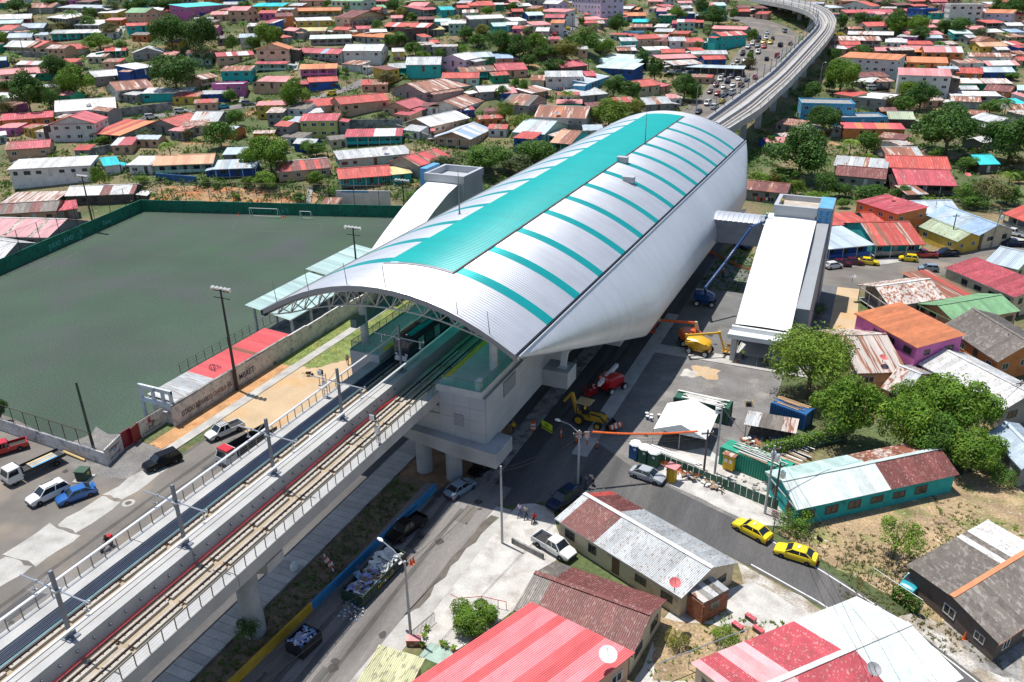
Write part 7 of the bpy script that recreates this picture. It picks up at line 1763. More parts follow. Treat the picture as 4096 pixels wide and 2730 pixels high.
lime = cl('hi_vis_lime', (0.55, 0.75, 0.05)); hvy = cl('hi_vis_yellow', (0.80, 0.55, 0.03)); whh = flat('helmet_white', (0.75, 0.75, 0.74), 0.4); dkc = cl('dark', (0.02, 0.022, 0.03)); jean = cl('denim', (0.04, 0.07, 0.14))
person(TP(1, 2, 845, 218), 2.2, cl('dusty_rose', (0.36, 0.2, 0.18)), dkc, 'person in a dusty pink shirt walking on the tan road', 'walk')
person(TP(2, 1, 1937, 985), -1.5, cl('grey_shirt', (0.3, 0.3, 0.32)), dkc, 'worker in a red striped vest standing on the plaza behind the blue lift', 'stand', vest=cl('hi_vis_red', (0.6, 0.08, 0.04)), helmet=whh)
person(TP(2, 2, 15, 848), -1.2, cl('yellow_shirt', (0.62, 0.40, 0.02)), dkc, 'worker in a yellow shirt by the station wall', 'stand', helmet=flat('helmet_red', (0.5, 0.05, 0.03), 0.4))
person(None, -1.6, cl('white_shirt', (0.6, 0.6, 0.58)), dkc, 'worker in a lime vest and white helmet on the entrance steps', 'stand', vest=lime, helmet=whh, at=(34.4, 119.9, .52))
person(TP(2, 2, 680, 1360), -2.0, cl('navy_shirt', (0.03, 0.05, 0.12)), jean, 'person in navy standing by the lamp post', 'stand'); person(TP(2, 2, 745, 1335), 2.6, cl('charcoal', (0.05, 0.05, 0.055)), dkc, 'person in charcoal bending forward by the lamp post', 'bend'); person(TP(2, 2, 640, 1300), -1.8, cl('slate', (0.10, 0.12, 0.16)), dkc, 'person in slate grey sitting at the foot of the lamp post', 'sit')
person(TP(2, 3, 70, 45), -2.0, cl('lavender', (0.40, 0.34, 0.52)), jean, 'person in a lavender shirt and shorts walking past the dark SUV', 'walk'); person(TP(2, 3, 128, 65), -1.9, cl('striped_grey', (0.34, 0.32, 0.31)), dkc, 'person in a grey striped shirt walking behind the lavender shirt', 'walk')
sc = person(TP(2, 3, 205, 98), -1.5, cl('red_shirt', (0.45, 0.03, 0.025)), dkc, 'person in a red shirt sitting on a chair near the white pickup', 'sit')
ch = thing('chair', 'plain dark chair under the person in the red shirt', 'chair', sc.location, -1.5); MB().box((0, 0, .44), (.44, .44, .05)).build('seat', dkc, ch); MB().box((-.2, 0, .68), (.04, .44, .45)).build('backrest', dkc, ch)
for x in (-.18, .18):
    for y in (-.18, .18): MB().bar((x, y, 0), (x, y, .44), .04).build('leg', dkc, ch)
person(None, 0.5, hvy, dkc, 'worker in a yellow vest on top of the lift tower edge', 'stand', vest=hvy, at=(34.6, 151.0, 17.36)) 
person(TP(1, 1, 1080, 175), -1.5, cl('green_shirt', (0.06, 0.16, 0.08)), dkc, 'person in green before the turquoise house above the far wall', 'stand'); person(TP(1, 1, 1140, 178), -1.5, cl('crimson_shirt', (0.35, 0.02, 0.04)), dkc, 'person in crimson before the turquoise house above the far wall', 'stand')
# motorcycle courier
mc = thing('motorcycle', 'black motorcycle with red delivery box on the avenue behind the viaduct railing', 'motorcycle', P(*TP(0, 3, 985, 345)) + Vector((0, 0, .03)), math.atan2((P(*TP(0, 3, 925, 400)) - P(*TP(0, 3, 1050, 300))).y, (P(*TP(0, 3, 925, 400)) - P(*TP(0, 3, 1050, 300))).x))
for x in (-.62, .62): w = obj('wheel', CM['hatch']['tyre'], mc, mw=Matrix.Translation((x, 0, .3)) @ Matrix.Rotation(PI / 2, 4, 'X') @ Matrix.Diagonal((1, 1, .5, 1)))
MB().tube([(-.6, 0, .35), (-.2, 0, .55), (.25, 0, .6), (.55, 0, .9)], [.09, .16, .16, .05], 8).build('frame', blackp, mc, smooth=True); MB().box((-.3, 0, .78), (.65, .26, .1)).build('seat', blackp, mc); MB().tube([(.5, -.35, 1.02), (.5, .35, 1.02)], .03, 5).build('handlebar', steel_m, mc); MB().tube([(.62, 0, .3), (.48, 0, 1.0)], .04, 5).build('fork', steel_m, mc)
db = MB().box((0, 0, .28), (.5, .5, .5)).build('delivery_box', PC['red'], mc); db.location = (-.62, 0, .88)
rl = mc.location; person(None, mc.rotation_euler.z, cl('courier_black', (0.02, 0.02, 0.022)), dkc, 'courier in black riding the motorcycle with the red box', 'sit', helmet=blackp, at=(rl.x - .15 * math.cos(mc.rotation_euler.z), rl.y - .15 * math.sin(mc.rotation_euler.z), .32))
# ================================================================== MACHINES
WHL = MB(); WHL.lathe([(.28, -.17), (.45, -.17), (.48, -.1), (.48, .1), (.45, .17), (.28, .17)], n=18); WHL = WHL.mesh('wheel', tyre_m, True); WRM = MB(); WRM.lathe([(.29, -.12), (.29, .12)], n=12); WRM = WRM.mesh('rim', rim_m)
def wheel(t, x, y, r_=.48, rimc=None):
    s = r_ / .48; w = obj('wheel', WHL, t, mw=Matrix.Translation((x, y, r_)) @ Matrix.Rotation(PI / 2, 4, 'X') @ Matrix.Diagonal((s, s, 1, 1))); obj('rim', WRM, w, (0, 0, .07 if y < 0 else -.07), mat=rimc)
def PX(px, x):
    a, b_, c = _rays(*px); k = (x - CAMX) / a; return Vector((x, CAMY + b_ * k, CAMH + c * k))
def boomlift(label, c, h, turc, boomc, boom, basketc, rimc, th=0.0, widths=(.34, .26)):
    t = thing('boom_lift', label, 'boom lift', (c[0], c[1], .04)); t.scale = (1.0,) * 3; ca, sa = math.cos(h), math.sin(h)
    def rt(x, y, z): return (x * ca - y * sa, x * sa + y * ca, z)
    chs = bpy.data.objects.new('chassis', MB().box((0, 0, .72), (2.9, 1.3, .5)).box((0, 0, 1.02), (1.5, 1.5, .18)).mesh('chassis', turc)); COL.objects.link(chs); chs.parent = t; chs.rotation_euler.z = h; chs.scale = (1.2,) * 3
    for x in (-1.15, 1.15):
        for y in (-1.0, 1.0): wheel(chs, x, y, .48, rimc)
    mb = MB(); hh = h + th; c2, s2 = math.cos(hh), math.sin(hh); rows = []
    for x, w, z0, z1 in ((-1.75, .62, 1.25, 1.9), (-1.6, .95, 1.15, 2.25), (-.2, 1.1, 1.12, 2.35), (1.1, 1.05, 1.12, 2.0), (1.45, .8, 1.2, 1.6)): rows.append([(x * c2 - y * s2, x * s2 + y * c2, z) for y, z in ((-w, z0), (-w, z1 * .9), (-w * .7, z1), (w * .7, z1), (w, z1 * .9), (w, z0))])
    mb.grid(rows, closed=True); mb.poly(rows[0][::-1]); mb.poly(rows[-1]); mb.build('turret', turc, t, smooth=True).scale = (1.2,) * 3
    O = t.location; bp = [Vector(p) - O for p in boom]
    for i, (a, b_) in enumerate(zip(bp, bp[1:])): MB().bar(a, b_, widths[min(i, 1)], widths[min(i, 1)] * 1.2).build('boom_section', boomc[min(i, len(boomc) - 1)], t)
    for p in bp[1:-1]: MB().lathe([(.24, -.25), (.24, .25)], p, 8).build('boom_joint', boomc[0], t)
    e = bp[-1]; mb = MB()
    for z in (0, .55, 1.1):
        for a, b_ in (((-.95, -.45), (.95, -.45)), ((.95, -.45), (.95, .45)), ((.95, .45), (-.95, .45)), ((-.95, .45), (-.95, -.45))): mb.bar(e + Vector((*rt(*a, 0)[:2], z - .3)), e + Vector((*rt(*b_, 0)[:2], z - .3)), .06)
    for a in ((-.95, -.45), (.95, -.45), (.95, .45), (-.95, .45), (0, -.45), (0, .45)): mb.bar(e + Vector((*rt(*a, 0)[:2], -.3)), e + Vector((*rt(*a, 0)[:2], .8)), .06)
    mb.build('basket_rails', basketc, t); MB().box(e + Vector((0, 0, -.32)), (1.95, .95, .07), h).build('basket_floor', basketc, t); MB().box(e + Vector((*rt(0, .3, 0)[:2], .55)), (.6, .3, .35), h).build('control_box', blackp, t); return t
creamb = paint('cream', (0.58, 0.50, 0.36)); gold = paint('amber', (0.72, 0.40, 0.015)); navyb = paint('lift_blue', (0.012, 0.06, 0.20)); rimw = flat('rim_white', (0.6, 0.6, 0.58), 0.5)
def S_(u, v): return (2560 + u / 4.596, 1180 + v / 4.596)
oc = P(*S_(930, 905)); boomlift('large orange boom lift with cream boom and low basket beside the hull', (oc.x, oc.y), .35, PC['orange'], [creamb, PC['orange']], [(oc.x + .9, oc.y + .3, 2.4), P(*S_(1030, 520), 4.3), P(*S_(360, 462), 4.2), P(*S_(180, 650), 1.5)], PC['orange'], rimw, .3, (.42, .3))
yc = P(*S_(1090, 1075)); boomlift('yellow boom lift with folded amber boom in front of the orange lift', (yc.x, yc.y), -.15, gold, [gold, gold], [(yc.x + .6, yc.y, 2.2), P(*S_(850, 880), 2.4), P(*S_(855, 745), 4.0), P(*S_(1460, 700), 4.2), P(*S_(1545, 1000), 1.2), P(*S_(1620, 1010), .9)], gold, rimw, 0, (.3, .24))
def S2(u, v): return (2240 + u / 3.09, 1430 + v / 3.09)
rc = P(*S2(640, 400)); boomlift('red boom lift with white printed boom folded down in the shade', (rc.x, rc.y), 1.1, PC['red'], [whh, PC['red']], [P(*S2(705, 95), 2.9), P(*S2(485, 335), 2.3), P(*S2(420, 360), 1.6), P(*S2(385, 420), .9)], PC['red'], rimw, .1, (.45, .3))
bc = P(*TP(2, 1, 1770, 1235)); boomlift('tall dark blue boom lift reaching up to the bridge and lift tower', (bc.x, bc.y), .1, navyb, [navyb, navyb], [(bc.x, bc.y, 2.2), PX(TP(2, 1, 1775, 1080), 25.0), PX(TP(2, 1, 1960, 845), 27.3), PX(TP(2, 1, 2200, 520), 30.6), PX(TP(2, 1, 2290, 482), 31.8), PX(TP(2, 1, 2335, 470), 32.4)], navyb, rimw, 0, (.42, .3))
e = PX(TP(2, 1, 2335, 470), 32.4); person(None, .5, cl('teal_shirt', (0.05, 0.25, 0.3)), dkc, 'worker in teal standing in the raised blue lift basket', 'stand', helmet=whh, at=(e.x, e.y, e.z - .28))
# backhoe loader with barrel in the bucket
bh_y = paint('digger_yellow', (0.55, 0.30, 0.02)); a, b_ = P(*S2(275, 800)), P(*S2(470, 850)); hb = math.atan2(b_.y - a.y, b_.x - a.x); cb_ = (a + b_) / 2
bh = thing('backhoe_loader', 'dusty yellow backhoe loader carrying barrels in its front bucket', 'digger', (cb_.x, cb_.y, .04), hb); bh.scale = (1.22,) * 3
for y in (-.85, .85): wheel(bh, -1.05, y, .68, bh_y); wheel(bh, 1.25, y, .46, bh_y)
MB().box((.9, 0, 1.05), (2.0, .95, .65)).box((-.5, 0, .95), (1.8, 1.1, .5)).build('engine_hood', bh_y, bh); MB().box((-.7, 0, 2.72), (1.7, 1.5, .12)).build('cab_roof', paint('faded_cream', (0.55, 0.36, 0.18)), bh)
for x in (-1.4, .1):
    for y in (-.65, .65): MB().bar((x, y, 1.1), (x, y, 2.7), .09).build('cab_post', blackp, bh)
MB().box((-.7, 0, 1.35), (.6, .6, .5)).build('driver_seat', blackp, bh)
for y in (-.5, .5): MB().tube([(.2, y, 1.6), (1.4, y, 1.5), (2.3, y, .6)], .09, 6).build('loader_arm', blackp, bh)
MB().add([(2.2, -1.1, .9), (2.2, 1.1, .9), (2.3, 1.1, .15), (2.3, -1.1, .15), (3.1, -1.1, .1), (3.1, 1.1, .1)], [(0, 1, 2, 3), (3, 2, 5, 4), (0, 3, 4), (1, 5, 2)]).build('bucket', blackp, bh)
MB().bar((-1.6, 0, 1.0), (-2.4, .2, 3.3), .3, .35).build('digging_boom', bh_y, bh); MB().bar((-2.4, .2, 3.3), (-3.4, .3, 1.9), .24, .28).build('dipper_arm', bh_y, bh); MB().box((-3.4, .3, 1.55), (.5, .6, .6), 0, 0, .7).build('digging_bucket', blackp, bh)
person(None, hb, hvy, dkc, 'operator with orange helmet sitting in the backhoe loader', 'sit', helmet=flat('helmet_orange', (0.7, 0.15, 0.02), 0.4), at=(cb_.x - .85 * math.cos(hb), cb_.y - .85 * math.sin(hb), 1.5))
cone_o = MATS['cone_orange']; cone_w = flat('reflective_white', (0.75, 0.75, 0.73), 0.5)
def barrel(p, label, tilt=None, h=0.0):
    t = thing('traffic_barrel', label, 'barrel', p); t.rotation_euler = (0, tilt or 0, h); t.scale = (1.3,) * 3
    MB().lathe([(.34, 0), (.34, .08)], n=14).build('base', blackp, t)
    for k in range(5): z0 = .08 + k * .19; MB().lathe([(.29 - .012 * k, z0), (.285 - .012 * k, z0 + .19)], n=14).build('band', cone_o if k % 2 == 0 else cone_w, t)
bk = cb_ + Vector((math.cos(hb), math.sin(hb), 0)) * 3.0
for k in range(2): barrel((bk.x + .3 * k, bk.y - .7 + .8 * k, .55), ('lower' if k == 0 else 'upper') + ' orange and white barrel lying in the loader bucket', 1.35, hb + .5)
barrel(P(*TP(2, 2, 195, 818)), 'orange and white barrel left of the road-closed sign'); barrel(P(*TP(1, 2, 905, 268)), 'orange and white barrel behind the viaduct railing under the roof')
sg = thing('road_sign', 'lime VIA CERRADA sign standing on the shaded plaza', 'sign', P(*TP(2, 2, 320, 855)), -.45); sg.scale = (1.25,) * 3; MB().box((0, 0, .95), (1.65, .05, 1.0)).build('panel', flat('sign_lime', (0.62, 0.78, 0.03), 0.5), sg)
for x in (-.7, .7): MB().bar((x, .05, 0), (x, .05, 1.3), .06).build('leg', rail_m, sg)
text('VIA', .42, ink, sg, face4((0, -.035, .98), (1, 0, 0), (0, 0, 1)), al='CENTER', bold=.01); text('CERRADA', .36, ink, sg, face4((0, -.035, .58), (1, 0, 0), (0, 0, 1)), al='CENTER', bold=.01)
for k, (x, y) in enumerate(((450, 893), (587, 935), (688, 960), (783, 985))):
    t = thing('delineator_post', ['leftmost', 'second from the left', 'third from the left', 'rightmost'][k] + ' of the four orange delineator posts on the closed road', 'bollard', P(*TP(2, 2, x, y)), group='orange delineator posts'); t.scale = (1.3,) * 3; MB().lathe([(.2, 0), (.2, .06)], n=10).build('base', blackp, t); MB().lathe([(.09, .06), (.07, 1.1)], n=10).build('tube', cone_o, t); MB().lathe([(.095, .7), (.092, .85)], n=10).build('reflective_band', cone_w, t)
def cone(p, label):
    t = thing('traffic_cone', label, 'cone', p); MB().lathe([(.17, .04), (.03, .85)], n=10).build('cone_body', cone_o, t); MB().box((0, 0, .02), (.4, .4, .04)).build('base', cone_o, t)
cone(P(*TP(1, 3, 1425, 488)), 'orange cone beside the debris skip, nearer one'); cone(P(*TP(1, 3, 1447, 468)), 'orange cone beside the debris skip, farther one'); cone(Vector((33.5, 119, .02)), 'orange cone left of the entrance steps'); cone(P(*TP(3, 3, 1800, 1170)), 'orange cone by the brown-grey house wall')
# ---- poles, lamps and wires
pole_c = M('pole_concrete', (0.42, 0.42, 0.41), 0.85, var=0.1); pole_w = M('pole_wood', (0.13, 0.10, 0.085), 0.9, var=0.2)
POLES = {}
def pole(key, base, top, label, mat=None, lamp=None, cross=True, lamp2=None, r_=.15, trans=0):
    g = hit(*base); lo, hi = 2.0, 22.0
    def pv(z):
        q = np.array([g.x - CAMX, g.y - CAMY]); fx = CA * q[0] + SA * q[1]; fy = -SA * q[0] + CA * q[1]; c = fx * _X + fy * _Y + (g.z + z - CAMH) * _up; return CY + FPX * c[1] / c[2]
    for _ in range(40):
        m_ = (lo + hi) / 2
        if pv(m_) > top[1]: lo = m_
        else: hi = m_
    H_ = lo; t = thing('utility_pole' if not lamp else 'street_lamp', label, 'pole' if not lamp else 'street lamp', g); MB().tube([(0, 0, -.2), (0, 0, H_)], [r_, r_ * .7], 8).build('pole_shaft', mat or pole_c, t, smooth=True)
    if cross: MB().box((0, 0, H_ - .5), (1.6, .1, .12), .6).build('crossarm', pole_w, t); 
    if cross:
        for k in (-.7, 0, .7): MB().lathe([(.05, 0), (.07, .1), (.03, .18)], (k * math.cos(.6), k * math.sin(.6), H_ - .42), 6).build('insulator', cond_m, t)
    if lamp:
        l = Vector(lamp); MB().tube([(0, 0, H_ - .4), l * .5 + Vector((0, 0, H_ + .3)), l + Vector((0, 0, H_ + .35))], .05, 6).build('lamp_arm', steel_m, t); d_ = l.normalized(); MB().tube([l + Vector((0, 0, H_ + .35)), l + d_ * .35 + Vector((0, 0, H_ + .36)), l + d_ * .75 + Vector((0, 0, H_ + .30))], [.08, .19, .12], 8).build('lamp_head', lampw, t, smooth=True)
    for k in range(trans): MB().lathe([(.28, 0), (.3, .05), (.3, .75), (.22, .9)], (.45 * math.cos(k * 1.6), .45 * math.sin(k * 1.6), H_ - 1.9), 10).build('transformer', cond_m, t, smooth=True)
    if lamp2:
        for k in range(2): MB().tube([(0, 0, H_ - .5 - k * .5), (-.7, -.2, H_ - .5 - k * .5)], [.05, .28], 8).build('floodlight', lampw, t, smooth=True)
    POLES[key] = g + Vector((0, 0, H_ - .35)); return t
pole('a', TP(2, 2, 605, 1312), TP(2, 2, 640, 820), 'concrete street lamp with curved arm at the shaded junction', lamp=(-2.6, .6, 0)); pole('b', TP(1, 3, 1425, 1175), TP(1, 3, 1365, 455), 'concrete street lamp beside the walled garden', lamp=(-3.0, 1.2, 0), cross=False); pole('c', TP(1, 3, 2262, 290), TP(1, 2, 2252, 1150), 'bare concrete pole on the white slab edge', cross=False)
pole('d', TP(2, 2, 1862, 1215), TP(2, 2, 1915, 590), 'tall concrete pole with two floodlights by the white tent', lamp2=True, cross=False); pole('e', TP(2, 2, 1760, 1212), TP(2, 2, 1805, 815), 'leaning wooden pole left of the tall tent pole', pole_w)
pole('f', TP(3, 3, -30, 20), TP(3, 2, 60, 960), 'blue-banded utility pole with transformers beside the taxis', trans=2); pole('g', TP(3, 3, 45, 20), TP(3, 2, 200, 1115), 'dark wooden utility pole with one transformer beside the taxis', pole_w, trans=1)
pole('h', TP(3, 2, 2240, 690), TP(3, 2, 2330, 360), 'concrete pole at the right edge by the white roof'); pole('i', TP(3, 1, 1665, 705), TP(3, 1, 1740, 400), 'dark utility pole before the mossy green roof', pole_w); pole('j', TP(3, 1, 2055, 712), TP(3, 1, 2140, 370), 'concrete utility pole with transformer by the graffiti wall', trans=1); pole('k', TP(3, 2, 2130, 235), TP(3, 1, 2195, 1500), 'thin pole carrying a dish above the brown-grey roof', pole_w, cross=False, r_=.08)
pole('l', TP(3, 1, 1510, 480), TP(3, 1, 1550, 280), 'thin pole behind the steel-blue roof', cross=False, r_=.1); pole('m', TP(1, 0, 1037, 812), TP(1, 0, 1020, 555), 'dark utility pole at the hill road corner', pole_w); pole('n', TP(0, 0, 222, 520), TP(0, 0, 187, 350), 'dark pole among the hillside red roofs at upper left', pole_w, cross=False); pole('o', TP(0, 0, 1168, 700), TP(0, 0, 1142, 545), 'grey pole beside the blue hillside house', cross=False); pole('p', TP(1, 0, 800, 205), TP(1, 0, 793, 60), 'dark pole beside the orange roofed yellow house', pole_w, cross=False)
pole('q', TP(2, 0, 556, 290), TP(2, 0, 550, 165), 'dark pole on the steep street', pole_w, cross=False); pole('r', TP(2, 0, 952, 690), TP(2, 0, 950, 585), 'dark pole behind the pale green roofs', pole_w, cross=False); pole('s', TP(2, 0, 1690, 1030), TP(2, 0, 1703, 790), 'grey utility pole with transformer left of the station end'); pole('t', TP(2, 0, 1855, 915), TP(2, 0, 1868, 690), 'tall grey pole beside the blue footbridge', lamp=(2, 1, 0), cross=False)
pole('u', TP(3, 0, 470, 810), TP(3, 0, 515, 580), 'street lamp rising from the trees right of the far viaduct', lamp=(.9, -1.2, 0), cross=False, r_=.12); pole('v', TP(1, 1, -10, 150), TP(1, 0, -20, 1480), 'dark pole by the small hillside arches', pole_w, cross=False, r_=.1); pole('w', TP(0, 1, 1185, 100), TP(0, 0, 1155, 1455), 'dark pole beside the turquoise roof', pole_w, cross=False, r_=.1)
WIRES = []; PN = {'a': 'junction lamp', 'b': 'garden lamp', 'c': 'bare slab pole', 'd': 'tall tent pole', 'e': 'leaning pole', 'f': 'taxi pole', 'g': 'dark taxi pole', 'h': 'right edge pole', 'i': 'mossy roof pole', 'j': 'graffiti wall pole'}
wire_m = flat('wire_black', (0.015, 0.015, 0.015), 0.6)
def wire(a, b_, sag, label, r_=.022, m_=None):
    a, b_ = Vector(a), Vector(b_); WIRES.append(label); tag(MB().tube([a.lerp(b_, k / 14) - Vector((0, 0, sag * 4 * (k / 14) * (1 - k / 14))) for k in range(15)], r_, 4).build('power_cable', m_ or wire_m), label, 'cable', 'overhead power cables')
pr = [('a', 'c'), ('a', 'e'), ('e', 'f'), ('f', 'h'), ('c', 'b'), ('i', 'j'), ('g', 'd')]
for a, b_ in pr:
    for k in range(3 if (a, b_) in (('a', 'e'), ('e', 'f'), ('i', 'j')) else 2): wire(POLES[a] + Vector((.3 * k, .2 * k, -.25 * k)), POLES[b_] + Vector((.3 * k, .2 * k, -.25 * k)), .5 + .2 * k, 'black cable from the %s to the %s, %s strand' % (PN[a], PN[b_], ('upper', 'middle', 'lower')[k]))
wire(POLES['b'], POLES['b'] + Vector((-14, -40, 1.5)), .8, 'upper black cable leaving the garden lamp towards the bottom edge'); wire(POLES['b'] + Vector((0, 0, -.5)), POLES['b'] + Vector((-9, -42, 1.5)), .8, 'lower black cable leaving the garden lamp towards the bottom edge'); wire(POLES['i'], POLES['i'] + Vector((-26, -14, 0)), .8, 'black cable leaving the mossy roof pole towards the lift tower'); wire(POLES['g'], POLES['g'] + Vector((14, -36, 1)), .9, 'black cable leaving the dark taxi pole towards the lower right'); wire(POLES['f'], POLES['f'] + Vector((18, -34, 1)), .9, 'black cable leaving the transformer taxi pole towards the lower right')
lc = thing('line_cover', 'orange insulating hose covering the cable from the lamp post', 'cable cover', tuple(POLES['a'])); e_ = (POLES['e'] - POLES['a'])
pt = [e_ * f - Vector((0, 0, 2.0 * f * (1 - f))) + Vector((0, 0, .3)) for f in np.linspace(.1, .92, 10)]
for a, b_ in zip(pt, pt[1:]): MB().tube([a, a.lerp(b_, .97)], .13, 7).build('hose_length', cone_o, lc, smooth=True)
for k, f in enumerate((0.0, .06)): MB().box(e_ * f + Vector((0, 0, -.3)), (.55, .06, .9), .4).build('insulating_blanket', M('blanket_pink', (0.62, 0.38, 0.33), 0.8), lc)
# ================================================================== WORKS YARD, STREET CLUTTER
tent_m = M('tent_canvas', (0.74, 0.745, 0.74), 0.8, var=0.04); tn = thing('canopy_tent', 'white gabled canvas tent on thin legs in the gravel works yard', 'tent', (31.1, 94.3, 0))
a0, a1, b0, b1 = -3.5, 3.5, -3.8, 3.7
tn_c = MB().add([(a0, b0, 2.3), (0, b0, 3.75), (a1, b0, 2.3), (a1, b1, 2.3), (0, b1, 3.75), (a0, b1, 2.3)], [(0, 5, 4, 1), (1, 4, 3, 2), (0, 1, 2), (5, 3, 4)]).build('canopy', tent_m, tn)
for x in (a0, 0, a1):
    for y in (b0, 0, b1): MB().bar((x, y, 0), (x, y, 2.3), .07).build('leg', steel_m, tn)
MB().box((0, .5, .45), (4, 2, .9)).build('work_bench', M('clutter_dark', (0.10, 0.09, 0.085), 0.9, var=0.5, sc=2.5), tn)
def container(c, L_, rz, mat, label, H_=2.5, roofm=None):
    t = thing('shipping_container', label, 'container', (c[0], c[1], .03), rz); w = 2.4
    MB().box((0, 0, H_ / 2), (L_ - .1, w - .1, H_ - .06)).build('shell', mat, t); MB().box((0, 0, H_ + .01), (L_, w, .06)).build('roof_panel', roofm or mat, t); n_ = int(L_ / .32)
    for k in range(n_):
        x = -L_ / 2 + (k + .5) * L_ / n_
        for s in (-1, 1): MB().box((x, s * w / 2, H_ / 2), (.16, .1, H_ - .2)).build('rib', mat, t)
    for x in (-L_ / 2, L_ / 2):
        for y in (-w / 2, w / 2): MB().box((x, y, H_ / 2), (.16, .16, H_)).build('corner_post', mat, t)
    return t
cgreen = M('container_green', (0.018, 0.10, 0.06), 0.6, var=0.15); cteal = M('container_teal', (0.02, 0.30, 0.19), 0.6, var=0.12, mix=(0.2, 0.5, 0.4), msc=.5, mamt=(.6, .7)); cblue = M('container_blue', (0.015, 0.10, 0.27), 0.6, var=0.15)
container((32.0, 100.6), 7.6, -.06, cgreen, 'dark green shipping container behind the white tent, planks on its roof'); container((41.0, 89.0), 8.5, -.30, cteal, 'teal green shipping container right of the tall tent pole, planks on its roof'); container((43.6, 103.5), 5.0, -.35, cblue, 'blue shipping container half under the lime tree')
PLK = []; rk = random.Random(9); plank_m = M('plank_pale', (0.60, 0.58, 0.54), 0.8, rnd=0.2); plank_b = M('plank_brown', (0.34, 0.22, 0.13), 0.85, rnd=0.25)
def planks(c, z, n_, L_, rz, sp_, lab, m_=None):
    for k in range(n_):
        o = MB().box((0, 0, 0), (L_ * rk.uniform(.5, 1), rk.uniform(.12, .35), .05)).build('plank', m_ or (plank_m if rk.random() < .75 else plank_b), None, (c[0] + rk.uniform(-.5, .5), c[1] + (k - n_ / 2) * sp_, z + .05 * (k % 4)), rz + rk.uniform(-.06, .06)); tag(o, lab, 'plank', 'loose planks in the works yard'); PLK.append((o, lab))
planks((32.0, 100.6), 2.66, 9, 7.8, -.06, .24, 'long pale plank lying on the dark green container'); planks((41.0, 89.0), 2.66, 8, 7, -.30, .26, 'plank lying on the teal green container'); planks((45, 94.5), .4, 16, 6, -.4, .4, 'plank in the scrap timber heap behind the teal container'); planks((31, 88.6), .12, 7, 8, -.32, .14, 'long white pipe lying in front of the tent', flat('pvc_white', (0.7, 0.7, 0.68), 0.5)); planks((36.5, 84.8), .25, 8, 5.5, -.28, .28, 'board in the pile at the fence below the poles'); planks((43.3, 104), 2.65, 7, 5, -.35, .3, 'board lying on the blue container', plank_b)
for k, (x, m_, lab) in enumerate(((26.4, cblue, 'blue portable toilet at the yard corner'), (27.75, cgreen, 'dark green portable toilet beside the blue one'), (29.1, cgreen, 'dark green portable toilet, rightmost of the row'))):
    t = thing('portable_toilet', lab, 'toilet', (x, 86.4 - .35 * (x - 26.4), .03), -.27); MB().box((0, 0, 1.05), (1.2, 1.2, 2.1)).build('cabin', m_, t); MB().lathe([(.86, 2.1), (.7, 2.3), (.1, 2.36)], n=8).build('roof', whh, t); MB().box((0, -.62, 1.0), (.9, .05, 1.8)).build('door', m_, t); MB().box((.25, -.65, 1.6), (.35, .02, .3)).build('notice', head_m, t)
t = thing('meter_kiosk', 'yellow electrical kiosk with pink roof on the pavement', 'kiosk', (32.0, 83.0, .03), -.25); MB().box((0, 0, 1.05), (.9, .8, 2.1)).build('cabinet', M('kiosk_yellow', (0.70, 0.42, 0.02), 0.6), t); MB().box((0, 0, 2.2), (1.5, 1.4, .12)).build('roof', RM['P'], t); MB().bar((-.4, -.6, 0), (-.4, -.6, 2.2), .12).build('post', plank_b, t)
t = thing('meter_kiosk', 'yellow meter box with rusty roof beside the tall tent pole', 'kiosk', (37.9, 88.2, .03), -.3); MB().box((0, 0, 1.2), (1.4, .6, 2.0)).build('cabinet', MATS['kiosk_yellow'], t); MB().box((0, 0, 2.3), (1.7, 1.0, .1)).build('roof', RM['T'], t)
for x in (-.3, .35): MB().box((x, -.33, 1.5), (.4, .1, .5)).build('meter', cond_m, t)
net_o = M('safety_net_orange', (0.80, 0.16, 0.03), 0.7, var=0.2, fine=0.3, fsc=12, alpha=0.72)
def net(pts, label, H_=1.0):
    t = thing('safety_net', label, 'net', pts[0]); o = Vector(pts[0]); ps = [Vector(p) - o for p in pts]
    rows = []
    for i in range(len(ps) - 1):
        for k in range(6): q = ps[i].lerp(ps[i + 1], k / 6); rows.append([q + Vector((rk.uniform(-.1, .1), rk.uniform(-.1, .1), 0)), q + Vector((rk.uniform(-.1, .1), rk.uniform(-.1, .1), H_ * rk.uniform(.55, 1.0)))])
    MB().grid(rows).build('mesh_sheet', net_o, t)
    for q in ps: MB().bar(q, q + Vector((0, 0, H_ + .1)), .06).build('stake', rail_m, t)
net([P(*TP(2, 2, x, y)) for x, y in ((1310, 1120), (1470, 1185), (1600, 1255), (1740, 1275), (1880, 1270))], 'torn orange safety net along the rubble at the pavement'); net([P(*TP(2, 1, x, y)) for x, y in ((1780, 740), (1880, 790), (1990, 850), (2100, 905), (2230, 935))], 'orange safety net bordering the bushes behind the plaza')
t = thing('yard_fence', 'weathered dark green board fence along the works yard', 'fence', (28.5, 86.0, 0))
for k in range(22): MB().box((k * .75, -k * .22 + .7, .75), (.72, .06, 1.5 - .15 * rk.random()), -.28).build('board', rk.choice((cgreen, M('board_green_faded', (0.05, 0.12, 0.085), 0.85, var=0.3))), t)
rub = MB()
for k in range(260):
    x = rk.uniform(30, 47); y = 86.6 - .28 * (x - 30) + rk.gauss(0, .6) + (rk.uniform(0, 8) if x > 38 else 0); s = rk.uniform(.06, .3); rub.box((x, y, s * .3), (s * 2, s, s), rk.uniform(0, 3))
tag(rub.build('rubble', concrete_d), 'broken concrete rubble scattered along the works yard fence', 'rubble', kind='stuff')
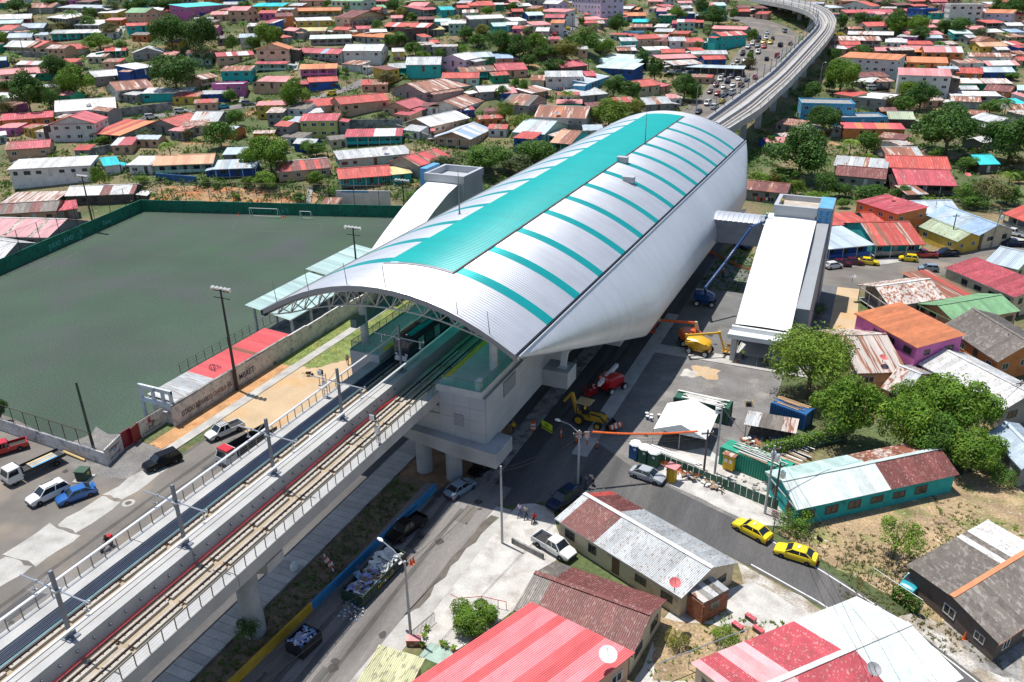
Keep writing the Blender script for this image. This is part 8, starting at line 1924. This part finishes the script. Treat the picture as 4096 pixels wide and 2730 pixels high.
for k, (x, y, m_, lab) in enumerate(((25.3, 96.4, PC['blue'], 'blue paint pail, front one of the cluster'), (25.7, 97.0, PC['white'], 'white paint pail in the blue cluster'), (25.0, 97.2, PC['blue'], 'blue paint pail at the left of the cluster'), (25.9, 96.2, PC['slate'], 'slate pail at the right of the cluster'), (26.7, 97.4, PC['grey'], 'grey waste drum beside the pails'), (27.3, 97.9, gold, 'amber bucket beside the waste drum'))):
    t = thing('paint_pail', lab, 'pail', (x, y, .03)); MB().lathe([(.2, 0), (.24, .55)], n=12).build('pail_body', m_, t); MB().lathe([(.25, .55), (.25, .6)], n=12).build('lid', whh, t)
t = thing('generator', 'small yellow generator frame on the gravel beyond the dark green container', 'generator', (37.6, 105.8, .03), .3); MB().box((0, 0, .35), (.7, .5, .5)).build('engine', blackp, t)
for x in (-.45, .45):
    for y in (-.32, .32): MB().bar((x, y, 0), (x, y, .85), .06).build('frame_bar', gold, t)
for x in (-.45, .45): MB().bar((x, -.32, .85), (x, .32, .85), .06).build('frame_bar', gold, t)
shd = thing('scrap_shed', 'low shed of rusty sheets and timber under the lime tree', 'shed', (41.5, 98.5, 0))
for x in (-3, 3):
    for y in (-1.5, 1.5): MB().bar((x, y, 0), (x, y, 2.0 + .2 * (y > 0)), .12).build('post', plank_b, shd)
for k in range(7): obj('roof_sheet', SHEETN, shd, mat=RM[rk.choice('KTUG')], mw=Matrix.Translation((-3.3 + k * .95, -1.8, 2.05 + .02 * k)) @ Matrix.Rotation(.07, 4, 'X') @ Matrix.Diagonal((.94, 3.6, 1, 1)))
MB().box((0, .5, .5), (5, 2, 1.0)).build('stored_scrap', MATS['clutter_dark'], shd)
# debris skip and small dumpster
skm = M('skip_green', (0.018, 0.045, 0.03), 0.6, var=0.2)
def skip(c, L_, w, H_, rz, m_, label):
    t = thing('debris_skip', label, 'skip', (c[0], c[1], .03), rz)
    for s in (-1, 1): MB().box((s * w / 2, 0, H_ / 2 + .1), (.1, L_, H_)).build('side_wall', m_, t)
    for s in (-1, 1): MB().box((0, s * (L_ / 2 - .05), H_ / 2 + .1), (w - .1, .1, H_)).build('end_wall', m_, t)
    MB().box((0, 0, .15), (w - .1, L_ - .1, .1)).build('floor', m_, t)
    for k in range(int(L_)): 
        for s in (-1, 1): MB().box((s * (w / 2 + .06), -L_ / 2 + .5 + k, H_ / 2 + .1), (.06, .1, H_ - .1)).build('stiffener', m_, t)
    return t
s1 = skip((8.2, 53.6), 7.6, 2.6, 1.25, -.06, skm, 'long dark green open skip full of building debris on the street'); text('REVISALUD', .55, flat('lettering_yellow', (0.55, 0.40, 0.03), 0.7), s1, face4((1.42, -1.4, .5), (0, 1, 0), (0, 0, 1)))
dbc = [M('debris_white', (0.62, 0.62, 0.6), 0.85), M('debris_blue', (0.18, 0.34, 0.55), 0.7), M('debris_brown', (0.25, 0.17, 0.11), 0.9), M('debris_grey', (0.25, 0.25, 0.26), 0.9), M('debris_lilac', (0.35, 0.33, 0.6), 0.8)]
def heap(c, L_, w, z, n_, label, rz, mix=dbc, s0=(.15, .6)):
    mbs = [MB() for _ in mix]; ca, sa = math.cos(rz), math.sin(rz)
    for k in range(n_):
        x, y = rk.uniform(-w / 2, w / 2), rk.uniform(-L_ / 2, L_ / 2); s = rk.uniform(*s0); p = Vector((c[0] + x * ca - y * sa, c[1] + x * sa + y * ca, z + rk.uniform(0, .35) + .3 * (1 - abs(2 * x / w)))); d_ = Vector((rk.uniform(-1, 1), rk.uniform(-1, 1), rk.uniform(-.4, .4))).normalized()
        mbs[rk.randrange(len(mix))].bar(p - d_ * s, p + d_ * s, s * rk.uniform(.3, 1.2), .04)
    for q, m_ in zip(mbs, mix):
        if q.v: tag(q.build('debris', m_), label, 'debris', 'loads of loose debris', 'stuff')
heap((8.2, 53.6), 6.8, 2.2, .8, 170, 'mixed building debris heaped in the long green skip', -.06); heap((8.3, 55.5), 3.0, 2.2, 1.1, 30, 'white board offcuts piled high in the long green skip', -.06, [dbc[0]], (.4, .8))
skip((7.1, 43.3), 2.6, 2.0, 1.3, -.1, M('dumpster_black', (0.012, 0.014, 0.018), 0.6), 'small black dumpster full of blue refuse bags on the street'); heap((7.1, 43.3), 2.2, 1.7, 1.0, 90, 'blue and white refuse in the small black dumpster', -.1, [dbc[1], dbc[0], dbc[4]], (.1, .3))
heap((8.6, 48.6), 2.5, 2.5, .02, 60, 'litter strewn on the street behind the dumpster', 0, [dbc[1], dbc[0]], (.04, .12))
heap((41, 93.2), 5, 7, .05, 150, 'scrap timber, sheets and junk littering the works yard', -.3, [dbc[2], dbc[0], dbc[3], M('debris_rust', (0.30, 0.12, 0.06), 0.9)], (.2, .8)); heap((44.5, 98.5), 4, 5, .05, 90, 'junk heaped behind the teal container', -.3, [dbc[3], dbc[2], dbc[1]], (.2, .7)); heap((35.5, 84.6), 1.6, 6, .03, 60, 'broken boards along the yard fence', -.28, [dbc[0], dbc[2]], (.2, .7))
bar_ = thing('barricade', 'red and white chequered barricade on the median', 'barricade', P(*TP(1, 3, 675, 520)), -.45)
for r_ in range(3):
    for c_ in range(5): MB().box((-.8 + c_ * .4, 0, .35 + r_ * .4), (.37, .05, .36)).build('board', PC['red'] if (r_ + c_) % 2 else cone_w, bar_)
for x in (-.8, .8): MB().bar((x, .06, 0), (x, .06, 1.4), .07).build('leg', plank_b, bar_)
p_ = P(*TP(1, 3, 355, 545)); t = thing('sack', 'white filled sack standing on the paving slabs under the viaduct', 'sack', (p_.x, p_.y, .16)); MB().lathe([(.32, 0), (.42, .25), (.38, .6), (.16, .85), (.2, .95)], n=10).build('bag_body', tent_m, t, smooth=True)
t = thing('transformer_box', 'dark green electrical box on a concrete pad beside the blue saloon', 'electrical box', P(*TP(0, 2, 775, 1268)), .3); MB().box((0, 0, .06), (2.0, 2.0, .12)).build('pad', concrete, t); MB().box((0, 0, .75), (1.3, 1.3, 1.25)).build('cabinet', M('box_green', (0.03, 0.075, 0.045), 0.6), t); MB().box((0, 0, 1.4), (1.42, 1.42, .1)).build('lid', MATS['box_green'], t); MB().box((.66, .1, .9), (.02, .35, .35)).build('warning_label', gold, t)
tag(MB().tube([P(*TP(0, 2, 590, 1032)) + Vector((0, 0, .3)), P(*TP(0, 2, 785, 1108)) + Vector((0, 0, .2))], .16, 8).build('drain_pipe', M('pipe_ochre', (0.50, 0.36, 0.15), 0.7)), 'thick ochre pipe lying along the parking lot wall', 'pipe')
w_ = thing('wheelbarrow', 'rusty wheelbarrow standing on the tan road edge', 'wheelbarrow', P(*TP(1, 2, 485, 320)), .5); MB().add([(-.4, -.3, .6), (.45, -.3, .6), (.45, .3, .6), (-.4, .3, .6), (-.2, -.18, .3), (.25, -.18, .3), (.25, .18, .3), (-.2, .18, .3)], [(4, 5, 6, 7), (0, 1, 5, 4), (1, 2, 6, 5), (2, 3, 7, 6), (3, 0, 4, 7)]).build('tray', rail_m, w_); wheel(w_, .55, 0, .2)
for y in (-.22, .22): MB().bar((.5, y * .4, .25), (-1.0, y, .55), .05).build('handle', plank_b, w_)
# faint pitch lines
lp = M('pitch_line_faint', (0.085, 0.105, 0.088), 0.9, var=0.4, sc=0.3)
for pts in (((336, 500), (60, 640)), ((340, 503), (930, 520)), ((930, 535), (880, 590)), ((545, 508), (530, 530), (735, 536), (740, 513))): ribbon(dpts(*pts), .14, .02, lp, 'pitch_line')
# parking lines, road edge marks
for k in range(5): ribbon([(-66 + k * 8.0, 30.5), (-61.5 + k * 8.0, 36.5)], .14, .034, yellow_p, 'parking_line')
for k in range(6): ribbon([(-16.5, 32 + k * 9), (-16.5, 35.5 + k * 9)], .12, .036, white_p, 'lane_line')
for c_, r__, x, y, m_ in ((0, 2, 1180, 1490, concrete), (1, 3, 745, 5, concrete_d)):
    g = P(*TP(c_, r__, x, y)); struct(MB().lathe([(.75, 0), (.75, .012)], (g.x, g.y, .03), 16).build('manhole_surround', m_)); struct(MB().lathe([(.38, 0), (.38, .012)], (g.x, g.y, .046), 16).build('manhole_cover', gut_m))
# house-yard pieces at the bottom
bk_m = M('brick_red', (0.33, 0.125, 0.065), 0.9, rnd=0.22, var=0.2, sc=3); hut = thing('brick_hut', 'small red brick hut with patchwork sheet roof beside the zinc house', 'hut', tuple(P(*TP(2, 3, 1740, 1030)).xy) + (0,), .0)
ra, rb, rcx = P(*TP(2, 3, 1590, 930)), P(*TP(2, 3, 1735, 1030)), P(*TP(2, 3, 1965, 900)); o = hut.location
ea, eb = (ra - rb), (rcx - rb); ca4 = [Vector((0, 0, 0)), eb, eb + ea, ea]
MB().prism([(p.x, p.y) for p in ca4], 0, 2.45).build('core_wall', M('mortar', (0.30, 0.22, 0.17), 0.9), hut)
bme = MB().box((0, 0, 0), (.29, .06, .13)).mesh('brick', bk_m); nb = 0
for e, nrm in ((ea, None), (eb, None)):
    L_ = e.length; d_ = e.normalized(); n_ = Vector((d_.y, -d_.x, 0)); n_ = n_ if n_.dot(Vector((CAMX, CAMY, 0)) - hut.location) > 0 else -n_; ang = math.atan2(d_.y, d_.x)
    for r_ in range(15):
        k = 0; x = .17 - (.15 if r_ % 2 else 0)
        while x < L_ - .1 and nb < 298:
            if not (e is eb and 1.0 < r_ * .155 < 2.0 and L_ * .3 < x < L_ * .62): q = d_ * x + n_ * .015; obj('brick', bme, hut, (q.x, q.y, .1 + r_ * .155), ang); nb += 1
            x += .305
mid = eb * .46; n_ = Vector((eb.y, -eb.x, 0)).normalized(); n_ = n_ if n_.dot(Vector((CAMX, CAMY, 0)) - hut.location) > 0 else -n_
MB().bar(mid - eb.normalized() * .6 + n_ * .03 + Vector((0, 0, 1.6)), mid + eb.normalized() * .6 + n_ * .03 + Vector((0, 0, 1.6)), .06, .9).build('window', glass_w, hut)
for k in range(5): mm = Matrix(((eb.x / 5, ea.x * 1.05, 0, eb.x * k / 5), (eb.y / 5, ea.y * 1.05, 0, eb.y * k / 5), (0, .25, 1, 2.5 + rk.uniform(0, .06)), (0, 0, 0, 1))); me2 = SHEETN.copy(); me2.transform(mm); obj('roof_sheet', me2, hut, mat=RM['UAWKG'[k]])
for k, (x, y, lab) in enumerate(((2190, 1000, 'faded red crate bench on the concrete slab, rear one'), (2070, 1075, 'faded red crate bench on the concrete slab, middle one'), (2260, 1110, 'faded red crate bench on the concrete slab, nearest the wire fence'))):
    t = thing('crate_bench', lab, 'bench', P(*TP(2, 3, x, y)), -.5); MB().box((0, 0, .5), (1.1, .5, .08)).build('top_board', RM['C'], t)
    for s in (-.48, .48): MB().box((s, 0, .24), (.08, .46, .46)).build('side_board', plank_b, t)
    MB().box((0, -.2, .24), (.9, .05, .4)).build('front_board', gut_m, t)
wf = thing('wire_fence', 'galvanised wire fence on posts crossing the rough yard at the bottom', 'fence', P(*TP(2, 3, 1345, 1560))); fa = P(*TP(2, 3, 2145, 1240)) - wf.location; 
for k in range(4): p = fa * (k / 3); MB().bar(p, p + Vector((0, 0, 2.2)), .08).build('fence_post', steel_m, wf)
MB().tube([Vector((0, 0, 2.2)), fa + Vector((0, 0, 2.2))], .05, 5).build('top_rail', steel_m, wf); MB().add([Vector((0, 0, .1)), fa + Vector((0, 0, .1)), fa + Vector((0, 0, 2.2)), Vector((0, 0, 2.2))], [(0, 1, 2, 3)]).build('wire_mesh', net_m, wf)
bwl = thing('block_wall', 'low bare block wall beside the parked white pickup', 'wall', P(*TP(2, 3, 0, 290))); fa = P(*TP(2, 3, 290, 440)) - bwl.location
for k in range(9): MB().bar(fa * (k / 9) + Vector((0, 0, .35)), fa * ((k + .96) / 9) + Vector((0, 0, .35)), .2, .7 + .05 * (k % 2)).build('block', concrete_d, bwl)
rrl = thing('handrail', 'curved red handrail above the garden steps', 'railing', P(*TP(1, 3, 1790, 805)) ); pts = [P(*TP(1, 3, x, y)) - rrl.location for x, y in ((1790, 830), (1865, 868), (2075, 850), (2225, 885), (2300, 900))]
MB().tube([p + Vector((0, 0, 1.0)) for p in pts], .04, 5).build('top_bar', M('rail_red', (0.40, 0.07, 0.06), 0.6), rrl)
for p in pts[1:]: MB().bar(p, p + Vector((0, 0, 1.0)), .05).build('upright', MATS['rail_red'], rrl)
gf = thing('garden_fence', 'thin iron picket fence round the potted garden', 'fence', P(*TP(1, 3, 1440, 1180))); fa = P(*TP(1, 3, 1640, 1010)) - gf.location
for k in range(18): MB().bar(fa * (k / 17), fa * (k / 17) + Vector((0, 0, 1.2)), .03).build('picket', rail_m, gf)
MB().tube([Vector((0, 0, 1.1)), fa + Vector((0, 0, 1.1))], .03, 4).build('fence_rail', rail_m, gf)
sheet('garden_patio', [tuple(P(*TP(1, 3, x, y)).xy) for x, y in ((1500, 1330), (1600, 1200), (1900, 1300), (1740, 1430))], M('patio_green', (0.30, 0.40, 0.34), 0.8), .045)
for k, (x, y, lab) in enumerate(((1550, 1160, 'round pot with leafy plant by the fence, rear one'), (1525, 1240, 'round pot with leafy plant on the patio corner'), (1710, 1230, 'pot with spiky plant in the patio middle'), (1745, 1250, 'pale pot with plant right of the spiky one'), (1815, 1280, 'pale pot with tall leafy plant on the patio'), (1570, 1090, 'yellow pot with plant by the picket fence'))):
    t = thing('potted_plant', lab, 'plant', P(*TP(1, 3, x, y)) + Vector((0, 0, .05))); MB().lathe([(.16, 0), (.24, .35), (.2, .33)], n=10).build('pot', M('pot_' + str(k % 3), [(0.45, 0.42, 0.36), (0.40, 0.18, 0.09), (0.55, 0.42, 0.1)][k % 3], 0.8), t); f = obj('fronds', FRB[k % 2], t, (0, 0, .35), k, mat=LM['b' if k % 2 else 'l']); f.scale = (.55,) * 3
t = thing('garden_table', 'red topped brick planter block at the garden gate', 'planter', P(*TP(1, 3, 1450, 1215)), .4); MB().box((0, 0, .35), (1.3, .7, .7)).build('block_base', RM['T'], t); MB().box((0, 0, .73), (1.4, .8, .06)).build('top_slab', RM['P'], t)
def dish(at, r_, m_, az_, label, leg=.8):
    t = thing('satellite_dish', label, 'satellite dish', at, az_); n_ = 14; prof = [(r_ * k / 5, .3 * r_ * (k / 5) ** 2) for k in range(6)]; mb = MB(); prof[0] = (.01, 0); mb.lathe(prof, n=n_); mb.f = mb.f[:-1]
    d = mb.build('reflector', m_, t, smooth=True); d.location = (0, 0, leg); d.rotation_euler = (0, -.35, 0); MB().bar((0, 0, 0), (0, 0, leg), .06).build('mount', rail_m, t); MB().bar((-.2, 0, leg + .1), (r_ * .5 - .3, 0, leg + r_ * .9), .03).build('feed_arm', rail_m, t)
dred = M('dish_red', (0.55, 0.12, 0.12), 0.6); dgr = M('dish_grey', (0.25, 0.25, 0.26), 0.6)
def rz_(px, z): return P(*px, z)
dish(rz_(TP(2, 3, 875, 1385), 4.7), .78, whh, 2.2, 'white satellite dish on the coral red roof'); dish(rz_(TP(2, 3, 1490, 735), 4.4), .55, dred, 2.0, 'red satellite dish on the zinc roof', 1.0); dish(rz_(TP(3, 3, 955, 1520), 4.6), .6, dgr, 2.0, 'dark satellite dish on the mint-white sheets')
dish(rz_(TP(3, 1, 1145, 285), 6.0), .6, dred, 2.0, 'red satellite dish on the flat crimson roof'); dish(rz_(TP(3, 1, 770, 1030), 3.6), .6, dgr, 2.0, 'dark satellite dish at the corner of the rust-streaked roof', 1.2); dish(rz_(TP(3, 2, 1050, 200), 3.9), .6, dred, 2.4, 'red satellite dish on the pale rusty roof by the lime tree')
for c_, r__, x, y, m_, lab in ((0, 0, 820, 985, dgr, 'dark dish on the wide white hillside roof'), (0, 0, 350, 380, dred, 'red dish above the crimson hillside roof'), (1, 0, 1190, 1390, dgr, 'dark dish on the zinc roof above the stadium'), (1, 0, 1625, 1215, dred, 'pink dish at the corner of the cream hillside house'), (2, 0, 420, 1060, dgr, 'dark dish on the rusty roof behind the station'), (3, 1, 1830, 60, dred, 'red dish on the white roof near the palm'), (0, 1, 155, 1515 - 1568, dgr, 'dark dish on the long white roof')):
    g = hit(*TP(c_, r__, x, y), 3.4); dish(g, .9, m_, 2.0, lab, .5)
sg2 = thing('speed_sign', 'white square speed sign reading 10 MAXIMA beside the taxis', 'sign', P(*TP(3, 3, 45, 190)), -.35); MB().bar((0, 0, 0), (0, 0, 2.6), .08).build('post', pole_w, sg2); MB().box((0, -.05, 2.5), (.95, .04, 1.0)).build('panel', cone_w, sg2)
mb = MB()
for k in range(20): a = 2 * PI * k / 20; b_ = 2 * PI * (k + 1) / 20; mb.bar((.33 * math.cos(a), -.085, 2.62 + .3 * math.sin(a)), (.33 * math.cos(b_), -.085, 2.62 + .3 * math.sin(b_)), .03, .06)
mb.build('ring_marking', ink_s, sg2); text('10', .36, ink, sg2, face4((0, -.08, 2.5), (1, 0, 0), (0, 0, 1)), al='CENTER', bold=.01); text('MAXIMA', .19, ink, sg2, face4((0, -.08, 2.08), (1, 0, 0), (0, 0, 1)), al='CENTER', bold=.005)
t = thing('notice_board', 'small black notice board at the edge of the dry lot', 'sign', P(*TP(3, 3, 462, 320)), -.6); MB().bar((0, .03, 0), (0, .03, 1.0), .05).build('post', rail_m, t); MB().box((0, 0, 1.0), (.75, .04, .5)).build('panel', ink, t)
for k in range(5): g = P(*TP(3, 3, (378, 512, 635, 775, 908)[k], (320, 425, 490, 575, 650)[k])); t = thing('fence_stake', ['first', 'second', 'third', 'fourth', 'fifth'][k] + ' thin stake along the vacant lot edge, counted from the taxi', 'stake', g); MB().bar((0, 0, 0), (0, 0, 1.1), .06).build('stake_shaft', plank_b, t)
cf = thing('carport_fence', 'white pipe frame with creeper fence in front of the carport', 'fence', P(*TP(3, 3, 940, 660))); pts = [P(*TP(3, 3, x, y)) - cf.location for x, y in ((940, 660), (1130, 790), (1385, 960))]
for p in pts: MB().bar(p, p + Vector((0, 0, 2.0)), .07).build('fence_post', steel_m, cf)
MB().tube([p + Vector((0, 0, 2.0)) for p in pts], .04, 5).build('top_rail', steel_m, cf)
mb = MB()
for k in range(900): p = pts[1].lerp(pts[2], rk.random()) + Vector((rk.gauss(0, .15), rk.gauss(0, .15), rk.uniform(.1, 1.9))) + cf.location; a = Vector((rk.uniform(-1, 1), rk.uniform(-1, 1), rk.uniform(-1, 1))).normalized() * .12; b_ = a.orthogonal().normalized() * .07; mb.add([p - a, p + b_, p + a, p - b_], [(0, 1, 2, 3)])
tag(mb.build('creeper', LM['m']), 'green creeper covering the carport fence', 'creeper', kind='stuff')
mb = MB(); ha, hb_ = P(*TP(3, 2, -60, 1075)), P(*TP(3, 2, 700, 905))
for k in range(2600): p = ha.lerp(hb_, rk.random()) + Vector((rk.gauss(0, .35), rk.gauss(0, .35), rk.uniform(.6, 2.1))); a = Vector((rk.uniform(-1, 1), rk.uniform(-1, 1), rk.uniform(-.5, 1))).normalized() * .15; b_ = a.orthogonal().normalized() * .09; mb.add([p - a, p + b_, p + a, p - b_], [(0, 1, 2, 3)])
tag(mb.build('creeper', LM['b']), 'thick creeper hedge along the wall behind the turquoise house', 'creeper', kind='stuff')
t = thing('yard_wall', 'wall buried under creeper behind the turquoise house', 'wall', (ha.x, ha.y, 0)); MB().bar(Vector((0, 0, .9)), hb_ - ha + Vector((0, 0, .9)), .2, 1.8).build('wall_bay', concrete_d, t)
# plants along the stone terraces and a white enclosure wall above the far goal
we = thing('enclosure_wall', 'white enclosure wall above the green far wall', 'wall', hit(*TP(1, 1, 745, 325))); e1 = hit(*TP(1, 1, 1240, 330)) - we.location; MB().bar(Vector((0, 0, 1.9)), e1 + Vector((0, 0, 1.9)), .25, 4.6).build('wall_bay', WM['w'], we); MB().bar(Vector((0, 0, 3.9)) + e1 * .1, Vector((0, 0, 3.9)) + e1 * .6, .3, .4).build('painted_band', fb_m, we)
for c_, r__, xa, ya, xb, yb, h_, lab in ((0, 0, 1060, 1085, 1590, 1020, 3.0, 'dark stone retaining wall below the turquoise hillside house'), (1, 0, 0, 1015, 270, 985, 2.2, 'dark stone wall under the hill road taxi'), (1, 0, 750, 1185, 1350, 1180, 3.0, 'grey concrete retaining wall below the peach hillside houses'), (0, 0, 850, 1440, 1190, 1370, 2.5, 'grey terrace wall below the orange-red roof'), (0, 0, 200, 520, 620, 545, 2.0, 'grey terrace wall below the red hillside roofs'), (1, 0, 1290, 1210, 1650, 1330, 2.4, 'grey terrace wall below the white-roofed peach house'), (0, 1, 1440, 90, 1810, 120, 2.0, 'dark teal garden wall above the stadium bank')):
    a, b_ = hit(*TP(c_, r__, xa, ya)), hit(*TP(c_, r__, xb, yb)); t = thing('retaining_wall', lab, 'wall', a); d_ = b_ - a; n_ = max(3, round(d_.length / 3))
    for k in range(n_): MB().bar(d_ * (k / n_) + Vector((0, 0, h_ / 2 - .5)), d_ * ((k + .99) / n_) + Vector((0, 0, h_ / 2 - .5)), .4, h_ + 1).build('wall_bay', concrete_d if 'teal' not in lab else cblue, t)
for c_, r__, xa, ya, xb, yb, lab in ((1, 0, 175, 1100, 245, 975, 'concrete steps climbing from the stone wall to the hill road'), (1, 0, 365, 655, 385, 560, 'concrete steps beside the cream hillside house'), (0, 0, 2215, 950, 2250, 770, 'long steps beside the turquoise terrace house'), (1, 1, 480, 310, 505, 165, 'yellow steps down the bank above the far goal'), (0, 0, 930, 1150, 1090, 1050, 'steps beside the wide white hillside roof')):
    a, b_ = hit(*TP(c_, r__, xa, ya)), hit(*TP(c_, r__, xb, yb)); t = thing('stairway', lab, 'steps', a); d_ = b_ - a; n_ = 12
    for k in range(n_): p = d_ * (k / n_); MB().bar(p + Vector((0, 0, .2)), p + d_ * (.8 / n_) + Vector((0, 0, .2)), 1.4, .5).build('step', concrete, t)
LAUN = []
for k in range(16):
    t0, _, _, _, W_, D_, cen, _ = HOUSES[rk.randrange(len(HOUSES) - 8)]
    if px_size(cen) > 15: continue
    d_ = (Vector((CAMX, CAMY, 0)) - cen).to_2d().normalized(); p = Vector((cen.x + d_.x * (D_ / 2 + 1.5), cen.y + d_.y * (D_ / 2 + 1.5), 0)); p.z = gz(p.x, p.y); e = Vector((-d_.y, d_.x, 0)); t = thing('clothes_line', None, 'laundry', p); LAUN.append(t)
    MB().tube([e * -2.6 + Vector((0, 0, 1.9)), Vector((0, 0, 1.8)), e * 2.6 + Vector((0, 0, 1.9))], .02, 4).build('line_wire', rail_m, t)
    for s_ in (-2.6, 2.6): MB().bar(e * s_, e * s_ + Vector((0, 0, 2)), .07).build('line_post', rail_m, t)
    for j in range(7): q = e * (-2.2 + j * .68); w = rk.uniform(.35, .6); h_ = rk.uniform(.6, 1.1); MB().add([q + Vector((0, 0, 1.82)), q + e * w + Vector((0, 0, 1.82)), q + e * w * 1.05 + Vector((.05, .05, 1.82 - h_)), q + Vector((-.04, 0, 1.82 - h_))], [(0, 1, 2, 3)]).build('garment', rk.choice((whh, PC['red'], PC['blue'], PC['slate'], RM['P'], PC['teal'], dkc)), t)
# ================================================================== LABELS for houses, trees and plants
place = proj
def zone(u, v):
    if v > 1150: return 'right of the plaza' if u > 2600 else 'by the near street'
    if u > 3000 and v > 560: return 'by the cross street'
    if u > 2980: return 'beyond the far viaduct'
    if u > 2350: return 'near the highway'
    if u < 700 and v > 640: return 'left of the field'
    band = 'at the hilltop' if v < 130 else 'high on the hill' if v < 300 else 'mid hillside' if v < 470 else 'above the field'
    return band
def dedupe(items):
    "items: (obj, base phrase, u, v, tail) -> unique labels"
    by = {}
    for it in items: by.setdefault((it[1], it[4]), []).append(it)
    ORD = ['leftmost', 'second from left', 'third from left', 'fourth from left', 'fifth from left', 'sixth from left', 'seventh from left', 'eighth from left', 'ninth from left', 'tenth from left', 'eleventh from left', 'twelfth from left', 'thirteenth from left', 'fourteenth from left']
    for (b_, tl), l in by.items():
        l.sort(key=lambda e: e[2])
        for i, e in enumerate(l): e[0]['label'] = (b_ + ' ' + tl) if len(l) == 1 else '%s %s, %s' % (b_, tl, ORD[i] if i < len(ORD) else 'number %d from left' % (i + 1))
items = []
for t, roof_, wall_, st_, W_, D_, cen, kind in HOUSES:
    if t.get('label'): continue
    u, v = place((cen.x, cen.y, cen.z)); sz = 'long ' if W_ > 15 else 'small ' if W_ < 7 else ''
    fl_ = {1: '', 2: 'two-storey '}.get(st_, 'three-storey '); rw = RW[roof_[0]] + (' and ' + RW[roof_[1]] if len(roof_) > 1 and RW[roof_[1]] != RW[roof_[0]] else '')
    items.append((t, '%s%s%s house with %s roof' % (sz, fl_, WW[wall_], rw), u, v, zone(u, v))); t['category'] = 'house'
dedupe(items)
dedupe([(o, l.split(' lying ')[0].split(' in the ')[0], o.location.y * 10 + o.location.z, 0, l[len(l.split(' lying ')[0].split(' in the ')[0]) + 1:]) for o, l in PLK])
dedupe([(t, 'clothes line hung with coloured laundry', *place(t.location), zone(*place(t.location))) for t in LAUN])
dedupe([(t, b_, *place(t.location), tl) for t, b_, tl in JAM])
LW = {'d': 'dark green', 'm': 'mid green', 'b': 'bright green', 'l': 'lime green', 'y': 'yellowing', 'p': 'pale green', 'o': 'olive', 'v': 'purple flowering'}
items = []
for t, m_, style, r_, g in TREES:
    if t.get('label'): continue
    u, v = place((g.x, g.y, g.z)); kd = {'mango': 'dense round tree', 'feather': 'feathery tree', 'sparse': 'thin sparse tree', 'palm': 'palm', 'banana': 'banana plant'}[style]; sz = 'big ' if r_ > 6 else 'small ' if r_ < 2.6 and style in ('mango', 'feather') else ''
    items.append((t, '%s%s %s' % (sz, LW[m_], kd), u, v, zone(u, v)))
dedupe(items)
